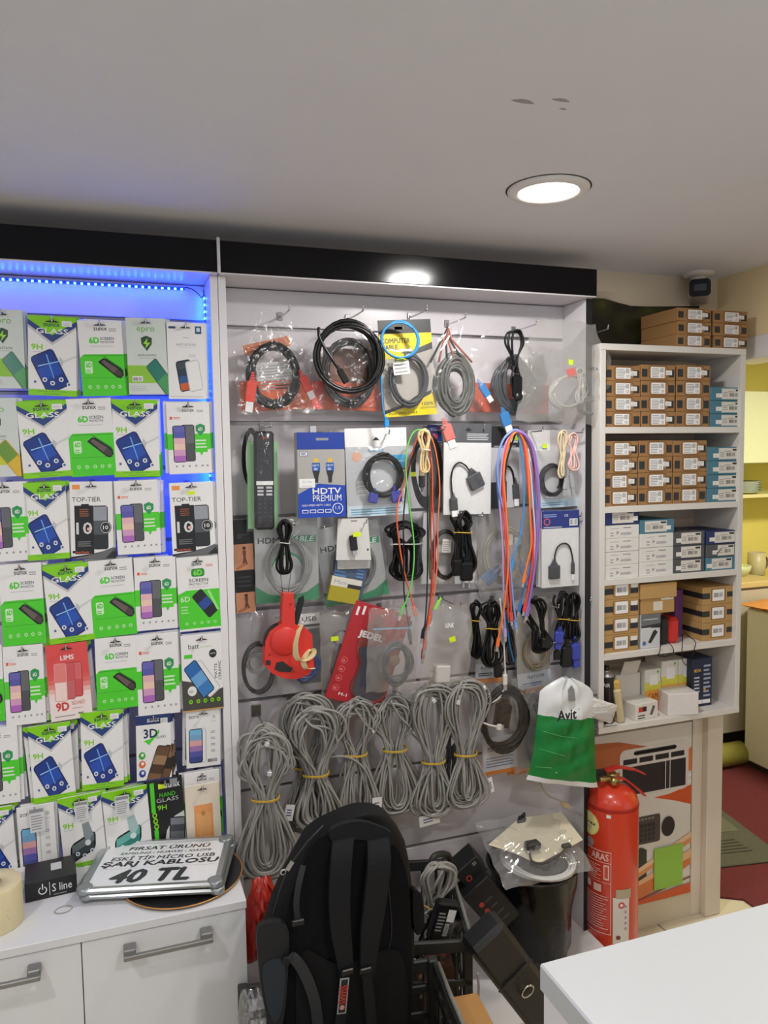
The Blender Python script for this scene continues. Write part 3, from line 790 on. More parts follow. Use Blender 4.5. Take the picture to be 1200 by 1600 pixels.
# ---------------------------------------------------------------- generic hanging goods
def smooth01(t):
    t = max(0., min(1., t)); return t * t * (3 - 2 * t)
def bag_mesh(w, h, bulge=.012, mat=CLEAR, seed=0, pinch=0.0, pinch_b=0.0, nu=14, nv=18, crink=.0016, back=.35, skew=0.0):
    r = random.Random(seed); ph = [(r.uniform(8, 34), r.uniform(8, 34), r.uniform(0, 6.28)) for _ in range(6)]
    fr_, bk_ = [], []
    for j in range(nv + 1):
        v = j / nv
        wf = (1 - pinch * smooth01((v - .62) / .38)) * (1 - pinch_b * smooth01((.34 - v) / .34))
        for i in range(nu + 1):
            u = i / nu
            x = (u - .5) * w * wf + w * .012 * math.sin(v * 23 + seed) * (1 if 0 < u < 1 else .8) + skew * (v - .5)
            z = (v - .5) * h + h * .012 * math.sin(u * 17 + seed * 2) * (v > .9 or v < .1)
            e = (math.sin(math.pi * u) ** .6) * (math.sin(math.pi * min(1, max(0, v))) ** .5 if 0 < v < 1 else 0)
            n = sum(math.sin(a * u * 2.2 + b * v * 2.2 + c) * abs(math.sin(b * u - a * v * .5 + c)) for a, b, c in ph) * crink * 1.5 * (.35 + .65 * e) if 0 < i < nu and 0 < j < nv else 0
            pl = pinch * math.sin(u * 31 + seed) * .004 * smooth01((v - .5) / .5)
            fr_.append((x, -bulge * e + n + pl, z)); bk_.append((x, bulge * back * e + n * .5 + pl, z))
    vs = fr_ + bk_; N = len(fr_); fs = []
    for j in range(nv):
        for i in range(nu):
            a = j * (nu + 1) + i
            fs.append((a, a + 1, a + nu + 2, a + nu + 1)); fs.append((N + a, N + a + nu + 1, N + a + nu + 2, N + a + 1))
    return MB().add(vs, fs, mat, True)
def bag(label, box, Y, mat=CLEAR, rot=0, bulge=.012, seed=1, name='plastic_bag', cat='plastic bag', **kw):
    c, w, h = frame(*box, Y)
    o = bag_mesh(w, h, bulge, mat, seed, **kw).build(name, None, c, (0, math.radians(rot), 0))
    tag(o, label, cat); o['_w'] = w; o['_h'] = h
    return o
def card(label, box, Y, fn=None, body=CARDW, rot=0, t=.003, name='card', cat='packaging', shape=None, pname='print'):
    c, w, h = frame(*box, Y)
    mb = MB()
    if shape: mb.prism([((u - .5) * w, (v - .5) * h) for u, v in shape], -t / 2, t / 2, body)
    else: mb.box(-w / 2, w / 2, -t / 2, t / 2, -h / 2, h / 2, body, min(.0008, t * .3))
    o = mb.build(name, None, c, (0, math.radians(rot), 0))
    if label: tag(o, label, cat)
    if fn:
        p = Print(w, h, t); fn(p); link(pname, p.mb.mesh(pname), o)
    return o
def pr_part(parent, w, h, t, fn, name='print'):
    p = Print(w, h, t); fn(p); return link(name, p.mb.mesh(name), parent)
def coil_path(w, h, turns, r, seed=0, thick=.35, dep=.012, n=26, tail=0):
    q = random.Random(seed); pts = []
    k0 = [(q.uniform(1 - thick, 1), q.uniform(1 - thick, 1), q.uniform(-dep, dep), q.uniform(-.04, .04), q.uniform(-.04, .04)) for _ in range(turns + 2)]
    a0 = q.uniform(0, 6.28)
    for t in range(int(turns * n) + 1):
        f = t / n; i = int(f); s = smooth01(f - i); A, B = k0[i], k0[min(i + 1, len(k0) - 1)]
        L = [A[j] + (B[j] - A[j]) * s for j in range(5)]
        a = a0 + f * 2 * math.pi
        pts.append((math.cos(a) * (w / 2 - r) * L[0] + L[3] * w * .5, L[2], math.sin(a) * (h / 2 - r) * L[1] + L[4] * h * .5))
    return pts
def coil(label, box, Y, turns, r, mat, seed=0, thick=.3, dep=.010, rot=0, name='coiled_cable', cat='cable', group=None, seg=6, tie=None):
    c, w, h = frame(*box, Y)
    o = MB().tube(coil_path(w, h, turns, r, seed, thick, dep), r, mat, seg).build(name, None, c, (0, math.radians(rot), 0), fix=False)
    tag(o, label, cat, group)
    if tie:
        u, v, m = tie
        cx, cz = (u - .5) * w, (v - .5) * h
        MB().tube(catmull([(cx - .011, -dep - r, cz), (cx, -dep - r * 2.2, cz + .002), (cx + .011, -dep - r, cz), (cx + .011, dep + r, cz), (cx, dep + 2 * r, cz), (cx - .011, dep + r, cz)], 3, True), .0013, m, 5, True).build('tie', o)
    return o
def folded_path(w, h, loops, r, seed, tie_v, wt, ww, wb, dep, n=5, ragged=.10):
    q = random.Random(seed); ctrl = []
    z = lambda v: (.5 - v) * h
    for k in range(loops):
        f = (k + q.random()) / loops
        a, b = .35 + .65 * q.random(), .12 + .88 * f          # nested loops fill the lobe
        t0 = ragged * q.random() ** 1.5; b0 = 1 - ragged * (1 - f * .8) * (.5 + .5 * q.random())
        sx, sb = q.uniform(-.10, .10) * w, q.uniform(-.06, .06) * w
        yt, yb = q.uniform(-dep, dep), q.uniform(-dep, dep)
        ang = q.uniform(0, 6.28); wr = math.sqrt(q.random()); wr2 = math.sqrt(q.random())
        xr, yr = abs(math.cos(ang)) * wr * ww * w / 2, math.sin(ang) * wr * dep * .7
        xl, yl = -abs(math.cos(ang * 1.7)) * wr2 * ww * w / 2, math.sin(ang * 1.7) * wr2 * dep * .7
        Wt, Wb = wt * w / 2 * a, wb * w / 2 * b
        right = [(sx, yt, z(t0)), (sx + Wt * .75, yt, z(t0 + .05)), (sx + Wt, yt, z(t0 + tie_v * .34)), (sx * .4 + xr + (Wt - xr) * .45, (yt + yr) / 2, z(t0 + (tie_v - t0) * .70)), (xr, yr, z(tie_v)),
                 (sb * .5 + xr + (Wb - xr) * .42, (yb + yr) / 2, z(tie_v + (b0 - tie_v) * .30)), (sb + Wb * .92, yb, z(tie_v + (b0 - tie_v) * .66)), (sb + Wb * .88, yb, z(tie_v + (b0 - tie_v) * .84)), (sb + Wb * .5, yb, z(b0 - .012))]
        left = [(sb, yb, z(b0)), (sb - Wb * .5, yb, z(b0 - .012)), (sb - Wb * .88, yb, z(tie_v + (b0 - tie_v) * .84)), (sb - Wb * .92, yb, z(tie_v + (b0 - tie_v) * .66)), (sb * .5 + xl + (-Wb - xl) * .42, (yb + yl) / 2, z(tie_v + (b0 - tie_v) * .30)), (xl, yl, z(tie_v)),
                (sx * .4 + xl + (-Wt - xl) * .45, (yt + yl) / 2, z(t0 + (tie_v - t0) * .70)), (sx - Wt, yt, z(t0 + tie_v * .34)), (sx - Wt * .75, yt, z(t0 + .05))]
        ctrl += right + left
    return catmull(ctrl, n)
def folded(label, box, Y, loops, r, mat, seed=0, tie_v=.5, wt=.9, ww=.3, wb=.9, dep=.012, tie_mat=None, rot=0, name='cable_bundle', cat='cable', group=None, seg=6, ragged=.10, ties=1, n=5):
    c, w, h = frame(*box, Y)
    o = MB().tube(folded_path(w, h, loops, r, seed, tie_v, wt, ww, wb, dep, n, ragged), r, mat, seg).build(name, None, c, (0, math.radians(rot), 0), fix=False)
    tag(o, label, cat, group)
    if tie_mat:
        W = ww * w / 2 + r * 1.6; dz = (.5 - tie_v) * h
        mb = MB()
        for k in range(ties):
            mb.tube([(W * math.cos(a), (dep + r) * math.sin(a), dz + (k - (ties - 1) / 2) * .003 + .0015 * math.sin(a * 2)) for a in [2 * math.pi * i / 16 for i in range(16)]], .0014, tie_mat, 5, True)
        mb.build('tie', o)
    return o
def plug(parent, loc, size, mat, tipmat=None, rot=0, name='plug', down=True):
    """moulded connector with a tapered boot; parent-local metres"""
    x, y, z = loc; w, d, h = size
    mb = MB(); s = -1 if down else 1
    mb.box(-w / 2, w / 2, -d / 2, d / 2, -h / 2, h / 2, mat, min(w, d) * .2)
    n = 4
    for k in range(n):
        f = 1 - .16 * (k + 1); zz = -s * (h / 2 + k * h * .12)
        mb.box(-w / 2 * f * .7, w / 2 * f * .7, -d / 2 * f * .8, d / 2 * f * .8, zz, zz - s * h * .09, mat)
    if tipmat: mb.box(-w * .36, w * .36, -d * .3, d * .3, s * h / 2, s * (h / 2 + h * .5), tipmat)
    return mb.build(name, parent, (x, y, z), (0, math.radians(rot), 0))
def loc_in(o, px, py, Y):
    return o.matrix_basis.inverted() @ P(px, py, Y) if False else Euler(o.rotation_euler).to_matrix().inverted() @ (P(px, py, Y) - Vector(o.location))
def cable(label, pts, Y, r, mat, name='cable', cat='cable', group=None, n=6, seg=6):
    w = pxpath(pts, Y, n); c = w[0].copy()
    o = MB().tube([q - c for q in w], r, mat, seg).build(name, None, c, fix=False)
    return tag(o, label, cat, group)
def px_plug(o, px, py, Y, wpx, hpx, mat, tip=None, rot=0, name='plug', d=.008, down=True):
    k = Y / 1130.0
    return plug(o, loc_in(o, px, py, Y), (wpx * k, d, hpx * k), mat, tip, rot, name, down)
def sticker(parent, px, py, w, h, Y, col='#d4ee1e', rot=0, name='price_sticker', lines=0):
    k = Y / 1130.0; l = loc_in(parent, px, py, Y)
    mb = MB().box(-w * k / 2, w * k / 2, -.0003, .0003, -h * k / 2, h * k / 2, M(col, .5))
    if lines:
        p = Print(w * k, h * k, .0006); p.lines(.08, .12, .92, .9, lines, GREYI); 
    o = mb.build(name, parent, l, (0, math.radians(rot), 0))
    if lines: link('print', p.mb.mesh('print'), o)
    return o
ORC = M('#d9602e', .45, name='orange_card'); TIEY = M('#d2ac3a', .6, name='yellow_rubber_band'); TIEW = M('#dcdad4', .5, name='white_tie')
REDP = M('#e2483a', .4); BLUEP = M('#2f78b8', .35); DGREY = M('#45464a', .5, name='dark_grey_cord')

# ================================================================= top row
card('orange card foot inside the clear bag beside the white upright', (376, 594, 486, 641), 1.937, lambda p: p.lines(.5, .7, .9, .9, 2, M('#c8642e', .4)), ORC, -3)
card('orange printed card strip at the head of the clear bag', (380, 532, 455, 548), 1.94, lambda p: p.lines(.05, .2, .95, .9, 2, M('#b8521e', .4)), M('#cf7a4e', .45), -14, .001)
card('white printed leaflet inside the black coil of the clear bag', (402, 565, 462, 612), 1.936, lambda p: p.lines(.05, .08, .95, .95, 9, GREYI), M('#c9c6c4', .5), -6, .001)
o = coil('black cable coil in the clear bag at the top left of the cable wall', (384, 532, 472, 641), 1.918, 10, .0044, CORD_BLACK, 3, .26, .009)
px_plug(o, 392, 612, 1.903, 15, 30, REDP, CARDW, 8); px_plug(o, 478, 600, 1.903, 13, 24, REDP, CARDW, -25)
bag('crumpled clear bag with black cable and orange card, top left of the cable wall', (368, 486, 490, 646), 1.905, CLEAR, -2, .016, 4, pinch=.55, crink=.003)
hook(P(437, 497, 1.999), 'hook above the clear bag at the top left of the cable wall', .9)
card('orange red card foot behind the large loose black cable coil', (488, 598, 600, 641), 1.945, lambda p: (p.rect(.0, .0, .14, .99, REDP), p.lines(.5, .1, .95, .3, 1, M('#a8481e', .4))), M('#c2512a', .45), 2)
card('brown printed card inside the coil behind the loose black coil', (505, 545, 590, 600), 1.947, lambda p: (p.rect(.5, .2, .9, .7, M('#8a5a40', .4)), p.lines(.1, .1, .45, .8, 5, M('#7a4a30', .4))), M('#6e4430', .45), 2, .001)
coil('dark cable coil in the clear bag behind the loose black coil', (500, 524, 592, 640), 1.928, 10, .0044, M('#1c1614', .4), 9, .26, .008)
bag('clear bag behind the large loose black cable coil', (482, 508, 606, 646), 1.908, CLEAR, 1, .014, 8, pinch=.3, crink=.0028)
o = coil('thick glossy black cable coil hanging loose in front of its bag', (486, 497, 602, 620), 1.872, 9, .0047, M('#0d0d0f', .28, name='glossy_black_cord'), 14, .2, .012, tie=(.47, .93, CORD_BLACK))
l0 = [loc_in(o, *q) for q in ((498, 512, 1.868), (500, 530, 1.862), (518, 560, 1.858), (532, 580, 1.858))]
MB().tube(catmull(l0, 6), .0042, M('#0d0d0f', .28, name='glossy_black_cord'), 6).build('cable_end', o)
px_plug(o, 536, 588, 1.857, 10, 22, CORD_BLACK, None, -30)
hook(P(543, 500, 1.999), 'hook above the large loose black cable coil', 1.05)
def _comp(p):
    p.rect(0, .80, 1, 1, INK); p.poly([(0, .60), (.42, .60), (1, .76), (1, .86), (0, .86)], M('#e6cf1e', .35)); p.poly([(.38, .60), (1, .69), (1, .76), (.7, .70)], INK)
    p.text('COMPUTER', .03, .76, .58, .81, INK, .02); p.text('CABLE', .03, .695, .34, .745, INK, .02)
    p.poly([(0, .0), (1, .0), (1, .24), (.62, .15), (.42, .10), (0, .03)], M('#e6cf1e', .35)); p.poly([(0, .03), (.42, .10), (.62, .15), (1, .24), (1, .27), (.6, .20), (.4, .13), (0, .07)], INK)
    p.text('100%', .72, .10, .94, .135, INK, .02); p.text('INTERNETWORKED', .68, .065, .97, .085, INK, .0); p.text('HIGH SPEED CABLE', .08, .022, .62, .045, INK, .01); p.rect(.30, .90, .46, .93, CARDW, .05)
cmp_ = card('yellow and black cable pouch with printed lettering in the top row', (596, 500, 678, 650), 1.915, _comp, M('#a9a49b', .5), -4, .002, name='cable_pouch')
o = coil('grey cable coil inside the yellow and black pouch', (606, 548, 672, 640), 1.896, 9, .0036, M('#3d3e42', .5), 21, .28, .004)
sticker(cmp_, 627, 574, 27, 22, 1.884, '#e2e0da', -4, 'white_label', 3); sticker(cmp_, 625, 557, 13, 8, 1.883, '#cfee10', -4)
bag('clear plastic film over the yellow and black pouch', (594, 540, 682, 640), 1.893, CLEAR, -4, .010, 31, crink=.001)
BLUEC = M('#2f8fd0', .38, name='blue_cord')
o = coil('bright blue cable ring hung over the yellow and black pouch', (594, 499, 656, 565), 1.874, 3, .0027, BLUEC, 5, .12, .004, tie=(.52, .04, M('#c8e02a', .5)))
l0 = [loc_in(o, *q) for q in ((594, 560, 1.874), (596, 600, 1.876), (598, 635, 1.874), (602, 655, 1.872))]
MB().tube(catmull(l0, 6), .0025, BLUEC).build('cable_end', o); px_plug(o, 604, 662, 1.872, 8, 11, BLUEC, CARDW)
hook(P(640, 497, 1.999), 'hook above the yellow and black pouch', .95)
# braided cable bag
SPK = M('#4c4d4a', .5, vary=1.6, scale=420, name='speckled_braid')
o = coil('speckled grey braided cable coil in the clear diamond bag', (676, 548, 746, 655), 1.905, 20, .0045, SPK, 33, .7, .013)
px_plug(o, 700, 676, 1.90, 18, 26, M('#d8746c', .4), CARDW, -20, d=.01)
for k in range(6):
    a = (672 + 13 * k, 560, 0); 
    MB().tube([loc_in(o, *q) for q in ((700, 512, 1.902), (698 + (k - 2.5) * 3, 530, 1.9), (705 + (k - 2.5) * 13, 566, 1.898))], .0028, M('#b06a5a' if k % 2 else '#3a3636', .5)).build('cord', o)
bag('clear diamond shaped bag with speckled cable and red plug, top row', (664, 498, 756, 692), 1.898, CLEAR, 4, .016, 12, pinch=.75, pinch_b=.75, crink=.003)
hook(P(698, 508, 1.999), 'hook above the diamond shaped bag', .95)
card('orange red card showing behind the bags at the right of the top row', (735, 600, 858, 645), 1.965, None, M('#c0502e', .45), 1)
for k, (a, b) in enumerate(((836, 858), (838, 850))):
    pass
FLATC = M('#3c3e42', .35, name='flat_grey_cord')
o = coil('dark grey flat cable coil in the clear bag behind the black power cord', (766, 548, 838, 652), 1.915, 20, .0045, FLATC, 41, .6, .010)
px_plug(o, 757, 610, 1.905, 12, 22, BLUEP, CARDW, -35); px_plug(o, 790, 655, 1.902, 17, 22, BLUEP, CARDW, -20)
bag('clear bag with flat grey cable and blue plugs, turned on its corner', (728, 512, 852, 668), 1.900, CLEAR, 22, .016, 17, pinch=.35, crink=.0026)
bag('crumpled clear bag edge right of the flat grey cable bag', (826, 530, 862, 645), 1.93, CLEAR, 0, .010, 19)
o = folded('short black power cord loop in front of the flat grey cable bag', (790, 516, 820, 582), 1.875, 3, .0032, CORD_BLACK, 6, .8, .95, .25, .3, .006)
MB().tube(catmull([loc_in(o, *q) for q in ((806, 570, 1.872), (800, 585, 1.87), (799, 600, 1.87), (806, 618, 1.87))], 5), .003, CORD_BLACK).build('cable_end', o)
px_plug(o, 808, 604, 1.868, 16, 34, CORD_BLACK, None, 0, d=.016)
MB().lathe([(.0, -.008), (.011, -.008), (.012, -.002), (.012, .004), (0, .006)], BLACKP, 14, 'y', loc_in(o, 809, 620, 1.867)).build('plug_face', o)
hook(P(802, 518, 1.999), 'hook above the short black power cord', 1.0)
WCORD = M('#d9d6cf', .5, name='white_cord')
o = coil('white cable coil lying in the bottom of the frosted bag', (852, 585, 925, 640), 1.89, 4, .003, WCORD, 51, .35, .010, rot=-20)
folded('white folded cable standing in the frosted bag', (896, 575, 918, 632), 1.885, 3, .003, WCORD, 52, .3, .6, .5, .8, .006)
coil('grey tangled cable in the bottom right of the frosted bag', (895, 618, 952, 652), 1.885, 6, .0024, M('#6d6b68', .5), 53, .5, .008)
fb = bag('large frosted bag of white cables at the right end of the top row', (812, 502, 956, 662), 1.868, FROST, 3, .026, 23, pinch=.42, crink=.004)
sticker(fb, 892, 566, 9, 9, 1.846, '#c8e02a'); sticker(fb, 893, 582, 18, 14, 1.845, '#c86a64', -20)
MB().text('UKA', -.014, -.004, .014, .004, 0, M('#55504c', .5), .02).build('lettering', fb, loc_in(fb, 928, 576, 1.838), (0, math.radians(3), 0))
hook(P(905, 526, 1.999), 'hook above the frosted bag of white cables', 1.1)

# ================================================================= second row
coil('black cable coil edge showing left of the bagged remote control', (377, 668, 408, 766), 1.965, 5, .004, CORD_BLACK, 61, .15, .006)
REM = M('#26262c', .45, name='remote_plastic')
rb = frame(397, 674, 428, 828, 1.903)
o = MB().box(-rb[1] / 2, rb[1] / 2, -.009, .009, -rb[2] / 2, rb[2] / 2, REM, .006).build('remote_control', None, rb[0], (0, math.radians(1), 0))
tag(o, 'dark television remote control in the narrow clear bag', 'remote control')
def _btn(n, u, v, w, h, m): MB().box(-w, w, -.0012, .0012, -h, h, m, .0006).build(n, o, ((u - .5) * rb[1], -.0095, (v - .5) * rb[2]))
_btn('power_button', .5, .93, .005, .0035, M('#8a2c2c', .4))
_btn('label_strip', .5, .475, .021, .005, CARDW)
for i, v in enumerate((.43, .395, .36)):
    for u in (.28, .72): _btn('button', u, v, .0075, .0027, M('#c9c9ce', .4))
for v in (.31, .265, .22, .175, .13, .085):
    for u in (.22, .5, .78): _btn('button', u, v, .0035, .0025, M('#3a3a44', .4))
for v in (.87, .82, .76, .70, .64, .58):
    for u in (.3, .7): _btn('button', u, v, .003, .0025, M('#3a3a44', .4))
card('thin pale green liner sheet behind the remote control', (387, 690, 434, 826), 1.925, None, M('#8fcf8c', .4), 1, .001, name='liner_sheet')
bag('narrow clear bag holding the remote control', (385, 660, 437, 832), 1.898, CLEAR, 1, .013, 3, crink=.0022)
card(None, (0, 0, 1, 1), 1.9) if False else None
hook(P(409, 670, 1.999), 'hook above the bagged remote control', 1.0)
def _hd(p):
    p.rect(0, .80, 1, 1, M('#1c3c9c', .3)); p.rect(.40, .905, .66, .935, M('#8d8f98', .4)); p.rect(.0, .80, 1, .805, M('#10256a', .3))
    p.rect(.05, .725, .22, .775, M('#1c3c9c', .3)); p.rect(.06, .73, .21, .77, CARDW); p.text('4K', .075, .735, .195, .766, M('#16306e', .3), .03)
    p.poly([(0, 0), (1, 0), (1, .37), (.42, .40), (.36, .385), (0, .28)], M('#1c44b0', .3))
    for u in (.39, .68):
        p.rect(u - .05, .645, u + .05, .70, M('#d9b454', .3)); p.rect(u - .085, .55, u + .085, .645, M('#1f5cae', .3), .02); p.text('HDTV', u - .07, .60, u + .07, .625, CARDW); p.lines(u - .05, .56, u + .05, .59, 2, CARDW)
        p.poly([(u - .08, .55), (u + .08, .55), (u + .045, .48), (u + .035, .41), (u - .035, .41), (u - .045, .48)], INK)
    p.text('HDTV', .31, .278, .90, .345, CARDW, .03); p.text('PREMIUM', .31, .19, .91, .265, CARDW, .0)
    p.text('HIGH SPEED HDTV CABLE', .08, .135, .68, .158, CARDW); p.disc(.83, .10, .115, CARDW, 18); p.disc(.83, .10, .10, M('#1c44b0', .3), 18); p.text('1.5', .78, .09, .88, .125, CARDW)
    for u in (.08, .24, .40, .56): p.rect(u, .055, u + .13, .095, CARDW, .01); p.rect(u + .012, .062, u + .118, .088, M('#1c44b0', .3), .01)
    p.rect(.03, .355, .36, .46, CARDW); p.text('Q S line', .10, .405, .29, .44, GREYI); p.lines(.08, .37, .3, .39, 1, LGREY)
b_ = card('blue and grey cable box printed with two gold connectors', (463, 676, 537, 808), 1.895, _hd, M('#a9a7a5', .4), 0, .03, name='cable_box', cat='box')
hook(P(500, 683, 1.999), 'hook above the blue and grey cable box', .8)
tag(MB().box(-.0095, .0095, -.004, 0, -.012, .012, CHROME, .001).build('wall_clip', None, P(489, 672, 1.9995)), 'small silver clip on the groove above the blue cable box', 'clip')
def vga_pouch(p):
    p.rect(0, .79, 1, 1, CARDW); p.text('CABLE', .36, .73, .62, .765, M('#3f9ac8', .3), .02); p.poly([(.44, .86), (.56, .86), (.50, .90)], INK)
    p.rect(.76, .62, .97, .69, M('#2fa0d8', .3)); p.rect(.76, .545, .97, .61, M('#1f8cc4', .3)); p.rect(.78, .52, .97, .54, INK); p.disc(.18, .68, .08, M('#d8a48c', .4))
    for v in (.37, .32, .27, .22): p.rect(.17, v, .38, v + .035, CARDW, .02); p.lines(.19, v + .008, .36, v + .025, 1, GREYI)
    p.rect(0, .0, 1, .125, M('#cfdde6', .4)); p.lines(.06, .02, .95, .10, 3, M('#4aa0c8', .4)); p.rect(.84, .16, .95, .30, CARDW); p.bars(.855, .18, .935, .28, 8, INK)
card('second clear cable pouch peeking out behind the white topped pouch', (537, 690, 600, 806), 1.935, lambda p: (p.lines(.05, .05, .4, .4, 7, M('#4aa0c8', .4)),), M('#b9bcc0', .4), 1, .002, name='cable_pouch')
vp = card('white topped clear pouch with black monitor cable and blue plugs', (541, 669, 637, 806), 1.918, vga_pouch, M('#bcbec2', .3), -1, .002, name='cable_pouch')
o = coil('black monitor cable coil in the white topped pouch', (566, 704, 632, 782), 1.902, 12, .0034, CORD_BLACK, 71, .28, .008)
px_plug(o, 583, 778, 1.898, 15, 16, M('#3c3f9c', .4), None, 12, d=.012); px_plug(o, 619, 776, 1.898, 17, 18, M('#3c3f9c', .4), None, -10, d=.012)
bag('clear front film of the white topped pouch', (543, 698, 636, 804), 1.897, CLEAR, -1, .012, 26, crink=.002)
hook(P(587, 680, 1.999), 'hook above the white topped cable pouch', .85)
# dark goods behind the long coloured cables
card('blue headed card behind the beige cable', (668, 664, 690, 692), 1.955, lambda p: (p.disc(.5, .35, .22, M('#b04a5a', .4)), p.rect(.0, .05, 1, .08, CARDW), p.lines(.2, .7, .8, .9, 2, M('#8aa0d8', .4))), M('#1f2f7c', .4))
o = coil('black cable coil in the grey bag beside the green cable', (641, 672, 692, 796), 1.945, 10, .0038, CORD_BLACK, 73, .25, .008)
sticker(o, 646, 741, 10, 7, 1.93)
px_plug(o, 659, 752, 1.93, 10, 18, M('#2a2624', .4), M('#d8bc8a', .3), 0, down=False)
bag('grey bag holding a black coil behind the green cable', (637, 668, 694, 802), 1.932, CLEAR, 0, .008, 29)
bag('dark grey bag behind the white adapter pouch', (668, 690, 700, 800), 1.968, FROST, 0, .006, 30)
LONG = 'long thin cables hung over one hook'
def strand(label, pts, Y, col, tipm=None, r=.0021, group=LONG):
    o = cable(label, pts, Y, r, M(col, .4), 'charging_cable', 'cable', group)
    if tipm:
        (x1, y1), (x0, y0) = pts[-1][:2], pts[-2][:2]
        a = math.degrees(math.atan2(x1 - x0, y1 - y0)); px_plug(o, x1, y1, Y + (pts[-1][2] if len(pts[-1]) > 2 else 0), 6, 16, M(col, .4), tipm, -a, d=.005)
    return o
SIL = M('#b9babd', .35, .6)
strand('bright green cable hanging left of the beige cable', [(668, 680, .03), (660, 672, .0), (648, 674), (639, 690), (634, 720), (636, 760), (641, 800), (646, 840), (647, 870), (644, 905), (636, 935), (628, 955)], 1.873, '#6fd05a', CARDW)
strand('orange red cable swinging left below the green cable', [(664, 674, .03), (650, 690, .02), (630, 760, .02), (620, 800), (624, 850), (631, 890), (640, 925), (648, 955)], 1.878, '#e8653e', SIL)
strand('thin black cable with a rod end hanging beside the green cable', [(666, 676, .03), (642, 720, .02), (631, 800), (631, 860), (631, 920), (636, 960), (640, 992)], 1.876, '#141416', BLACKP)
strand('orange cable hanging furthest right of the first cable group', [(664, 672, .02), (676, 688), (684, 725), (687, 765), (684, 820), (684, 870), (678, 930), (671, 970)], 1.872, '#ee7a48', SIL)
strand('dark red cable hanging in the middle of the first cable group', [(662, 674, .03), (672, 700), (674, 760), (673, 830), (675, 880), (672, 940), (664, 990), (661, 1022)], 1.874, '#b03a38', SIL)
strand('coral cable hanging under the beige folded cable', [(662, 676, .03), (674, 720), (676, 790), (679, 850), (677, 910), (670, 960), (664, 1008)], 1.870, '#e0563e', SIL)
strand('navy black cable hanging straight down in the first cable group', [(662, 676, .03), (668, 720), (668, 800), (668, 870), (667, 930), (664, 975), (661, 990)], 1.868, '#1a2430', SIL)
strand('olive green cable behind the dark red cable', [(662, 678, .04), (671, 740), (671, 800), (670, 860), (672, 905)], 1.885, '#5a7a3a')
BEI = M('#d8bd8c', .5, name='beige_cord')
folded('beige folded cable tied with white at the first cable group', (654, 670, 674, 740), 1.858, 4, .0026, BEI, 81, .47, .95, .5, .9, .006, TIEW, group=None)
hook(P(664, 674, 1.999), 'hook carrying the first group of long cables', 1.05)
# white adapter pouch
def pouch_header(p, col, logo=None):
    p.rect(0, .79, 1, 1, M(col, .35)); p.lines(.48, .82, .95, .90, 4, LGREY); p.poly([(.40, .93), (.46, .93), (.48, .95), (.54, .95), (.56, .93), (.62, .93), (.51, .91)], INK)
def adapter(parent, cable_pts, Y, sq, plugq, m=DGREY):
    MB().tube([loc_in(parent, *q[:2], Y) for q in []] or [loc_in_v(parent, v) for v in pxpath(cable_pts, Y)], .0024, CORD_BLACK).build('adapter_cord', parent)
    px_plug(parent, sq[0], sq[1], Y, sq[2], sq[3], m, None, sq[4], 'adapter_body', .011)
    px_plug(parent, plugq[0], plugq[1], Y, plugq[2], plugq[3], m, CARDW, plugq[4], 'adapter_plug', .008, plugq[5] if len(plugq) > 5 else True)
def loc_in_v(o, v): return Euler(o.rotation_euler).to_matrix().inverted() @ (v - Vector(o.location))
SILW = M('#dcdcdc', .25, bump=.5, scale=40, name='silvery_white_pouch', vary=.04)
wp0 = card('white pouch behind the grey topped adapter pouch', (696, 668, 766, 803), 1.918, None, SILW, 2, .004, name='adapter_pouch')
wp = card('white pouch with grey head holding a small black video adapter', (693, 662, 767, 804), 1.902, lambda p: pouch_header(p, '#55575c'), SILW, 1, .006, name='adapter_pouch')
adapter(wp, [(707, 775), (705, 750), (708, 732), (717, 723), (728, 728), (737, 742)], 1.893, (743, 752, 26, 24, -25), (709, 788, 13, 20, -5))
bag('clear front film of the grey topped adapter pouch', (695, 692, 768, 803), 1.896, CLEAR, 1, .010, 44, crink=.0024)
hook(P(730, 672, 1.999), 'hook above the grey topped adapter pouch', .85)
bp_ = card('clear pouch with black head behind the coloured cable loop', (767, 666, 811, 794), 1.93, lambda p: (p.rect(0, .74, 1, 1, INK), p.lines(.1, .75, .9, .775, 1, GREYI), p.rect(0, .0, .32, .32, INK), p.rect(.7, .80, .95, .92, CARDW)), M('#b9bac0', .35), 0, .003, name='adapter_pouch')
adapter(bp_, [(786, 745), (788, 732), (795, 729), (801, 737), (804, 755)], 1.924, (787, 768, 10, 36, 0), (806, 768, 11, 24, -3))
sticker(bp_, 806, 684, 8, 8, 1.926)
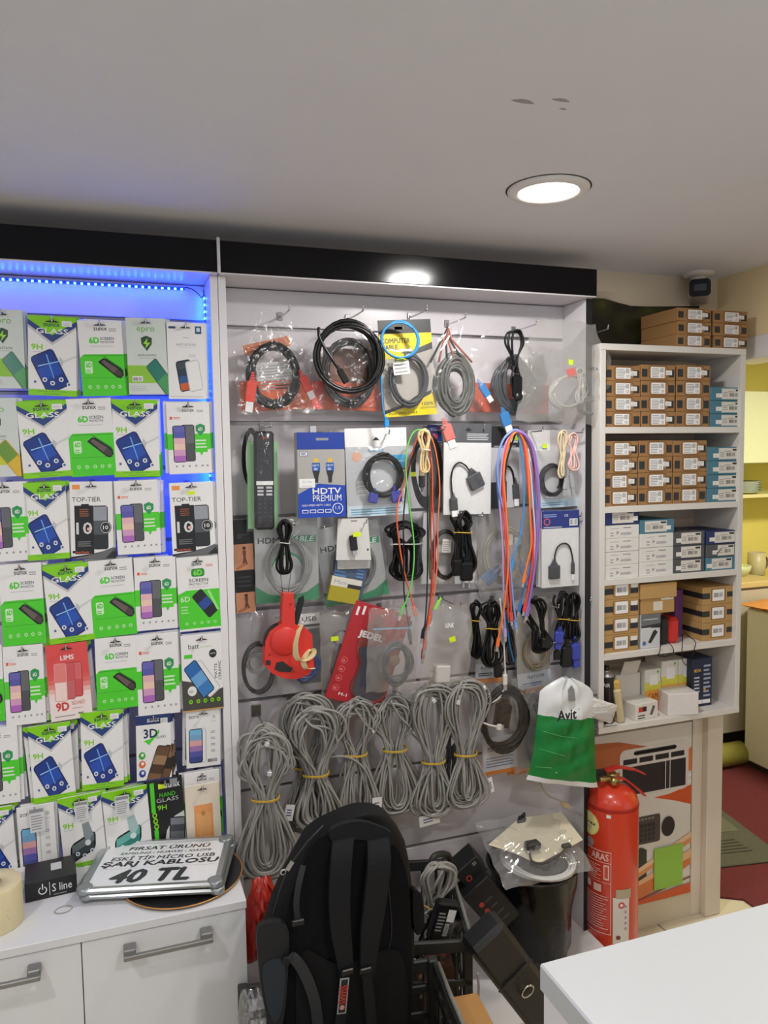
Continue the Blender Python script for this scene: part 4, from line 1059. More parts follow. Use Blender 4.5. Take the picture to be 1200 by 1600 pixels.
# coloured cable loop
LOOP = 'coloured charging cables looped over one hook'
L_ = [
 ('periwinkle blue cable forming the left edge of the coloured loop', '#7d9ad8', [(806, 972), (801, 930), (795, 860), (787, 800), (779, 760), (778, 720), (785, 690), (797, 676), (806, 672), (814, 676)], -.004, .0027),
 ('lilac cable inside the left edge of the coloured loop', '#b49ad0', [(789, 985), (787, 930), (785, 850), (781, 790), (783, 740), (788, 700), (798, 680), (808, 673), (820, 682), (830, 705), (838, 740), (840, 790), (838, 850), (832, 900), (826, 940), (822, 955)], .0, .0024),
 ('red orange cable on the left of the coloured loop', '#de4a38', [(799, 960), (796, 910), (791, 850), (787, 800), (786, 740), (790, 705), (797, 684), (806, 675), (816, 684), (822, 720), (826, 770), (831, 830), (833, 870), (826, 920), (820, 945)], -.006, .0024),
 ('orange cable in the middle of the coloured loop', '#ec7a3c', [(778, 1000), (786, 960), (793, 900), (794, 850), (790, 790), (787, 740), (793, 700), (803, 678), (812, 678), (822, 700), (826, 740), (828, 800), (830, 850), (824, 880), (819, 900)], -.008, .0024),
 ('sky blue cable dangling inside the coloured loop', '#4a8cc8', [(808, 678), (814, 700), (818, 750), (818, 800), (812, 840), (803, 868), (800, 880)], -.002, .0022),
 ('purple cable forming the right edge of the coloured loop', '#8f6ab8', [(808, 674), (822, 682), (832, 702), (838, 740), (842, 790), (840, 830), (838, 870), (833, 905), (828, 935), (824, 952)], -.010, .0026),
 ('pale pink cable on the right of the coloured loop', '#e6c4cc', [(808, 676), (818, 690), (828, 730), (833, 790), (836, 840), (833, 880), (826, 920), (822, 945)], .002, .0022),
 ('royal blue cable low on the right of the coloured loop', '#3f74c4', [(828, 720), (836, 780), (838, 820), (835, 860), (827, 895), (818, 920), (812, 945)], .004, .0022),
 ('crimson cable on the right of the coloured loop', '#b83a4a', [(812, 676), (826, 696), (834, 735), (836, 790), (832, 850), (830, 880), (824, 925), (821, 942)], .006, .0022),
 ('black cable in the middle of the coloured loop', '#17171a', [(806, 676), (792, 720), (787, 770), (790, 830), (793, 880), (796, 930)], .010, .0022),
]
L_ += [
 ('second periwinkle cable doubled along the left edge of the loop', '#6f8fd4', [(800, 965), (793, 915), (786, 850), (780, 790), (777, 745), (780, 705), (790, 682), (803, 672), (812, 674)], .012, .0026),
 ('violet cable doubled along the right edge of the loop', '#a07cc8', [(806, 671), (820, 678), (833, 698), (840, 735), (843, 785), (842, 840), (836, 885), (830, 920), (826, 945)], .008, .0025),
 ('coral red cable second from the left edge of the loop', '#e05a48', [(795, 955), (790, 900), (785, 840), (782, 780), (784, 730), (790, 698), (800, 680), (810, 676), (820, 690)], .004, .0025),
]
for lb, col, pts, dy, r in L_:
    o = cable(lb, pts, 1.866 + dy, r * 1.2, M(col, .38), 'charging_cable', 'cable', LOOP)
    for (a, b) in ((pts[-1], pts[-2]), (pts[0], pts[1])):
        if a[1] > 860: px_plug(o, a[0], a[1] + 4, 1.866 + dy, 6, 15, M(col, .4), SIL, -math.degrees(math.atan2(a[0] - b[0], a[1] - b[1])), d=.005)
hook(P(808, 676, 1.999), 'hook carrying the coloured charging cable loop', 1.1)
# white pouch right end of second row
wq = card('white topped pouch with black coil at the right end of the second row', (826, 672, 906, 793), 1.925, lambda p: (p.rect(.0, .74, .42, 1, CARDW), p.rect(.20, .76, .30, .80, M('#b8d4ea', .4)), p.rect(.0, .0, 1, .11, M('#bcd0dc', .4)), p.lines(.25, .03, .9, .08, 2, M('#4a90c0', .4))), M('#c4c4c6', .35), -1, .002, name='cable_pouch')
sticker(wq, 851, 697, 9, 7, 1.92)
coil('thin black cable coil in the pouch at the right end of the second row', (842, 722, 882, 778), 1.91, 11, .003, CORD_BLACK, 91, .26, .006)
bag('clear film of the pouch at the right end of the second row', (838, 698, 906, 792), 1.90, CLEAR, -1, .012, 47, crink=.0024)
o = folded('cream folded cable in front of the pouch at the right end', (869, 672, 888, 748), 1.878, 4, .0026, M('#d9c9a8', .5), 93, .55, .95, .35, .6, .005)
px_plug(o, 884, 756, 1.877, 8, 20, SIL, SIL, 10)
o = folded('pale pink folded cable at the right end of the second row', (885, 676, 905, 736), 1.876, 4, .0026, M('#e4bcb6', .5), 95, .5, .9, .6, .95, .005)
px_plug(o, 893, 752, 1.877, 8, 24, SIL, SIL, -10)
hook(P(870, 678, 1.999), 'hook above the cream and pink folded cables', 1.05)
# ================================================================= third row
def _pin(p):
    p.rect(0, 0, 1, 1, M('#141418', .4))
    for v0, v1 in ((.46, .74), (.0, .22)):
        p.rect(.0, v0, .98, v1, M('#e0a078', .4)); h = v1 - v0
        p.disc(.52, v0 + h * .84, .09, M('#4a2c20', .4)); p.poly([(.42, v0 + h * .75), (.62, v0 + h * .75), (.58, v0 + h * .5), (.68, v0 + h * .2), (.40, v0 + h * .2), (.47, v0 + h * .5)], M('#7a4630', .4)); p.poly([(.05, v0 + h * .1), (.6, v0 + h * .3), (.6, v0 + h * .18), (.1, v0)], M('#c07a54', .4))
    p.lines(.1, .28, .9, .42, 3, M('#3a3a40', .4)); p.poly([(.2, .80), (.4, .80), (.5, .83), (.8, .83), (.8, .85), (.2, .85)], M('#3a3a40', .4))
card('black pack with two orange photo prints beside the slat wall edge', (366, 812, 397, 957), 1.962, _pin, INK, -1, .01, name='accessory_pack')
GRN = M('#1f8a5a', .4, name='green_print')
def _hdmi(p):
    p.text('HDMI', .05, .70, .42, .765, INK, .04); p.rect(.46, .69, .97, .775, GRN); p.text('CABLE', .50, .70, .93, .765, M('#d8ece0', .4), .03, .3)
    p.poly([(0, 0), (1, 0), (1, .20), (.80, .10), (.5, .06), (.2, .10), (0, .20)], GRN); p.lines(.3, .15, .7, .18, 1, GREYI)
    p.disc(.5, .40, .25, M('#3a9a6a', .4), 20); p.disc(.5, .38, .235, M('#c6c9c8', .4), 20); p.rect(.2, .2, .8, .42, M('#b4b6b6', .4))
GPOUCH = M('#aeb0b0', .4, name='grey_pouch')
def grey_hdmi(label, box, rot, Y, seed):
    o = card(label, box, Y, _hdmi, GPOUCH, rot, .002, name='cable_pouch')
    return o
grey_hdmi('clear and green cable pouch behind the black folded cord, third row', (399, 808, 498, 940), 0, 1.945, 1)
coil('grey cable coil inside the green printed pouch, third row', (410, 835, 490, 930), 1.928, 9, .0038, M('#8a8c8c', .45), 101, .25, .006)
bag('clear front of the green printed pouch, third row', (398, 800, 502, 942), 1.918, CLEAR, 0, .014, 51, crink=.0025)
o = folded('black folded cord tied with white above the red tape reel', (430, 812, 459, 898), 1.88, 5, .0034, CORD_BLACK, 103, .42, .85, .35, .95, .010, TIEW)
MB().tube([loc_in_v(o, v) for v in pxpath([(438, 892), (440, 912), (444, 932), (449, 932), (452, 912), (455, 892)], 1.878)], .0007, BLACKP, 5).build('thin_string', o)
hook(P(444, 814, 1.999), 'hook above the black folded cord of the third row', 1.05)
grey_hdmi('second clear and green cable pouch tilted behind the white pouch', (500, 818, 600, 940), -8, 1.958, 2)
coil('dark grey cable coil inside the tilted green printed pouch', (514, 840, 590, 930), 1.942, 8, .0036, M('#6a6c6e', .45), 105, .3, .006)
bag('clear front of the tilted green printed pouch', (497, 812, 604, 942), 1.932, CLEAR, -8, .012, 53, crink=.0025)
bp2 = card('blue printed pouch under the small white pouch', (520, 866, 572, 934), 1.918, lambda p: (p.lines(.05, .1, .4, .9, 9, M('#5a8ac8', .4)), p.lines(.7, .5, .95, .95, 6, M('#5a8ac8', .4))), M('#4a5a78', .4), 14, .003, name='accessory_pouch')
yc = card('olive and white card box hanging below the blue printed pouch', (514, 903, 562, 941), 1.905, lambda p: (p.rect(.0, .62, 1, 1, M('#d6d4ca', .4)), p.rect(.55, .62, 1, .78, INK), p.text('Mini', .1, .72, .5, .88, GREYI)), M('#a89a26', .4), 14, .012, name='small_box', cat='box')
card('crinkled silver pouch under the small white pouch', (527, 862, 579, 889), 1.912, None, M('#b4b0aa', .25, .5, .8, 50), 2, .004, name='accessory_pouch')
wz = card('small white pouch with a black memory stick and lime sticker', (525, 810, 580, 876), 1.90, lambda p: (p.disc(.9, .25, .03, INK), p.rect(.42, .93, .6, .95, INK)), M('#d4d2d0', .35), 1, .003, name='accessory_pouch', shape=[(.06, 1), (.90, 1), (1, .0), (0, .03)])
kk = loc_in(wz, 551, 848, 1.894)
g_ = MB().box(-.0095, .0095, -.004, .004, -.024, .016, BLACKP, .002).box(-.006, .006, -.0022, .0022, -.036, -.024, SIL).build('memory_stick', None, P(552, 846, 1.892), (0, math.radians(-6), 0)); tag(g_, 'black memory stick with metal plug on the small white pouch', 'memory stick')
sticker(wz, 558, 835, 13, 7, 1.885)
hook(P(552, 812, 1.999), 'hook above the small white pouch of the third row', .9)
folded('thick black oval cable coil behind the orange red cable', (606, 815, 664, 906), 1.93, 9, .004, CORD_BLACK, 107, .38, .95, .75, .95, .012, TIEW)
cb_ = card('white backed pouch with a black coil, third row middle', (660, 802, 745, 912), 1.95, lambda p: (p.rect(.55, .1, 1, 1, M('#dcdcdc', .4)),), M('#c9c8c8', .35), 3, .002, name='cable_pouch')
o = coil('black cable coil with paper label in the third row middle pouch', (672, 826, 720, 907), 1.935, 8, .0034, CORD_BLACK, 109, .22, .006)
sticker(o, 698, 853, 16, 22, 1.925, '#ddd8cc', 6, 'paper_label', 5)
bag('clear bag over the black coil of the third row middle pouch', (652, 798, 722, 914), 1.925, CLEAR, 3, .012, 57, crink=.002)
o = folded('heavy black power cord bundle with two pin plug, third row', (702, 798, 744, 900), 1.895, 8, .0042, CORD_BLACK, 111, .33, .75, .5, .95, .014, TIEY)
px_plug(o, 728, 893, 1.88, 22, 30, CORD_BLACK, None, 2, d=.022); px_plug(o, 724, 914, 1.88, 3, 10, SIL, None, 0, 'pin', .003); px_plug(o, 733, 914, 1.88, 3, 10, SIL, None, 0, 'pin', .003); px_plug(o, 714, 887, 1.883, 16, 26, CORD_BLACK, SIL, 0, d=.018)
hook(P(722, 802, 1.999), 'hook above the heavy black power cord bundle', 1.0)
o = coil('beige flat network cable coil with blue plugs in the grey bag', (752, 818, 824, 916), 1.94, 10, .0028, M('#b4ac9c', .5), 113, .3, .008)
px_plug(o, 762, 898, 1.93, 10, 26, BLUEP, SIL, 55); px_plug(o, 768, 905, 1.928, 10, 24, BLUEP, SIL, 50); px_plug(o, 818, 892, 1.928, 10, 20, BLUEP, SIL, -20)
sticker(o, 797, 843, 10, 18, 1.925, '#d8d8da'); sticker(o, 809, 845, 12, 12, 1.925, '#dcdcdc')
bag('grey clear bag of beige network cable behind the coloured loop', (746, 795, 830, 925), 1.92, FROST, -3, .014, 59, crink=.0025)
def _navy(p):
    p.rect(0, .77, 1, 1, M('#23337c', .35)); p.lines(.05, .92, .5, .97, 2, M('#9aa6d8', .4)); p.disc(.14, .86, .09, M('#c05a6a', .4)); p.disc(.14, .86, .06, M('#23337c', .35)); p.rect(.74, .80, .96, .89, CARDW); p.bars(.76, .81, .94, .88, 9, INK); p.lines(.05, .785, .55, .80, 1, CARDW); p.text('CE', .6, .92, .7, .95, CARDW)
for k in range(2):
    card('white pouch with navy head, %s behind the front one' % ('first', 'second')[k], (842 - 2 * k, 797, 902 - 2 * k, 916), 1.912 + .012 * k, _navy, SILW, 1 + k, .004, name='adapter_pouch')
np_ = card('white pouch with navy head and small square video adapter', (846, 798, 904, 917), 1.898, _navy, SILW, 0, .005, name='adapter_pouch')
adapter(np_, [(867, 885), (867, 868), (872, 854), (882, 849), (890, 854), (894, 868), (895, 880)], 1.891, (866, 894, 21, 23, 0), (895, 888, 6, 20, 0))
bag('clear film of the navy headed adapter pouch', (846, 826, 905, 917), 1.894, CLEAR, 0, .009, 61, crink=.0018)
hook(P(876, 803, 1.999), 'hook above the navy headed adapter pouch', .85)

# ================================================================= fourth row
o = coil('thick black cable ring in the clear bag beside the red tape reel', (376, 1003, 431, 1086), 1.94, 4, .0046, M('#26262a', .4), 121, .08, .006)
coil('silvery plugs and wire tangle in the clear bag beside the red reel', (380, 1015, 422, 1055), 1.945, 5, .0024, M('#b0b2b8', .35), 122, .5, .008)
bag('crumpled clear bag with a thick black cable ring, fourth row', (369, 955, 435, 1090), 1.925, CLEAR, 0, .014, 63, pinch=.25, crink=.003)
hb = card('clear backed pouch behind the red tape reel', (432, 960, 502, 1082), 1.955, lambda p: (p.rect(.55, .86, 1, 1, M('#dedede', .4)), p.text('USB', .6, .9, .92, .96, INK, .02), p.rect(.45, .83, 1, .86, INK), p.rect(.5, .1, 1, .8, M('#5a6068', .4))), M('#a9a6a8', .35), -1, .002, name='cable_pouch')
coil('dark blue cable coil showing under the red tape reel', (448, 1010, 502, 1068), 1.925, 7, .0034, M('#22427c', .4), 123, .35, .008)
bag('clear film of the pouch behind the red tape reel', (430, 962, 504, 1084), 1.912, CLEAR, -1, .012, 65)
# red tape reel
RED = M('#d8362e', .38, name='red_plastic', vary=.04)
rl = empty('tape_reel', P(452, 1010, 1.862), (0, math.radians(2), 0))
k = 1.862 / 1130
def rp(px, py): 
    v = loc_in(rl, px, py, 1.862); return (v.x, v.z)
body = [rp(*q) for q in ((441, 926), (457, 926), (459, 955), (459, 974), (476, 980), (486, 990), (487, 1020), (489, 1040), (480, 1052), (462, 1059), (442, 1058), (424, 1050), (412, 1038), (412, 1020), (413, 1000), (420, 985), (432, 976), (439, 972), (439, 950))]
MB().prism(body, -.014, .016, RED).build('reel_body', rl)
dc = rp(443, 1000)
MB().lathe([(.0, -.0185), (.032, -.0185), (.036, -.016), (.036, -.013)], RED, 26, 'y', (dc[0], 0, dc[1])).build('reel_disc', rl)
MB().lathe([(.041, -.011), (.046, -.011), (.046, .013), (.041, .013)], M('#2a1c1a', .4), 28, 'y', (dc[0] - .004, 0, dc[1] - .003)).build('drum', rl)
MB().prism([rp(*q) for q in ((430, 1033), (440, 1031), (452, 1040), (456, 1042), (452, 1048), (434, 1047), (427, 1043))], -.0155, -.0135, INK).build('window', rl)
MB().prism([rp(*q) for q in ((414, 1029), (421, 1030), (421, 1037), (414, 1036))], -.0155, -.0135, INK).build('slot', rl)
MB().prism([rp(*q) for q in ((459, 974), (464, 950), (468, 935), (474, 931), (475, 938), (468, 965), (464, 978))], -.004, .010, BLACKP).build('lever', rl)
tp = [loc_in(rl, *q) for q in ((470, 976, 1.850), (464, 990, 1.842), (461, 1010, 1.838), (464, 1028, 1.836), (474, 1032, 1.832), (486, 1026, 1.83), (490, 1018, 1.834), (482, 1018, 1.842), (474, 1030, 1.842), (478, 1044, 1.838), (492, 1044, 1.836))]
tape = MB().ribbon(catmull(tp, 5), .019, .0008, M('#e6d9a8', .5, name='pale_tape'), side=(.55, -.8, .15)).build('measuring_tape', rl)
for u in (.12, .3): pass
for q in ((457, 1047), (420, 1020), (462, 985), (452, 942)): MB().lathe([(0, -.0165), (.0022, -.0165), (.0022, -.014)], M('#8a2a26', .4), 10, 'y', (rp(*q)[0], 0, rp(*q)[1])).build('screw', rl)
tag(rl, 'red plastic tape reel with handle and pale measuring tape sticking out', 'tool')
# grey bag with dark mouse
o = MB().lathe([(0, -.05), (.013, -.046), (.02, -.02), (.02, .02), (.014, .044), (0, .05)], M('#2b2b30', .35), 18, 'z').build('bagged_adapter', None, P(528, 1035, 1.94), (0, .15, 0), (.95, .6, 1.05)); tag(o, 'dark rounded device inside the grey bag beside the red blister', 'device')
coil('dark cable coil at the head of the grey bag beside the red blister', (518, 982, 548, 1012), 1.935, 5, .002, CORD_BLACK, 125, .3, .005)
gb = bag('grey clear bag with a dark rounded device and lime sticker', (501, 955, 566, 1095), 1.922, FROST, 0, .013, 67)
sticker(gb, 523, 998, 12, 7, 1.906)
# red blister
RB = M('#b02a34', .35, name='red_blister_card')
def _red(p):
    p.text('JEDEL', .22, .65, .64, .73, CARDW, .05); p.rect(.06, .86, .10, .95, CARDW); p.rect(.16, .88, .20, .97, CARDW)
    for v in (.40, .31, .22, .12): p.disc(.12, v, .055, M('#e06a6a', .4), 12); p.disc(.12, v, .045, RB, 12); p.lines(.09, v - .012, .15, v + .012, 2, M('#e8a0a0', .4))
    p.rect(.66, .10, .84, .20, CARDW); p.bars(.68, .115, .82, .185, 10, INK); p.lines(.52, .02, .86, .08, 4, M('#e08080', .4)); p.text('M-1', .20, .055, .34, .085, CARDW, .02)
rc = card('red blister card with dark blue cushioned mouse shape, tilted', (530, 948, 622, 1102), 1.90, _red, RB, 20, .004, name='blister_pack')
def bl(name, pts, th, mat):
    c0 = [loc_in(rc, x, y, 1.90) for x, y in pts]; MB().prism([(v.x, v.z) for v in catmull(c0, 3, True)], -.002 - th, -.002, mat).build(name, rc)
bl('blister', [(596, 958), (578, 972), (564, 990), (556, 1010), (560, 1035), (552, 1055), (545, 1075), (556, 1092), (580, 1096), (600, 1085), (606, 1050), (604, 1000)], .010, film('blister_film', haze=.03, gloss=.10))
bl('mouse_shape', [(590, 1010), (572, 1010), (560, 1014), (564, 1036), (554, 1062), (552, 1082), (570, 1092), (596, 1086), (602, 1050), (604, 1015)], .008, M('#1e2c4a', .6))
hook(P(592, 950, 1.999), 'hook above the red blister card', .95)
o = coil('blue grey cable coil in the clear zip bag over the red blister', (588, 1000, 648, 1074), 1.872, 9, .0036, M('#4a5866', .4), 127, .4, .008)
MB().lathe([(0, -.003), (.014, -.003), (.016, 0), (.014, .003), (0, .003)], M('#8a6a5a', .5), 14, 'y', loc_in(o, 616, 1032, 1.874)).build('cable_core', o)
zb = bag('clear zip bag with a blue grey cable over the red blister', (574, 950, 652, 1080), 1.862, FROST, 3, .014, 69, crink=.002)
MB().box(-.055, .055, -.0006, .0006, -.002, .002, M('#8ab8d8', .4)).build('zip_strip', zb, loc_in(zb, 614, 982, 1.856))
hook(P(612, 960, 1.999), 'hook above the clear zip bag', 1.15)
# frosted bag with white charger
ch = MB().box(-.022, .022, -.014, .014, -.024, .024, M('#e4e2de', .4), .004).build('charger', None, P(690, 1052, 1.872), (0, math.radians(4), 0))
for dz in (-.009, .009): MB().tube([(-.022, 0, dz), (-.036, 0, dz)], .0022, SIL, 8).build('pin', ch)
tag(ch, 'white mains charger in the tapered frosted bag', 'charger')
tb = card(None, (0, 0, 1, 1), 1.9) if False else None
fb2 = bag('tapered frosted bag with a white charger at its bottom', (662, 945, 738, 1070), 1.858, FROST, 4, .014, 71, pinch=.35, skew=.012)
MB().text('LINK', -.012, -.006, .012, .006, 0, CARDW, .03).build('lettering', fb2, loc_in(fb2, 703, 977, 1.842)); sticker(fb2, 707, 999, 11, 9, 1.842, '#d4ee1e', -18)
strand('lime tipped white charging lead beside the frosted bag', [(690, 935), (686, 940), (683, 946)], 1.86, '#9ae05a', SIL, .003, None)
hook(P(688, 935, 1.999), 'hook above the tapered frosted bag', 1.05)
folded('small black cord bundle with yellow tie beside the frosted bag', (733, 938, 754, 1030), 1.915, 5, .003, CORD_BLACK, 131, .34, .8, .5, .8, .01, TIEY)
wpch = card('white and orange printed pouch behind the black cord bundles', (744, 940, 786, 1067), 1.945, lambda p: (p.rect(0, .0, 1, .06, M('#d8823a', .4)), p.rect(0, .06, 1, .24, M('#c9cdd6', .4)), p.lines(.1, .09, .8, .14, 2, INK), p.text('PLATOON', .2, .17, .8, .205, INK, .01)), M('#b9b6b4', .35), 2, .002, name='cable_pouch')
o = folded('long black cord bundle with yellow tie behind the white cable', (750, 937, 788, 1042), 1.89, 9, .0032, CORD_BLACK, 133, .42, .8, .45, .95, .014, TIEY)
px_plug(o, 778, 1048, 1.885, 14, 22, BLACKP, None, 0, d=.014)
hook(P(768, 938, 1.999), 'hook above the long black cord bundle', 1.0)
o = cable('white charging cable hanging straight down with white plug', [(781, 935), (784, 960), (787, 1000), (789, 1040), (790, 1058), (788, 1075), (778, 1092), (762, 1100)], 1.872, .0024, WCORD, 'charging_cable')
px_plug(o, 789, 1062, 1.870, 8, 18, WCORD, SIL, 0)
cable('blue charging lead hanging behind the white cable', [(790, 955), (793, 985), (797, 1010), (803, 1035)], 1.90, .0026, M('#2f74b4', .4), 'charging_cable')
folded('dark cord bundle half hidden behind the white cable', (788, 945, 808, 1040), 1.935, 5, .003, M('#26282c', .4), 135, .4, .8, .5, .9, .01)
pq = card('clear windowed pouch with white label and orange foot, fourth row', (806, 935, 858, 1082), 1.94, lambda p: (p.rect(.0, 0, 1, .05, M('#d8823a', .4)), p.rect(0, .05, 1, .22, M('#d0d4da', .4)), p.text('PLATOON', .3, .15, .8, .185, INK, .01), p.lines(.15, .07, .9, .12, 2, M('#4a70a8', .4))), M('#b4b0a8', .35), -3, .002, name='cable_pouch')
coil('tan cable coil in the clear windowed pouch', (815, 985, 860, 1048), 1.925, 7, .003, M('#9a8c74', .5), 137, .3, .006)
bag('clear front of the windowed pouch, fourth row', (804, 935, 862, 1080), 1.915, CLEAR, -3, .012, 73)
o = folded('black power cord with angled plug in front of the windowed pouch', (821, 935, 858, 1020), 1.89, 5, .0038, CORD_BLACK, 139, .55, .8, .5, .95, .012, rot=-12)
px_plug(o, 853, 1005, 1.882, 18, 18, BLACKP, None, 20, d=.016); MB().tube([loc_in(o, 858, 1005, 1.88), loc_in(o, 869, 1004, 1.88)], .002, SIL).build('pin', o)
hook(P(836, 938, 1.999), 'hook above the black power cord with angled plug', 1.0)
VB = M('#3a46a8', .4, name='blue_vga_plug')
o = folded('black monitor cable loop with blue plug, fourth row end', (866, 925, 892, 1000), 1.90, 5, .0036, CORD_BLACK, 141, .55, .95, .6, .9, .012, TIEY)
px_plug(o, 873, 996, 1.893, 16, 20, VB, VB, 8, d=.016)
o = folded('second black monitor cable loop at the dark edge of the wall', (885, 927, 907, 1002), 1.895, 5, .0036, CORD_BLACK, 143, .55, .95, .6, .9, .012, TIEY)
px_plug(o, 899, 1018, 1.888, 17, 28, VB, VB, -4, d=.016); px_plug(o, 885, 1026, 1.892, 20, 36, BLACKP, None, 4, 'adapter_block', .02); px_plug(o, 870, 1024, 1.894, 12, 16, BLACKP, None, 0)
hook(P(886, 928, 1.999), 'hook above the black monitor cable loops', .95)

# ================================================================= grey network cable bundles
NET = 'grey network cable bundles'
def net(label, box, Y, loops, seed, tie_v, wt, wb, r=.0030, rot=0, dep=.02, n=4):
    return folded(label, box, Y, int(loops * 1.45), r, CORD_GREY, seed, tie_v, wt, .42, wb, dep, TIEY, rot, 'network_cable', 'cable', NET, 6, .13, 2, n)
RJ = M('#c9c9cc', .25, name='clear_plug_plastic')
b1 = net('grey network cable bundle hanging lowest and frontmost beside the white upright', (371, 1132, 459, 1376), 1.805, 17, 201, .47, .95, 1.2, .0034)
px_plug(b1, 421, 1209, 1.775, 7, 7, RJ, None, 10); px_plug(b1, 417, 1163, 1.78, 7, 7, RJ, None, 30)
b2 = net('grey network cable bundle behind, half hidden at the second hook', (438, 1085, 515, 1302), 1.90, 14, 203, .52, .95, .85, .003, 3)
b3 = net('grey network cable bundle tied low in front of the second hook', (452, 1106, 535, 1300), 1.858, 14, 205, .53, .95, 1.0, .0032)
b4 = net('grey network cable bundle with a loose end arching over it', (520, 1090, 592, 1280), 1.882, 13, 207, .46, .95, .95)
MB().tube([loc_in_v(b4, v) for v in pxpath([(512, 1183), (538, 1182), (560, 1192), (575, 1212), (584, 1240), (586, 1258)], 1.86)], .003, CORD_GREY).build('cable_end', b4)
MB().tube([loc_in_v(b4, v) for v in pxpath([(555, 1108), (570, 1130), (583, 1142)], 1.865)], .003, CORD_GREY).build('cable_end', b4); px_plug(b4, 583, 1143, 1.865, 4, 4, RJ, None, -40)
b5 = net('grey network cable bundle spread wide below the red blister', (578, 1085, 656, 1275), 1.89, 13, 209, .45, .8, 1.15)
MB().tube([loc_in_v(b5, v) for v in pxpath([(610, 1095), (625, 1120), (642, 1136)], 1.872)], .003, CORD_GREY).build('cable_end', b5)
b6 = net('grey network cable bundle under the tapered frosted bag', (640, 1066, 714, 1282), 1.872, 15, 211, .57, .95, 1.05, .0031)
px_plug(b6, 678, 1095, 1.85, 7, 7, RJ, None, -30)
b7 = net('grey network cable bundle beside the black coil bag', (693, 1062, 762, 1264), 1.862, 15, 213, .57, 1.0, .95, .0031)
px_plug(b7, 716, 1098, 1.835, 6, 7, RJ, None, 20); px_plug(b7, 757, 1075, 1.842, 5, 7, RJ, None, -20)
folded('dark grey cable bundle between the two rightmost network cable bundles', (690, 1140, 722, 1250), 1.93, 9, .003, M('#55545a', .5), 215, .3, .8, .5, 1, .012)
for (x, lb) in ((452, 'hook above the second grey network cable bundle'), (487, 'hook above the front grey bundle tied low'), (556, 'hook above the arching grey network bundle'), (617, 'hook above the grey bundle below the red blister'), (677, 'hook above the grey bundle under the frosted bag'), (727, 'hook above the grey bundle beside the black coil')):
    hook(P(x, 1092 - (x - 450) * .09, 1.999), lb, 1.15)
# double-wire hook and its bracket at the far side
hb_ = empty('bracket_hook', P(400, 1106, 1.999))
MB().box(-.012, .012, -.006, 0, -.022, .010, M('#8a8680', .35, .8), .001).build('bracket', hb_)
MB().tube([loc_in_v(hb_, P(399, 1112, 1.99)), loc_in_v(hb_, P(408, 1126, 1.90)), loc_in_v(hb_, P(412, 1134, 1.80)), loc_in_v(hb_, P(413, 1128, 1.78))], .0024, CHROME).build('wire', hb_)
tag(hb_, 'silver bracket hook carrying the frontmost grey cable bundle', 'hook')
# paper tags
def ptag(label, px, py, w, h, Y, rot, ln=3):
    k = Y / 1130; o = MB().box(-w * k / 2, w * k / 2, -.0005, .0005, -h * k / 2, h * k / 2, M('#e4e3e2', .6)).build('paper_tag', None, P(px, py, Y), (0, math.radians(rot), 0))
    p = Print(w * k, h * k, .001); p.lines(.2, .3, .8, .8, ln, M('#4a5a8a', .5)); link('print', p.mb.mesh('print'), o)
    tag(o, label, 'paper tag', 'paper tags on network cables')
ptag('folded white paper tag on the second grey bundle', 452, 1270, 14, 25, 1.845, 12); ptag('white paper tag with dark stamp at the arching cable end', 589, 1259, 16, 27, 1.855, 2); ptag('wide white paper tag under the grey bundle of the frosted bag', 671, 1281, 36, 18, 1.862, -5, 2); ptag('narrow white paper tag hanging beside the black coil bag', 766, 1227, 11, 26, 1.855, -12)
# black coil with pouch
card('white pouch with orange foot under the big black cable coil', (754, 1150, 808, 1208), 1.925, lambda p: (p.rect(0, 0, 1, .10, M('#d8823a', .4)), p.text('PLATOON', .15, .62, .75, .74, INK, .02), p.lines(.1, .2, .9, .5, 4, M('#7a84a4', .4))), M('#ccd0da', .35), -1, .003, name='cable_pouch')
card('grey printed pouch behind the white and green carrier bag', (796, 1060, 845, 1208), 1.945, lambda p: (p.rect(0, 0, 1, .05, M('#d8823a', .4)), p.lines(.2, .1, .9, .3, 5, GREYI)), M('#9c9a98', .35), 3, .002, name='cable_pouch')
o = coil('big black cable coil beside the white and green carrier bag', (750, 1068, 824, 1180), 1.885, 11, .0044, CORD_BLACK, 221, .26, .014)
px_plug(o, 785, 1118, 1.885, 28, 40, BLACKP, None, 10, 'adapter_block', .02)
MB().tube([loc_in_v(o, v) for v in pxpath([(752, 1128), (765, 1133), (776, 1135)], 1.86)], .003, WCORD).build('white_lead', o); px_plug(o, 780, 1136, 1.86, 10, 8, WCORD, SIL, -80)
bag('clear bag wrapped around the big black cable coil', (746, 1058, 826, 1190), 1.868, CLEAR, 0, .018, 75, crink=.003)
hook(P(785, 1062, 1.999), 'hook above the big black cable coil', 1.05)
coil('grey tangled cable in the clear bag beside the carrier bag', (815, 1080, 850, 1200), 1.91, 8, .003, M('#75757a', .5), 223, .5, .012)
bag('clear bag of grey tangled cable behind the carrier bag', (808, 1070, 856, 1206), 1.895, FROST, 5, .012, 77)
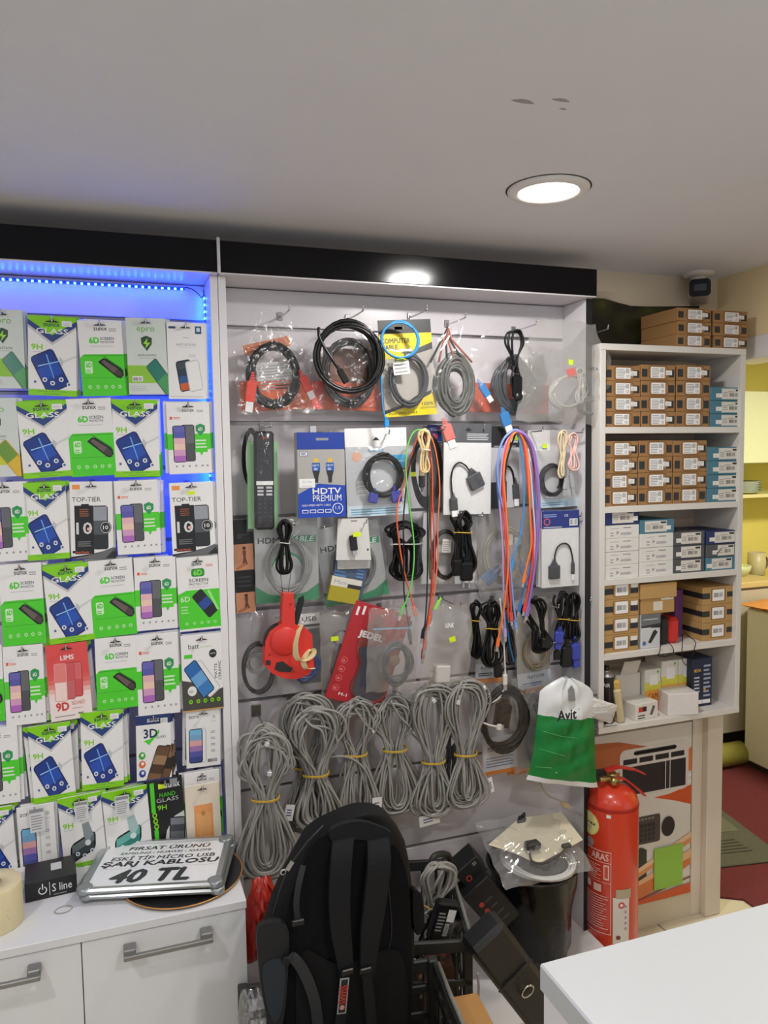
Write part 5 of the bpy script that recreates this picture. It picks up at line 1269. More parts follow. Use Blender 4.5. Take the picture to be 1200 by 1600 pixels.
# carrier bag
av = empty('carrier_bag', P(880, 1140, 1.838))
WB = M('#dfe2e4', .35, bump=.5, scale=20, name='white_carrier_film', vary=.02); GB = M('#0f7f3a', .35, bump=.5, scale=20, name='green_carrier_film', vary=.05)
def av_outline(v):
    """half outline left/right in pixels for height v (0 bottom..1 top)"""
    ys = 1058 + (1 - v) * 166
    L = np.interp(v, [0, .06, .3, .7, .86, .93, 1], [822, 826, 834, 841, 843, 856, 878]); R = np.interp(v, [0, .06, .3, .7, .86, .93, 1], [934, 932, 930, 928, 927, 918, 892])
    return L, R, ys
vs, fs, NU, NV = [], [], 14, 22
for side in (0, 1):
    for j in range(NV + 1):
        v = j / NV; L, R, ys = av_outline(v)
        for i in range(NU + 1):
            u = i / NU
            e = math.sin(math.pi * u) ** .6 * (math.sin(math.pi * (.08 + .84 * v)) ** .6)
            cr = .006 * math.sin(u * 19 + v * 7) * e + .005 * math.sin(v * 25 - u * 9) * e + .008 * e * math.sin((u - .5) * 40) * smooth01((v - .45) / .4)
            q = P(L + (R - L) * u, ys + 6 * (u - .5) * (1 - v) * 2, 1.838) + Vector((0, (-.030 * e + cr) if side == 0 else (.018 * e + cr * .4), 0))
            vs.append(loc_in_v(av, q))
    b = side * (NU + 1) * (NV + 1)
    for j in range(NV):
        for i in range(NU):
            a = b + j * (NU + 1) + i; fs.append((a, a + 1, a + NU + 2, a + NU + 1))
mb = MB(); mb.add(vs, [], WB)
for f in fs:
    v = ((f[0] % ((NU + 1) * (NV + 1))) // (NU + 1)) / NV
    mb.f.append(f); mb.sm.append(True); mb.m.append(mb.mi(GB if .045 < v < .60 else WB))
mb.build('bag_body', av, fix=False)
MB().text('Avit', -.030, -.014, .030, .014, 0, INK, .035).build('lettering', av, loc_in(av, 886, 1117, 1.790)); MB().text('R', -.003, -.003, .003, .003, 0, GREYI).build('lettering', av, loc_in(av, 905, 1108, 1.795))
MB().text('le monde des petits', -.035, -.003, .035, .003, 0, CARDW).build('lettering', av, loc_in(av, 885, 1206, 1.8205), (0, math.radians(4), 0))
def leafline(a): MB().tube([loc_in_v(av, v) for v in pxpath(a, 1.806, 3)], .0007, M('#5fc07a', .4), 4).build('leaf_line', av)
leafline([(848, 1142, .012), (875, 1150, 0), (905, 1154, .004)]); leafline([(843, 1170, .012), (870, 1178, 0), (885, 1182, 0)]); leafline([(836, 1198, .014), (862, 1200, .002)])
MB().prism([(v.x, v.z) for v in [loc_in(av, *q, 1.838) for q in ((879, 1073), (884, 1066), (888, 1073), (890, 1090), (880, 1090))]], -.03, -.028, M('#8a8c8e', .5)).build('handle_gap', av)
tag(av, 'white and green plastic carrier bag hanging beside the dark wall edge', 'carrier bag')
hook(P(884, 1064, 1.999), 'hook holding the white and green carrier bag', 1.25)
bag('small rolled white plastic packet sticking out behind the carrier bag', (918, 1095, 962, 1125), 1.83, M('#d8d4cf', .3, bump=.6, scale=50), 22, .010, 79, name='plastic_packet')
coil('grey mesh cable roll behind the carrier bag', (918, 1108, 944, 1145), 1.855, 6, .0035, M('#6e6a6a', .6), 225, .4, .010)
o = cable('thin beige cable end hanging below the carrier bag', [(842, 1218), (848, 1232), (858, 1244), (872, 1250), (880, 1254)], 1.86, .0022, M('#a79c86', .5)); px_plug(o, 884, 1258, 1.86, 9, 14, M('#b8a884', .5), SIL, -60)
# ================================================================= bottom of the wall
# red bag behind the backpack
bag('red plastic bag squeezed between the white cabinet and the backpack', (382, 1370, 440, 1500), 1.70, M('#b8281c', .3, bump=.8, scale=14, name='red_film'), 0, .04, 83, name='red_bag', pinch=.5, crink=.004)
PLZ = .12
tag(MB().box(.275, 1.29, 1.62, 1.998, 0, PLZ, WHITE, .002).build('base_plinth'), 'low white plinth board along the foot of the cable wall', 'plinth')
# ---------------------------------------------------------------- plastic crates
CRATE = M('#2a2c2b', .5, name='dark_crate_plastic', vary=.15); WORN = M('#6f706b', .6, name='worn_crate_edge', vary=.3)
def crate(label, corner, ang, L, W, z0, H, handle=True):
    """corner = right-back corner on the ground plan; L runs towards the viewer, W to the side"""
    t = empty('plastic_crate', (corner[0], corner[1], z0), (0, 0, ang))
    def bar(n, *b): MB().box(*b, CRATE, .003).build(n, t)
    e = .012
    # local: x from -W..0, y from -L..0
    for n, b in (('rim', (-W, 0, -e, 0, H - .03, H)), ('rim', (-W, 0, -L, -L + e, H - .03, H)), ('rim', (-W, -W + e, -L + e, -e, H - .03, H)), ('rim', (-e, 0, -L + e, -e, H - .03, H))): bar(n, *b)
    for x in (-W, -.022):
        for y in (-L, -.022): bar('corner_post', x, x + .022, y, y + .022, 0, H + .004)
    for z in (.012, H * .33, H * .62):
        for n, b in (('slat', (-W, 0, -.007, 0, z, z + .02)), ('slat', (-W, 0, -L, -L + .007, z, z + .02)), ('slat', (-W, -W + .007, -L, 0, z, z + .02)), ('slat', (-.007, 0, -L, 0, z, z + .02))): bar(n, *b)
    k = 7
    for i in range(1, k):
        x = -W * i / k; bar('upright', x - .004, x + .004, -.0065, -.0005, 0, H - .03); bar('upright', x - .004, x + .004, -L + .0005, -L + .0065, 0, H - .03)
        y = -L * i / k; bar('upright', -.0065, -.0005, y - .004, y + .004, 0, H - .03); bar('upright', -W + .0005, -W + .0065, y - .004, y + .004, 0, H - .03)
    bar('floor_panel', -W + .004, -.004, -L + .004, -.004, 0, .01)
    for s in (-L * .35, -L * .65): pass
    MB().tube([(-.002, -.03, H + .002), (-.004, -L * .5, H + .003), (-.002, -L + .02, H + .002)], .005, WORN, 6).build('worn_edge', t)
    return tag(t, label, 'crate')
cA = crate('dark plastic crate of cables standing against the cable wall', (.848, 1.905), math.radians(-15.8), .37, .27, PLZ, .30)
cB = crate('dark plastic crate holding the backpack, upper of two stacked', (.645, 1.53), math.radians(-8), .27, .44, .205, .215)
cC = crate('dark plastic crate under the crate holding the backpack', (.645, 1.53), math.radians(-8), .27, .44, 0, .20)
MB().tube(catmull([P(672, 1352, 1.78) - Vector(cA.location), P(678, 1338, 1.78) - Vector(cA.location), P(695, 1334, 1.80) - Vector(cA.location), P(703, 1342, 1.82) - Vector(cA.location), P(704, 1365, 1.82) - Vector(cA.location)], 5), .008, CRATE, 8).build('carry_handle', cA, None, (0, 0, math.radians(15.8)))
# ---------------------------------------------------------------- backpack
BPK = M('#0c0d10', .75, bump=.5, scale=700, name='black_backpack_fabric', vary=.25, spec=.25); BPS = M('#16181c', .7, bump=.5, scale=500, name='strap_fabric', vary=.2, spec=.25); BPM = M('#101114', .9, bump=.9, scale=260, name='mesh_fabric', vary=.3, spec=.15)
BY = 1.395
bp = empty('backpack', P(525, 1600, BY))
rows = [(1275, 548, 575), (1277, 530, 592), (1284, 512, 604), (1298, 490, 615), (1318, 472, 628), (1345, 456, 640), (1380, 436, 647), (1415, 420, 651), (1450, 408, 654), (1500, 404, 656), (1550, 410, 655), (1600, 420, 652), (1650, 430, 648), (1700, 442, 640), (1716, 462, 624)]
def bp_ring(row, n=32):
    y, L, R = row; f = smooth01((y - 1268) / 60); d = .028 + .034 * f
    a, b = P(L, y, BY + 1.7 * d), P(R, y, BY + .2 * d); c = (P(L, y, BY) + P(R, y, BY)) / 2; c.x = (a.x + b.x) / 2; hw = (b.x - a.x) / 2
    out = []
    for k in range(n):
        t = 2 * math.pi * k / n; co, si = math.cos(t), math.sin(t); e = .55
        out.append(Vector((c.x + hw * math.copysign(abs(co) ** e, co), BY + d + .0 + d * math.copysign(abs(si) ** e, si), c.z)))
    return out
vs, fs = [], []
for r_ in rows: vs += [loc_in_v(bp, q) for q in bp_ring(r_)]
n = 32
for i in range(len(rows) - 1):
    for k in range(n): l = (k + 1) % n; fs.append((i * n + k, i * n + l, (i + 1) * n + l, (i + 1) * n + k))
fs += [tuple(range(n)), tuple(reversed(range((len(rows) - 1) * n, len(rows) * n)))]
body = MB().add(vs, fs, BPK, True).build('body', bp)
def bpp(px, py, dy=0): return loc_in_v(bp, P(px, py, BY + dy))
def panel(name, pts, dy, th, mat):
    q = catmull([bpp(x, y) for x, y in pts], 4, True); return MB().prism([(v.x, v.z) for v in q], dy - th, dy, mat, False).build(name, bp)
panel('back_panel', [(508, 1300), (600, 1306), (632, 1360), (640, 1450), (640, 1570), (625, 1690), (470, 1690), (445, 1570), (440, 1450), (470, 1350)], .0, .010, BPM)
panel('lumbar_pad', [(470, 1480), (530, 1500), (620, 1480), (632, 1600), (610, 1680), (480, 1680), (460, 1580)], -.008, .008, BPK)
panel('top_yoke', [(515, 1290), (560, 1278), (608, 1296), (606, 1316), (560, 1306), (518, 1310)], -.004, .012, BPS)
def strap(name, pts, w, dys, th=.010, mat=BPS):
    q = catmull([bpp(x, y, d) for (x, y), d in zip(pts, dys)], 5); N = len(q)
    ws = [np.interp(i / (N - 1), np.linspace(0, 1, len(w)), w) * BY / 1130 for i in range(N)]
    return MB().ribbon(q, list(map(float, ws)), th, mat, side=(1, 0, 0)).build(name, bp)
s1 = strap('shoulder_strap', [(538, 1292), (533, 1340), (530, 1400), (532, 1450), (538, 1495), (541, 1520)], [33, 34, 34, 32, 26, 20], [.0, -.025, -.03, -.03, -.028, -.025])
s2 = strap('shoulder_strap', [(588, 1294), (592, 1340), (588, 1390), (580, 1450), (576, 1490), (574, 1525)], [34, 38, 38, 34, 28, 22], [.0, -.028, -.034, -.034, -.03, -.026])
strap('strap_webbing', [(540, 1515), (536, 1560), (530, 1610), (520, 1670)], [17, 17, 17, 17], [-.03, -.032, -.03, -.012], .003)
strap('strap_webbing', [(573, 1520), (577, 1560), (582, 1610), (590, 1670)], [16, 17, 17, 17], [-.03, -.032, -.03, -.012], .003)
strap('side_webbing', [(474, 1352), (466, 1385), (463, 1415), (466, 1440)], [9, 9, 9, 9], [-.014, -.022, -.022, -.02], .002, M('#202328', .7))
strap('side_webbing', [(444, 1510), (451, 1496), (462, 1500), (478, 1525), (492, 1565), (497, 1605)], [14, 15, 16, 17, 17, 17], [-.016, -.03, -.034, -.032, -.028, -.02], .002, M('#26292e', .7))
strap('carry_handle', [(545, 1288), (550, 1274), (562, 1272), (570, 1284)], [10, 10, 10, 10], [.05, .03, .03, .05], .008)
panel('side_pocket', [(402, 1440), (444, 1436), (447, 1495), (440, 1580), (425, 1610), (410, 1560), (401, 1490)], -.006, .014, M('#101318', .7, bump=.5, scale=500))
panel('side_pocket', [(646, 1395), (660, 1402), (663, 1440), (658, 1458), (648, 1455)], .02, .02, BPK)
panel('pocket_trim', [(408, 1497), (440, 1492), (438, 1560), (425, 1585), (412, 1550)], -.012, .010, M('#18232e', .6))
zp = MB().box(-.004, .004, -.003, .003, -.010, .010, CHROME, .001).build('zip_pull', bp, bpp(453, 1353, -.004), (0, math.radians(35), 0))
MB().lathe([(.004, -.001), (.0065, -.001), (.0065, .001), (.004, .001), (.004, -.001)], CHROME, 12, 'y', bpp(443, 1363, -.006)).build('zip_ring', bp)
MB().tube([bpp(505, 1290, .0), bpp(480, 1316, .0), bpp(462, 1340, -.002), bpp(448, 1362, -.002), bpp(436, 1395, .0), bpp(428, 1430, .0)], .002, M('#1c1e22', .5), 5).build('zip', bp)
for q in ((543, 1518), (571, 1516), (466, 1441)): MB().box(-.012, .012, -.004, .004, -.006, .006, BLACKP, .002).build('buckle', bp, bpp(*q, -.036))
lg = MB().box(-.009, .009, -.001, .001, -.036, .036, M('#9aa2a8', .4)).build('logo_patch', bp, bpp(536, 1556, -.0345), (math.radians(2), math.radians(6), 0))
pr_part(lg, .018, .072, .002, lambda p: (p.rect(.12, .03, .88, .97, M('#1a1c20', .5), .08), p.text('SWISS', -.55, .42, 1.55, .66, M('#b03a30', .5), .03, 0, math.pi / 2), p.disc(.5, .18, .28, M('#c8908a', .5))), 'patch_print')
MB().tube(catmull([bpp(600, 1330, -.012), bpp(612, 1450, -.012), bpp(600, 1530, -.012), bpp(640, 1560, -.008)], 6), .0015, M('#1c1e22', .6), 5).build('seam', bp)
tag(bp, 'black fabric backpack with padded shoulder straps facing out, standing in a crate', 'backpack')
bag('clear silvery bag in the crate beside the backpack', (370, 1545, 418, 1640), 1.44, film('silver_film', haze=.25, gloss=.2, milky='#b0b2b6'), 8, .02, 87, crink=.004)
# ---------------------------------------------------------------- things in the crate against the wall
folded('grey network cable bundle lying in the dark crate', (650, 1352, 712, 1432), 1.72, 10, .0036, CORD_GREY, 301, .78, .95, .4, .5, .02, TIEY, 22)
o = MB().box(-.03, .03, -.015, .015, -.05, .05, BLACKP, .006).build('power_adapter', None, P(692, 1438, 1.66), (0, math.radians(18), 0)); tag(o, 'black power adapter with a white rating label in the dark crate', 'power adapter')
pr_part(o, .06, .10, .03, lambda p: (p.rect(.5, .55, .85, .85, CARDW), p.lines(.1, .3, .45, .8, 6, GREYI), p.rect(.5, .2, .7, .5, M('#c8c8c8', .4)), p.bars(.52, .22, .68, .48, 6, INK)), 'rating_label')
coil('black tangled adapter cord around the power adapter in the crate', (664, 1415, 730, 1475), 1.69, 7, .003, CORD_BLACK, 303, .55, .02)
bag('clear crumpled bag in the dark crate below the adapter', (690, 1440, 738, 1510), 1.62, CLEAR, 12, .02, 89, crink=.005)
coil('dark cord heap at the bottom of the dark crate', (650, 1440, 725, 1560), 1.70, 9, .0036, M('#1c1c1e', .45), 305, .6, .03)
card('red speckled print pack in the dark crate', (655, 1490, 712, 1590), 1.655, lambda p: [p.disc(random.Random(k).random(), random.Random(k + 50).random(), .06, M(('#a83a2e', '#8a8478', '#3a2a24')[k % 3], .5), 7) for k in range(40)] and None, M('#5a2e26', .5), -12, .02, name='printed_pack')
# ---------------------------------------------------------------- cartons, cases
def slab(label, c, size, eul, body, name, cat, fn=None, bev=.002):
    w, d, h = size
    o = MB().box(-w / 2, w / 2, -d / 2, d / 2, -h / 2, h / 2, body, bev).build(name, None, c, eul)
    tag(o, label, cat)
    if fn: pr_part(o, w, h, d, fn)
    return o
BKB = M('#17181b', .5, name='black_carton')
def _blk(p):
    for i, (u, v) in enumerate(((.3, .66), (.3, .50), (.34, .33), (.34, .18))):
        p.disc(u, v, .09, M('#a83a34', .5), 8); p.lines(u + .14, v - .02, u + .5, v + .02, 2, M('#5a5a60', .5))
slab('black carton with red symbols leaning between crate and waste bin', P(762, 1405, 1.80), (.085, .07, .15), (0, math.radians(-38), math.radians(-8)), BKB, 'black_carton', 'box', _blk)
o = slab('small black carton with a red mark, tilted above the larger one', P(731, 1352, 1.84), (.075, .075, .055), (0, math.radians(-38), math.radians(-10)), BKB, 'black_carton', 'box', lambda p: (p.disc(.3, .35, .12, M('#a83a34', .5), 10), p.disc(.3, .35, .07, BKB, 10), p.lines(.7, .7, .9, .9, 2, GREYI)))
cs = slab('black leatherette case with a metal ring leaning beside the counter', P(806, 1525, 1.54), (.10, .065, .38), (math.radians(8), math.radians(-34), 0), M('#1b1c1e', .45, bump=.4, scale=120, name='leatherette'), 'carry_case', 'case', None, .012)
MB().tube([(.016 * math.cos(a), 0, .018 * math.sin(a)) for a in [2 * math.pi * i / 18 for i in range(18)]], .0022, CHROME, 6, True).build('ring', cs, (.0, -.042, -.01), (math.radians(10), math.radians(20), 0))
MB().box(-.0525, .0525, -.038, -.034, -.004, .0, M('#2c2d30', .5)).build('flap_edge', cs, (0, 0, .05))
MB().box(-.05, -.045, -.037, -.034, -.19, .19, M('#2c2d30', .5)).build('piping', cs)
slab('brown cardboard carton with printed outlines below the dark crate', P(734, 1640, 1.40), (.075, .11, .37), (0, 0, math.radians(-6)), M('#a87c46', .7, name='brown_card'), 'carton', 'box', lambda p: (p.disc(.4, .78, .34, M('#5a4426', .6), 16), p.disc(.4, .78, .30, M('#a87c46', .7), 16), p.rect(.5, .60, .95, .66, M('#5a4426', .6)), p.rect(.53, .607, .92, .653, M('#a87c46', .7)))).location.z = .186
cable('pale grey cable trailing down beside the brown carton', [(746, 1520), (748, 1545), (745, 1575), (735, 1605), (725, 1640)], 1.46, .003, CORD_GREY)
# ---------------------------------------------------------------- waste bin
bx, by_ = 1.085, 1.862
bn = empty('waste_bin', (bx, by_, PLZ))
LINER = M('#0c0d0e', .2, bump=1.0, scale=30, name='black_bin_liner', vary=.2, spec=.3)
prof = [(.0, .001), (.098, .001), (.101, .01), (.122, .25), (.126, .262), (.121, .262), (.117, .25)]
MB().lathe(prof, M('#1a1a1c', .4), 30).build('bin_body', bn)
vs, fs = [], []; N, K = 36, 12; rr = random.Random(5); ph = [(rr.randint(3, 11), rr.uniform(0, 6), rr.uniform(8, 40)) for _ in range(6)]
for j in range(K + 1):
    v = j / K; z = .03 + v * .237; r0 = .1065 + v * .021
    for k in range(N):
        a = 2 * math.pi * k / N; w = sum(math.sin(m * a + p_ + f_ * z) for m, p_, f_ in ph) * .0016
        vs.append(((r0 + w) * math.cos(a), (r0 + w) * math.sin(a), z))
for j in range(K):
    for k in range(N): l = (k + 1) % N; fs.append((j * N + k, j * N + l, (j + 1) * N + l, (j + 1) * N + k))
MB().add(vs, fs, LINER, True).build('liner', bn)
MB().lathe([(.124, .262), (.129, .262), (.130, .266), (.124, .267)], BLACKP, 30).build('rim', bn)
MB().prism(circ(0, 0, .02, 10), -.1225, -.120, M('#8d8676', .6)).build('light_spot', bn, (.02, 0, .10)) if False else None
tag(bn, 'round black waste bin with a shiny liner on the white plinth', 'waste bin')
# bag of cable on top of the bin
TZ = PLZ + .275
coil_pts = [(x, z, -y * .55) for x, y, z in coil_path(.22, .19, 7, .0035, 307, .35, .016)]
o = MB().tube([(a * 1.05, b * 1.25 - .03, c * .6 + .016) for a, b, c in coil_pts], .0036, M('#c4c4c4', .5), 6).build('coiled_cable', None, (1.085, 1.85, TZ), fix=False); tag(o, 'pale grey cable coil in the bag lying on the waste bin', 'cable')
PAPER = M('#d8cfb4', .7, name='cream_paper', vary=.04)
pv = [(-.15, .0, .075), (-.085, -.035, .055), (-.045, -.085, .042), (.05, -.055, .045), (.125, -.045, .06), (.115, .05, .10), (-.02, .06, .10)]
pa = MB().add([Vector(q) for q in pv] + [(0, -.02, .055)] + [Vector(q) - Vector((0, 0, .0012)) for q in pv] + [(0, -.02, .0538)], [(i, (i + 1) % 7, 7) for i in range(7)] + [(8 + (i + 1) % 7, 8 + i, 15) for i in range(7)] + [(i, i + 8, 8 + (i + 1) % 7, (i + 1) % 7) for i in range(7)], PAPER).build('paper_sheet', None, (1.09, 1.845, TZ)); tag(pa, 'folded cream paper sheet in the bag lying on the waste bin', 'paper')
o = MB().tube(catmull([(-.055, -.05, .062), (-.06, -.075, .052), (-.03, -.085, .048), (.02, -.075, .054), (.05, -.06, .06)], 6), .003, M('#4a4844', .5)).build('plug_lead', None, (1.09, 1.835, TZ)); MB().box(-.022, .022, -.014, .014, -.010, .012, M('#3a3836', .5), .005).build('plug', o, (-.035, -.03, .07)); MB().box(-.014, .014, -.007, .007, -.006, .006, M('#4a4844', .5), .003).build('plug', o, (.058, -.055, .064)); tag(o, 'dark plug with short lead on the cream paper', 'cable')
o = cable('black cable ends sticking up from the bag on the bin', [(762, 1318), (785, 1306), (806, 1292), (815, 1278), (822, 1286), (834, 1284)], 1.90, .005, CORD_BLACK); px_plug(o, 814, 1284, 1.895, 15, 18, BLACKP, None, 25)
bb = bag_mesh(.275, .21, .035, film('bin_bag_film', haze=.12, gloss=.10), 91, crink=.005, back=1.2).build('plastic_bag', None, (1.075, 1.835, TZ + .05), (math.radians(-62), 0, 0)); tag(bb, 'clear bag of grey cable and paper lying across the waste bin', 'plastic bag')

# ---------------------------------------------------------------- fire extinguisher
ex0 = P(955, 1350, 1.875); ex = empty('fire_extinguisher', (ex0.x, 1.875, 0))
EXR = M('#d4402a', .3, name='extinguisher_red', vary=.03, coat=.3)
R0 = .078
MB().lathe([(0, .0), (R0 * .96, .0), (R0, .006), (R0, .508), (R0 * .97, .524), (R0 * .86, .543), (R0 * .62, .558), (R0 * .36, .565), (.018, .568), (.018, .572), (0, .572)], EXR, 40).build('cylinder', ex)
MB().lathe([(R0 + .0006, .507), (R0 + .0012, .511), (R0 - .001, .517)], M('#a82418', .35), 40).build('weld_seam', ex)
BRASS = M('#b8a66a', .3, .9, name='brass')
MB().lathe([(.013, .570), (.016, .574), (.016, .594), (.012, .60), (0, .60)], BRASS, 18).build('valve', ex)
MB().lathe([(.0, -.03), (.011, -.03), (.013, -.024), (.013, -.012), (.007, -.008), (.007, 0)], BRASS, 16, 'y', (-.012, -.006, .583)).build('pressure_gauge', ex)
MB().lathe([(.0, -.05), (.006, -.05), (.008, -.045), (.008, -.0)], BRASS, 12, 'x', (-.0, -.01, .586)).build('outlet', ex)
hd = M('#c22a22', .35, name='handle_red')
MB().ribbon([(-.03, -.01, .612), (.01, -.016, .62), (.06, -.024, .608), (.092, -.03, .592)], .022, .004, hd, side=(0, 1, 0)).build('lever', ex)
MB().ribbon([(-.012, -.012, .592), (.03, -.02, .582), (.07, -.03, .548), (.09, -.034, .528)], .020, .005, hd, side=(0, 1, 0)).build('carry_handle', ex)
def curved(name, a0, a1, z0, z1, mat, fn=None, off=.0008):
    """sticker bent round the cylinder; angles in degrees from the direction facing -y"""
    vs, fs = [], []; n = 8; rr = R0 + off
    for k in range(n + 1):
        a = math.radians(-90 + a0 + (a1 - a0) * k / n)
        for z in (z0, z1): vs.append((rr * math.cos(a), rr * math.sin(a), z))
    for k in range(n): fs.append((2 * k, 2 * k + 2, 2 * k + 3, 2 * k + 1))
    return MB().add(vs, fs, mat, True).build(name, ex, fix=False)
def curved_print(name, a0, a1, z0, z1, fn, off=.0012):
    w = math.radians(a1 - a0) * R0; p = Print(w, z1 - z0, 0); fn(p); src = p.mb; mb = MB()
    for f, mi_ in zip(src.f, src.m):                       # slice wide shapes into strips that can bend
        pts = [src.v[i] for i in f]; yy = pts[0][1]; x_lo = min(q[0] for q in pts); x_hi = max(q[0] for q in pts); ns = max(1, math.ceil((x_hi - x_lo) / .006))
        for k in range(ns):
            a_, b_ = x_lo + (x_hi - x_lo) * k / ns, x_lo + (x_hi - x_lo) * (k + 1) / ns; poly = [(q[0], q[2]) for q in pts]
            if ns > 1:
                for sg, lim in ((1, b_), (-1, -a_)):
                    out = []
                    for i in range(len(poly)):
                        u, v = poly[i - 1], poly[i]; du, dv = lim - sg * u[0], lim - sg * v[0]
                        if (du >= 0) != (dv >= 0): t = du / (du - dv); out.append((u[0] + (v[0] - u[0]) * t, u[1] + (v[1] - u[1]) * t))
                        if dv >= 0: out.append(v)
                    poly = out
            if len(poly) > 2: mb.flat(poly, yy, src.mats[mi_])
    mid = math.radians(-90 + (a0 + a1) / 2)
    mb.v = [((R0 + off - y) * math.cos(mid + x / R0), (R0 + off - y) * math.sin(mid + x / R0), (z0 + z1) / 2 + z) for x, y, z in mb.v]
    return link(name, mb.mesh(name), ex)
V0 = -38  # viewer direction seen from the cylinder (deg from -y)
PINKW = M('#e8c8c0', .4)
curved_print('instruction_print', V0 - 78, V0 + 2, .14, .39, lambda p: ([p.rect(*b, PINKW) for b in ((0, .99, 1, 1), (0, 0, 1, .01), (.985, 0, 1, 1), (0, .86, 1, .868), (0, .62, 1, .626))], p.text('ARAS', .45, .89, .93, .97, PINKW, .03), p.lines(.1, .65, .75, .84, 8, PINKW, .3), p.rect(.80, .66, .95, .84, PINKW), p.rect(.83, .68, .92, .82, EXR), p.rect(.28, .52, .42, .60, PINKW), p.rect(.52, .50, .74, .59, PINKW), p.lines(.08, .06, .95, .48, 14, PINKW, .3)))
curved('service_card', V0 + 6, V0 + 42, .115, .255, M('#dedad6', .5))
curved('card_tape', V0 + 12, V0 + 46, .252, .28, M('#b4aa94', .5), off=.0012)
curved_print('service_print', V0 + 6, V0 + 42, .115, .255, lambda p: (p.disc(.5, .84, .2, M('#d04a3a', .4), 14), p.disc(.5, .84, .1, CARDW, 10), p.disc(.32, .14, .14, M('#7a3a34', .4), 12), p.lines(.7, .3, .85, .9, 5, GREYI)), .0012)
curved_print('round_sticker', V0 - 76, V0 - 24, .425, .496, lambda p: (p.disc(.5, .5, .5, M('#e4d878', .4), 24), p.disc(.5, .5, .44, M('#efe6a4', .4), 24), p.text('farex', .14, .46, .86, .62, INK, .03), p.lines(.25, .3, .75, .4, 2, GREYI)))
curved_print('grey_seal', V0 - 62, V0 - 32, .392, .42, lambda p: (p.disc(.5, .5, .36, M('#a08a86', .4), 16),))
curved_print('white_chip', V0 - 12, V0 + 4, .49, .504, lambda p: (p.rect(.2, .1, .8, .8, CARDW),), -.0)
tag(ex, 'red fire extinguisher with printed label standing below the white rack', 'fire extinguisher')
# ---------------------------------------------------------------- printed keyboard box, post
def _kb(p):
    W = lambda c: M(c, .45)
    OR = W('#cf5a2c')
    p.poly([(0, .95), (.15, .96), (.35, .95), (.6, .90), (.6, .86), (.3, .80), (0, .78)], W('#b8683a'))
    p.poly([(0, .78), (.4, .78), (.62, .84), (.62, .70), (.40, .60), (0, .60)], W('#c8602e'))
    p.poly([(.48, .64), (.7, .66), (1, .72), (1, .86), (.9, .80), (.7, .70)], W('#d87a44')); p.poly([(.55, .63), (.8, .665), (1, .70), (1, .69), (.8, .65)], CARDW); p.poly([(.6, .615), (.8, .635), (1, .665), (1, .655), (.8, .62)], CARDW); p.poly([(.66, .60), (.8, .605), (1, .635), (1, .52), (.85, .56), (.66, .60)], OR)
    p.rect(.0, .64, .30, .82, W('#3c3836')); [p.rect(.02 + .04 * i, .66 + .03 * j, .05 + .04 * i, .68 + .03 * j, INK) for i in range(7) for j in range(5)]
    p.rect(.36, .62, .97, .90, W('#d8d4ce'), .05); p.rect(.385, .64, .945, .80, INK); [p.rect(.39 + .14 * i, .815, .51 + .14 * i, .845, INK) for i in range(4)]; p.rect(.48, .86, .86, .885, INK, .02); p.rect(.76, .64, .765, .80, CARDW); p.rect(.80, .64, .805, .80, CARDW)
    p.rect(.38, .345, .72, .505, W('#4a4642'), .02); [p.rect(.40 + .035 * i, .36 + .027 * j, .425 + .035 * i, .38 + .027 * j, INK) for i in range(8) for j in range(4)]; [p.rect(.40 + .03 * i, .483, .42 + .03 * i, .495, W('#8a8680')) for i in range(9)]
    q = p.q(.79, .42); p.mb.flat(circ(q[0], q[1], .06 * p.w, 16, .058 * p.h), p.y(), W('#2c2a2a'))
    p.poly([(.42, .13), (.55, .13), (.60, .15), (.60, .31), (.55, .33), (.42, .31)], W('#2c3228')); p.rect(.44, .16, .53, .29, W('#3a4234')); p.rect(.40, .19, .43, .25, OR)
    p.poly([(.38, .0), (1, .0), (1, .05), (.38, .02)], OR); p.poly([(.38, .115), (1, .30), (1, .33), (.38, .14)], W('#d8945c')); p.poly([(.38, .14), (1, .33), (1, .36), (.38, .165)], W('#e6c29c'))
    p.poly([(.38, .06), (1, .20), (1, .26), (.38, .10)], W('#e0b48c')); p.poly([(.38, .0), (.62, .05), (1, .17), (1, .21), (.38, .08)], W('#cf7a44')); p.poly([(.38, -.0), (1, .0), (1, .06), (.7, .04), (.38, .01)], OR); p.poly([(.5, .03), (1, .10), (1, .09), (.5, .02)], W('#8a3a1e')); 
kb_c, kb_w, kb_h = frame(905, 1150, 1078, 1398, 1.985)
x0, x1 = 1.315, 1.755; z0, z1 = .085, .665
kbx = MB().box(-(x1 - x0) / 2, (x1 - x0) / 2, -.012, .012, -(z1 - z0) / 2, (z1 - z0) / 2, M('#d9d6d0', .5, name='printed_board'), .001).build('keyboard_box', None, ((x0 + x1) / 2, 1.997, (z0 + z1) / 2 - .0)); pr_part(kbx, x1 - x0, z1 - z0, .024, _kb, 'box_print')
g = frame(1022, 1322, 1066, 1386, 1.98); MB().box(-g[1] / 2, g[1] / 2, -.0006, .0006, -g[2] / 2, g[2] / 2, M('#8fc24a', .5)).build('green_sheet', kbx, loc_in_v(kbx, Vector((g[0].x, 1.9785, g[0].z))))
tag(kbx, 'tall printed carton with keyboard pictures and orange swooshes below the rack', 'box')
struct(MB().box(1.30, 1.76, 1.985, YBACK, 0, .085, M('#cfc6b2', .6)).build('baseboard_back'))
JAMB = M('#d8cfc0', .5, name='painted_jamb', vary=.03)
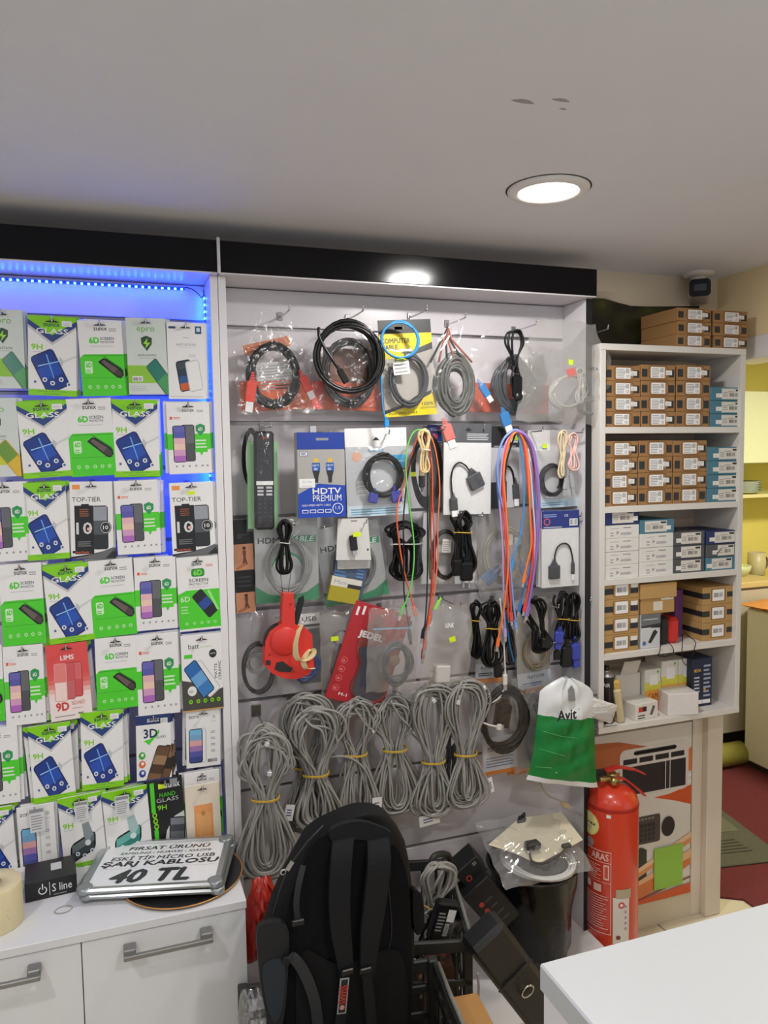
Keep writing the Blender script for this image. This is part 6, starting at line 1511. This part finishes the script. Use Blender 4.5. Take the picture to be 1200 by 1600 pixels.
struct(MB().box(1.76, 1.80, 1.985, YBACK, 0, .733, JAMB, .002).box(1.80, 1.862, 1.96, YBACK, 0, .733, JAMB, .003).box(1.862, 1.884, 1.985, YBACK, 0, .733, JAMB, .002).build('trim_3'))
# ---------------------------------------------------------------- boxes in the wall rack
KRAFT = M('#9c7448', .7, name='kraft_card', vary=.05); KRAFT2 = M('#b28d58', .7, name='pale_kraft_card', vary=.05); DKB = M('#4a3016', .7)
FY = 1.856
def shelf_box(label, x0, x1, zb, h, depth, body, fn, group, Y=FY, lean=0, name='cardboard_box', fronts=None, cat='box', yaw=0):
    a, b = P(x0, 800, Y), P(x1, 800, Y); w = b.x - a.x - .0012
    o = MB().box(-w / 2, w / 2, 0, depth, 0, h - .0006, body, .001).build(name, None, ((a.x + b.x) / 2, Y, zb), (0, 0, yaw))
    tag(o, label, cat, group)
    if fn:
        p = Print(w, h, 0); fn(p)
        for i, (x, y, z) in enumerate(p.mb.v): p.mb.v[i] = (x, y, z + h / 2)
        link('front_print', p.mb.mesh('front_print'), o)
    return o
def _brown(tagged, lx):
    def f(p):
        p.rect(.02, .22, .18, .72, INK); p.rect(.80, .22, .97, .72, INK)
        p.rect(lx - .07, .06, lx + .50, .94, DKB, .09); p.rect(lx - .055, .09, lx + .485, .91, KRAFT, .08)
        p.rect(lx - .01, .16, lx + .40, .86, CARDW); p.lines(lx + .02, .22, lx + .26, .82, 6, GREYI); p.bars(lx + .27, .52, lx + .37, .80, 6, INK); p.text('CE', lx + .28, .24, lx + .36, .40, INK)
        if tagged: p.rect(.72, .36, .90, .66, M('#e6e4e0', .5)); p.lines(.74, .40, .88, .60, 2, LGREY)
    return f
ordn = ('first', 'second', 'third', 'fourth')
def brown_stack(cols, zb, ztop_px, rows, shelf, seed):
    r = random.Random(seed)
    for ci, (x0, x1) in enumerate(cols):
        h = (P((x0 + x1) / 2, ztop_px[ci], FY).z - zb) / rows
        for k in range(rows):
            dx = r.uniform(-.8, .8)
            shelf_box('brown labelled carton, %s from top in the %s column, %s' % (ordn[rows - 1 - k], ordn[ci], shelf), x0 + dx, x1 + dx, zb + k * h, h, .165, KRAFT, _brown(r.random() < .75, r.uniform(.26, .34)), 'brown labelled cartons', FY + r.uniform(0, .003))
brown_stack([(1055, 1107), (1111, 1163)], RZ[5], [481, 485], 3, 'on top of the rack', 1)
brown_stack([(944, 999), (1000, 1053), (1054, 1106)], RZ[4], [571, 570, 570], 4, 'upper rack compartment', 2)
brown_stack([(943, 996), (997, 1050), (1051, 1103)], RZ[3], [689, 688, 688], 4, 'second rack compartment', 3)
BLU = M('#47788c', .5, name='teal_blue_card'); NAVB = M('#1f2c62', .5, name='navy_card'); GRB = M('#4c4f55', .5, name='grey_card'); WHB = M('#dddbd6', .5, name='white_carton')
def _lab(p, u0=.32, u1=.90, body=None, side='l'):
    p.rect(u0, .10, u1, .90, M('#d6d2c8', .5)); p.rect(u1 - .18, .70, u1 - .02, .84, INK); p.bars(u0 + .22, .30, u1 - .10, .56, 14, INK); p.lines(u0 + .03, .3, u0 + .18, .7, 3, GREYI); p.lines(u0 + .18, .64, u1 - .22, .76, 1, GREYI)
    if side == 'l': p.rect(u0 - .16, .22, u0 - .0, .52, M('#e6e4e0', .5)); p.lines(u0 - .14, .28, u0 - .03, .46, 2, LGREY)
    else: p.rect(u1 - .02, .22, u1 + .12, .52, M('#e6e4e0', .5))
def _wht(p):
    p.lines(.20, .72, .45, .80, 1, GREYI); p.lines(.55, .74, .78, .84, 1, INK); p.lines(.20, .16, .32, .55, 2, GREYI); p.disc(.40, .42, .055, GREYI, 3); p.rect(.48, .22, .80, .42, LGREY, .03); p.bars(.5, .24, .78, .40, 12, GREYI)
def stack(x0, x1, zb, specs, ztop_px, where, Y=FY, depth=.15):
    n = len(specs); h = (P((x0 + x1) / 2, ztop_px, Y).z - zb) / n
    for k, (body, fn, lb) in enumerate(specs):
        shelf_box(lb + ' carton, %s from bottom in %s' % (ordn[k], where), x0, x1, zb + k * h, h, depth, body, fn, 'printed cartons in the rack', Y + .001 * (k % 2))
blues = lambda n: [(BLU, lambda p: _lab(p), 'teal blue')] * n
stack(1107, 1161, RZ[4], blues(3), 605, 'the stack beside brown cartons, upper compartment')
stack(1104, 1158, RZ[3], blues(4), 698, 'the stack beside brown cartons, second compartment')
stack(942, 999, RZ[2], [(WHB, _wht, 'white')] * 4 + [] , 820, 'the first white stack, third compartment')
h4 = P(970, 820, FY).z
shelf_box('navy carton with white label lying on the first white stack', 943, 999, h4 + .0004, P(970, 796, FY).z - h4, .15, NAVB, lambda p: _lab(p, .24, .84, side='r'), 'printed cartons in the rack')
stack(1000, 1053, RZ[2], [(WHB, _wht, 'white')] * 3, 833, 'the second white stack, third compartment')
h4 = P(1026, 833, FY).z
shelf_box('teal blue carton lying on the second white stack', 1000, 1054, h4 + .0004, P(1026, 812, FY).z - h4, .15, BLU, lambda p: _lab(p, .14, .78, side='r'), 'printed cartons in the rack')
stack(1053, 1102, RZ[2], [(GRB, lambda p: _lab(p, .24, .88), 'dark grey')] * 3, 830, 'the grey stack, third compartment')
stack(1104, 1154, RZ[2], [(BLU, lambda p: _lab(p, .18, .82), 'teal blue'), (GRB, lambda p: (_lab(p, .36, .88), p.poly([(.30, .4), (.36, .2), (.55, .9), (.36, .34)], INK)), 'ticked grey'), (NAVB, lambda p: _lab(p, .26, .90), 'navy')], 829, 'the last stack, third compartment')
def _k4(p):
    p.rect(.06, .28, .34, .62, INK); p.rect(.76, .26, .98, .62, INK); p.rect(.30, .12, .74, .90, DKB, .04); p.rect(.315, .14, .725, .88, KRAFT2, .03); p.rect(.36, .18, .70, .84, CARDW); p.bars(.40, .36, .66, .64, 14, INK); p.rect(.78, .58, .96, .82, M('#e6e4e0', .5))
h = (P(970, 908, FY).z - RZ[1]) / 4
for k in range(4): shelf_box('pale kraft carton with barcode, %s from bottom in the fourth compartment' % ordn[k], 941, 1000, RZ[1] + k * h, h, .14, KRAFT2, _k4, 'kraft barcode cartons')
zb = P(1015, 960, FY).z
slab('black and white adapter carton standing in the fourth rack compartment', Vector((P(1017, 985, FY).x, FY + .03, RZ[1] + (zb - RZ[1]) / 2 - .0)), (P(1032, 985, FY).x - P(1002, 985, FY).x, .06, zb - RZ[1]), (0, 0, 0), M('#c9ccd0', .4), 'adapter_box', 'box', lambda p: (p.rect(0, .66, 1, 1, M('#6a6c70', .4)), p.poly([(0, .66), (1, .72), (1, .58), (0, .62)], INK), p.text('SUIET', .1, .56, .5, .62, CARDW), p.poly([(.36, .18), (.5, .14), (.86, .46), (.72, .54), (.62, .5)], INK), p.disc(.16, .16, .1, M('#4a6ab0', .4)), p.lines(.1, .84, .9, .90, 1, LGREY)))
kz = zb + .001; kh = P(1030, 912, FY).z - kz
ko = shelf_box('plain kraft shoe box with lid and handwritten price in the fourth compartment', 1003, 1056, kz, kh, .15, KRAFT2, lambda p: (p.rect(.36, .10, .64, .40, M('#d8d0bc', .5)), p.rect(.60, .44, .95, .74, M('#e6e2d8', .5)), p.text('20 TL', .64, .50, .92, .68, INK, .02)), None)
a, b = P(1002, 930, FY), P(1058, 930, FY); MB().box(-(b.x - a.x) / 2, (b.x - a.x) / 2, -.004, .152, kh * .52, kh + .002, M('#b9935c', .7), .001).build('lid', ko)
# support under the overhanging shoe box: device beside the adapter carton
dv = empty('desk_device', (P(1052, 980, FY).x, FY + .045, RZ[1]))
MB().box(-.035, .0, -.03, .03, 0, .085, M('#17181a', .4), .008).build('black_body', dv); MB().box(.001, .04, -.03, .03, 0, .08, M('#c82a24', .35), .010).build('red_body', dv)
tag(dv, 'black and red plastic device on the fourth rack compartment', 'device')
cable('thin black lead hanging from the rack below the adapter carton', [(1033, 1000), (1031, 1018), (1028, 1024), (1040, 1026), (1052, 1020), (1050, 1010), (1040, 1000)], 1.838, .0013, CORD_BLACK)
cable('thin black lead looping from the red device over the shelf edge', [(1067, 990), (1066, 1010), (1066, 1030), (1072, 1039), (1078, 1036), (1086, 1010), (1086, 1002), (1074, 992), (1068, 986)], 1.836, .0013, CORD_BLACK)
def _k5(p): p.rect(.0, .34, .22, .66, INK); p.rect(.75, .36, 1, .66, INK); p.rect(.26, .14, .70, .88, DKB, .03); p.rect(.275, .16, .685, .86, KRAFT2, .03); p.rect(.30, .20, .66, .82, CARDW); p.bars(.34, .40, .62, .64, 14, INK)
h = (P(1125, 916, 1.86).z - RZ[1]) / 3
for k in range(3):
    o = shelf_box('large kraft carton with black stripe, %s from bottom at the compartment end' % ordn[k], 1100, 1151, RZ[1] + k * h, h, .17, KRAFT2, _k5, 'large kraft cartons', 1.862)
    w = P(1151, 800, 1.862).x - P(1100, 800, 1.862).x
    MB().box(-w / 2 - .0003, -w / 2 + .0002, .0, .165, h * .36, h * .66, INK).build('side_stripe', o)
slab('small purple carton behind the red device', Vector((P(1063, 960, 1.93).x, 1.95, RZ[1] + .075)), (.03, .03, .15), (0, 0, 0), M('#6a3a6e', .5), 'small_box', 'box')
# bottom compartment
z5 = RZ[0]
sc_ = empty('spray_can', (P(949, 1090, 1.88).x, 1.885, z5)); MB().lathe([(0, 0), (.0165, 0), (.017, .003), (.017, .118), (.0165, .121)], M('#17181b', .3), 24).build('can', sc_); MB().lathe([(.0165, .121), (.0155, .127), (.011, .132), (.009, .134), (.009, .136), (0, .136)], M('#b0b0b2', .3, .9), 24).build('dome', sc_); MB().lathe([(.006, .136), (.006, .147), (0, .147)], BLACKP, 12).build('nozzle', sc_)
p = Print(.026, .10, 0); p.lines(.1, .05, .9, .85, 12, GREYI, .3); p.text('AIR', .2, .88, .8, .98, CARDW)
p.mb.v = [((.0172 - y) * math.sin(x / .017 - .6), -(.0172 - y) * math.cos(x / .017 - .6), z + .058) for x, y, z in p.mb.v]; link('can_print', p.mb.mesh('can_print'), sc_); sc_.scale = (1.3, 1.3, 1.15); tag(sc_, 'black spray can with silver top on the bottom rack shelf', 'spray can')
o = slab('open white carton behind the spray can on the bottom rack shelf', Vector((P(972, 1060, 1.96).x, 1.96, z5 + .06)), (.09, .06, .12), (0, 0, 0), M('#cfcac2', .5), 'white_box', 'box'); MB().box(-.03, .03, -.001, .001, 0, .05, M('#cfcac2', .5)).build('flap', o, (.0, -.03, .06), (math.radians(25), 0, 0))
tl = empty('label_gun', (P(968, 1105, 1.87).x, 1.872, z5), (0, math.radians(-8), 0)); MB().box(-.012, .012, -.018, .018, 0, .105, M('#cbbb94', .45), .006).build('grip', tl); MB().box(-.008, .014, -.014, .014, .10, .13, M('#c8a85a', .45), .006).build('head', tl); MB().box(-.013, -.011, -.010, .010, .02, .08, M('#8a7a54', .5)).build('trigger', tl); tag(tl, 'beige hand tool standing beside the spray can', 'tool')
slab('small white carton with red and black label on the bottom rack shelf', Vector((P(1007, 1098, 1.865).x, 1.895, z5 + .025)), (.088, .075, .05), (0, 0, math.radians(6)), M('#dcd8d0', .45), 'small_box', 'box', lambda p: (p.rect(.12, .50, .48, .80, INK), p.rect(.12, .50, .30, .80, M('#c83a34', .4)), p.poly([(.62, .25), (.74, .2), (.86, .7), (.76, .8)], M('#5a5a5c', .4)), p.lines(.1, .1, .5, .4, 2, INK)))
def _org(p): p.rect(0, .5, 1, .68, M('#d8d24a', .45)); p.rect(0, .25, 1, .5, M('#e8a848', .45)); p.rect(0, .0, 1, .25, M('#dc7040', .45)); p.rect(.3, .62, .8, .86, CARDW); p.text('CAM', .2, .28, .8, .42, M('#a84a1e', .4), .02); p.disc(.8, .93, .07, M('#6ab04a', .4))
for k, (px, lb, w) in enumerate(((1012, 'white carton with orange side at the front of the colourful pair', .06), (1038, 'yellow and orange carton, middle of the bottom rack shelf', .062), (1064, 'yellow and orange carton beside the navy carton', .062))):
    slab(lb, Vector((P(px, 1060, 1.94).x, 1.955, z5 + (.065 if k == 0 else .075))), (w, .08, .13 if k == 0 else .15), (0, 0, 0), M('#dcdad2', .45), 'printed_box', 'box', _org)
slab('navy carton with gold print at the end of the bottom rack row', Vector((P(1094, 1045, 1.90).x, 1.93, z5 + .077)), (.078, .08, .154), (0, 0, 0), M('#1d2744', .45), 'printed_box', 'box', lambda p: (p.text('BEAR', .1, .72, .44, .78, M('#d8b454', .4), .02), p.lines(.1, .3, .42, .66, 5, M('#c8ccd8', .4)), p.lines(.56, .2, .92, .9, 8, M('#a8b0c8', .4)), p.disc(.14, .75, .05, M('#d89a3a', .4)), p.disc(.62, .36, .06, M('#d89a3a', .4)), p.rect(.1, .06, .9, .14, CARDW), p.rect(.495, 0, .505, 1, INK)))
slab('plain white cube carton at the front of the bottom rack shelf', Vector((P(1066, 1080, 1.86).x, 1.885, z5 + .034)), (.098, .085, .068), (0, 0, math.radians(-12)), M('#dedad8', .45), 'white_box', 'box')
# dark picture behind the top boxes
def pic_mat():
    m = bpy.data.materials.new('dark_photo_print'); m.use_nodes = True; nt = m.node_tree; bs = nt.nodes['Principled BSDF']
    no = nt.nodes.new('ShaderNodeTexNoise'); no.inputs['Scale'].default_value = 9; no.inputs['Detail'].default_value = 1
    tc = nt.nodes.new('ShaderNodeTexCoord'); nt.links.new(tc.outputs['Object'], no.inputs['Vector'])
    cr = nt.nodes.new('ShaderNodeValToRGB'); cr.color_ramp.elements[0].position = .45; cr.color_ramp.elements[0].color = (.008, .009, .007, 1); cr.color_ramp.elements[1].position = .72; cr.color_ramp.elements[1].color = (.16, .14, .02, 1)
    e = cr.color_ramp.elements.new(.6); e.color = (.03, .035, .008, 1)
    nt.links.new(no.outputs['Fac'], cr.inputs[0]); nt.links.new(cr.outputs[0], bs.inputs['Base Color']); bs.inputs['Roughness'].default_value = .3
    return m
tops = [(928, 466), (945, 467), (965, 473), (985, 478), (1010, 479), (1050, 479), (1092, 478)]
q = [P(x, y, 2.038) for x, y in tops]; q0 = Vector((q[3].x, 2.038, RZ[5] + .001))
pp = MB().prism([(v.x - q0.x, v.z - q0.z) for v in q] + [(q[-1].x - q0.x, 0), (1.30 - q0.x, 0), (1.30 - q0.x, q[0].z - q0.z - .002)], -.002, .002, pic_mat()).build('picture_print', None, q0)
tag(pp, 'dark blurred picture print leaning on the wall behind the top cartons', 'picture')
# ---------------------------------------------------------------- security camera on the ceiling
cc = PZ(1088, 428, CEIL); cv = empty('security_camera', (cc.x, cc.y - .01, CEIL))
CWH = M('#d8cfc8', .4)
MB().lathe([(.047, 0), (.047, -.006), (.04, -.011), (.022, -.014)], CWH, 28).build('ceiling_plate', cv); MB().lathe([(.022, -.012), (.021, -.032), (.0, -.034)], CWH, 20).build('neck', cv)
hd_ = empty('camera_head', (0, 0, 0)); COL.objects.unlink(hd_); bpy.data.objects.remove(hd_)
ang = math.radians(-40)
hb2 = MB().prism(rrect(-.032, -.028, .032, .028, .014, 5), -.04, .05, CWH).build('camera_housing', cv, (0, -.005, -.058), (math.radians(-6), 0, ang)); MB().prism(rrect(-.0315, -.0275, .0315, .0275, .0135, 5), -.0425, -.04, M('#151a26', .15)).build('face_plate', hb2)
MB().prism(rrect(-.017, -.010, .019, .011, .003, 3), -.0435, -.0425, M('#4a5058', .1)).build('lens_window', hb2)
tag(cv, 'white bullet security camera with dark face on the ceiling corner', 'camera')
# ---------------------------------------------------------------- things on the base cabinet
sg = Vector((.065, 1.768, CT)); sa = math.radians(-15)
SLV = M('#b8bcbe', .3, .85, name='brushed_frame_silver')
def snap_frame(label, z, dx, rot, with_text):
    t = empty('snap_frame_sign', (sg.x + dx, sg.y, z), (0, 0, rot)); w, h, e = .153, .107, .017
    for n, b in (('frame_rail', (-w + e, w - e, -h, -h + e)), ('frame_rail', (-w + e, w - e, h - e, h)), ('frame_rail', (-w, -w + e, -h + e, h - e)), ('frame_rail', (w - e, w, -h + e, h - e))): MB().box(b[0], b[1], b[2], b[3], 0, .012, SLV, .004).build(n, t)
    for sx in (-1, 1):
        for sy in (-1, 1): MB().lathe([(0, 0), (.0165, 0), (.017, .003), (.0165, .0125), (.012, .0135), (0, .0135)], M('#9aa0a2', .35, .6), 16, 'z', (sx * (w - .0145), sy * (h - .0145), 0)).build('corner_cap', t)
    pn = MB().box(-w + e - .001, w - e + .001, -h + e - .001, h - e + .001, .002, .007, M('#e6e8ea', .15), 0).build('sheet', t)
    if with_text:
        pq = Print(2 * (w - e), 2 * (h - e), 0); T = M('#33363a', .5)
        pq.text('FIRSAT ÜRÜNÜ', .20, .85, .88, .95, T, .03, .25); pq.text('SAMSUNG - HUAWEI - XIAOMI', .14, .745, .90, .80, T, .02, .2); pq.text('ESKİ TİP MİCRO USB', .09, .60, .95, .71, T, .02, .2); pq.text('ŞARJ KABLOSU', .03, .43, .98, .575, T, .045, .2); pq.text('40 TL', .16, .08, .80, .36, T, .06, .25); pq.rect(.02, .40, .98, .404, LGREY)
        pq.mb.v = [(x, z_, .0072 - y) for x, y, z_ in pq.mb.v]; link('lettering', pq.mb.mesh('lettering'), pn)
    return tag(t, label, 'sign')
pl = MB().lathe([(0, 0), (.122, 0), (.132, .004), (.134, .006), (.13, .006), (.12, .003), (0, .003)], M('#1d1c1e', .35), 48).build('round_plate', None, (.113, 1.742, CT)); MB().tube([(.1335 * math.cos(a), .1335 * math.sin(a), .006) for a in [2 * math.pi * i / 48 for i in range(48)]], .0016, M('#d89a54', .35, .6), 6, True).build('gold_rim', pl); tag(pl, 'round black plate with copper rim under the price sign', 'plate')
snap_frame('lower silver snap frame lying under the printed price sign', CT + .008, .006, sa - .02, False)
snap_frame('silver snap frame sign with a printed offer lying on the cabinet', CT + .0225, 0, sa, True)
# S line box, cream roll, small box, elastic ring
sb = MB().box(-.052, .052, -.045, .045, 0, .042, M('#17181a', .4), .001).build('black_box', None, (-.166, 1.805, CT), (0, 0, math.radians(5)))
pq = Print(.104, .042, .09); pq.text('S line', .52, .30, .90, .72, CARDW, .0); pq.lines(.54, .12, .8, .2, 1, GREYI); pq.rect(.465, .15, .475, .85, CARDW); pq.disc(.335, .48, .085, CARDW, 18); pq.disc(.335, .48, .065, M('#17181a', .4), 18); pq.rect(.30, .62, .37, .80, M('#17181a', .4)); pq.rect(.325, .52, .345, .84, CARDW)
pq.mb.v = [(x, y, z + .021) for x, y, z in pq.mb.v]; link('front_print', pq.mb.mesh('front_print'), sb)
MB().box(-.011, .011, -.02, .012, .042, .0424, M('#c9cacc', .5)).build('code_label', sb, (.012, .012, 0)); tag(sb, 'small black carton with a white power symbol on the cabinet', 'box')
lr = MB().lathe([(.019, 0), (.056, 0), (.057, .003), (.057, .085), (.055, .088), (.019, .088), (.019, 0)], M('#d8cba4', .6, name='cream_roll'), 40).build('label_roll', None, (-.268, 1.70, CT)); MB().lathe([(.015, .0), (.019, 0), (.019, .088), (.015, .088), (.015, 0)], M('#a88a5a', .7), 24).build('core', lr)
pq = Print(.06, .03, 0); pq.lines(.1, .1, .9, .9, 3, GREYI); pq.mb.v = [((.0573 - y) * math.sin(x / .057 + .3), -(.0573 - y) * math.cos(x / .057 + .3), z + .04) for x, y, z in pq.mb.v]; link('roll_print', pq.mb.mesh('roll_print'), lr); tag(lr, 'thick cream label roll standing on the cabinet', 'label roll')
slab('flat white carton under the black carton edge on the cabinet', Vector((-.222, 1.845, CT + .012)), (.07, .06, .024), (0, 0, math.radians(4)), CARDW, 'white_box', 'box', lambda p: p.lines(.5, .2, .9, .4, 1, GREYI))
er = MB().tube([(.017 * math.cos(a) * (1 + .1 * math.sin(2 * a)), .013 * math.sin(a), .0012) for a in [2 * math.pi * i / 24 for i in range(24)]], .0009, M('#9a9486', .6), 5, True).build('rubber_band', None, (-.135, 1.70, CT)); tag(er, 'thin rubber band lying in front of the small black carton', 'rubber band')
# ---------------------------------------------------------------- kitchenette beyond the passage
KW = M('#d8d8cc', .5, name='kitchen_laminate', vary=.02)
mt = [PZ(1112, 1352, .009), PZ(1183, 1316, .009), PZ(1120, 1281, .009)]
dm = MB().box(-.16, .16, -.21, .21, 0, .008, M('#57584a', .9, bump=.8, scale=80, vary=.2), .003).build('door_mat', None, (2.21, 2.36, .007), (0, 0, math.radians(-10)))
for i in range(5): MB().box(-.07 + i * .004, .07 - i * .004, -.003, .003, .008, .0095, M('#3a3b32', .9)).build('mat_rib', dm, (0, -.13 + i * .022, 0))
MB().box(-.12, .12, .02, .16, .008, .0092, M('#6a6a58', .9)).build('mat_panel', dm); tag(dm, 'grey green door mat on the red carpet', 'door mat')
ku = empty('kitchen_base_unit', (2.5, 3.0, .0072)); MB().box(-.56, .62, -.03, .29, .13, .86, M('#b9b0a0', .5), .002).build('carcass', ku); MB().box(-.58, .64, -.06, .295, .86, .89, M('#c8b47c', .5), .004).build('worktop', ku); MB().box(-.54, .6, -.0, .28, 0, .13, M('#1c1a18', .6)).build('plinth', ku)
for i in range(2): d = MB().box(-.55 + i * .58, .02 + i * .58, -.048, -.031, .14, .85, M('#bdb4a4', .5), .002).build('door', ku); MB().box(-.004, .004, -.065, -.048, 0, .10, GREYM, .002).build('handle', d, (-.02 + i * .1, 0, .62))
tag(ku, 'cream kitchen base cabinet in the passage behind the rack', 'cabinet')
rp_ = MB().lathe([(0, -.25), (.05, -.25), (.055, -.245), (.055, .245), (.05, .25), (0, .25)], M('#8f8a3a', .6, bump=.4, scale=30), 20, 'x').build('yellow_roll', None, (2.62, 2.90, .0635)); tag(rp_, 'rolled yellow green mat lying at the foot of the kitchen cabinet', 'rolled mat')
fr2 = empty('white_appliance', (3.1, 2.5, .0072)); MB().box(-.24, .3, -.45, .38, .03, .78, M('#d6d8d2', .4), .008).build('housing', fr2); MB().box(-.22, .28, -.43, .36, 0, .03, M('#2a2a2a', .6)).build('feet', fr2); tag(fr2, 'white appliance standing on the red carpet of the kitchenette', 'appliance')
cl = bag_mesh(.24, .26, .018, M('#c88848', .8, bump=.5, scale=40, name='orange_cloth'), 95, crink=.006, back=.3).build('orange_cloth', None, (2.95, 2.78, .808), (math.radians(90), 0, math.radians(10))); tag(cl, 'orange cloth draped over the white appliance', 'cloth')
us = MB().box(2.4, 3.5, 3.1, 3.298, 1.30, 1.318, M('#d9d29a', .5), .002).build('wall_shelf'); tag(us, 'pale shelf board on the yellow kitchen wall', 'shelf')
for k in range(7):
    o = MB().lathe([(0, 0), (.06, 0), (.095, .012), (.097, .014), (.06, .004), (0, .004)], M('#dfe4d8', .3), 28).build('plate', None, (3.13, 3.2, 1.319 + .0085 * k)); MB().lathe([(.092, .0125), (.0975, .0142), (.096, .015), (.092, .0135)], M('#2a5a4a', .4), 28).build('rim', o); tag(o, 'green rimmed plate, %s from the bottom of the pile on the kitchen shelf' % (ORD[k]), 'plate', 'plates on the kitchen shelf')
wc = empty('wall_cupboard', (2.9, 3.0, 1.48)); MB().box(-.5, .6, .04, .295, 0, .36, M('#d4d6a8', .5), .002).build('carcass', wc); [MB().box(-.5 + .55 * i, .045 + .55 * i, .02, .039, .002, .358, M('#d4d8b4', .5), .002).build('door', wc) for i in range(2)]; tag(wc, 'pale green wall cupboard above the kitchen shelf', 'cupboard')
for (x, y, r, hgt, c, lb) in ((3.04, 3.13, .07, .06, '#c9d2a8', 'pale green bowl on the kitchen worktop'), (2.98, 3.15, .05, .11, '#d6dccb', 'clear jar with lid on the kitchen worktop')):
    o = MB().lathe([(0, 0), (r * .6, 0), (r * .95, hgt * .6), (r, hgt), (r * .93, hgt), (r * .55, .008), (0, .008)], M(c, .3), 28).build('bowl' if 'bowl' in lb else 'jar', None, (x, y, .891)); tag(o, lb, 'bowl' if 'bowl' in lb else 'jar')
    if 'jar' in lb: MB().lathe([(0, hgt + .02), (r * .5, hgt + .02), (r * 1.02, hgt + .004), (r * 1.02, hgt)], M('#e4e6d8', .3), 24).build('lid', o)
for k, (x, y) in enumerate(((3.02, 3.12), (3.065, 3.14))):
    o = MB().lathe([(0, -.028), (.016, -.02), (.024, 0), (.016, .02), (0, .03)], M('#dede1a', .5), 18).build('lemon', None, (x, y, .935)); MB().lathe([(0, .034), (.004, .03), (.005, .027)], M('#7a8a1a', .6), 8).build('stem_tip', o); tag(o, ('yellow lemon at the front of the kitchen bowl', 'yellow lemon at the back of the kitchen bowl')[k], 'lemon', 'lemons in the bowl')
o = MB().lathe([(0, 0), (.04, 0), (.044, .004), (.044, .12), (.04, .12), (.04, .005), (0, .005)], M('#b9b08a', .4), 24).build('mug', None, (3.17, 3.13, .891)); MB().tube(catmull([(.043, 0, .09), (.07, 0, .085), (.07, 0, .04), (.043, 0, .03)], 4), .005, M('#6a5a4a', .4)).build('handle', o); tag(o, 'pale mug beside the bowl on the kitchen worktop', 'mug')
kl = bpy.data.lights.new('kitchen_lamp', 'AREA'); kl.shape = 'DISK'; kl.size = .3; kl.energy = 26; kl.color = (1, .93, .72)
ko_ = bpy.data.objects.new('kitchen_lamp', kl); COL.objects.link(ko_); ko_.location = (3.0, 2.0, CEIL - .02)
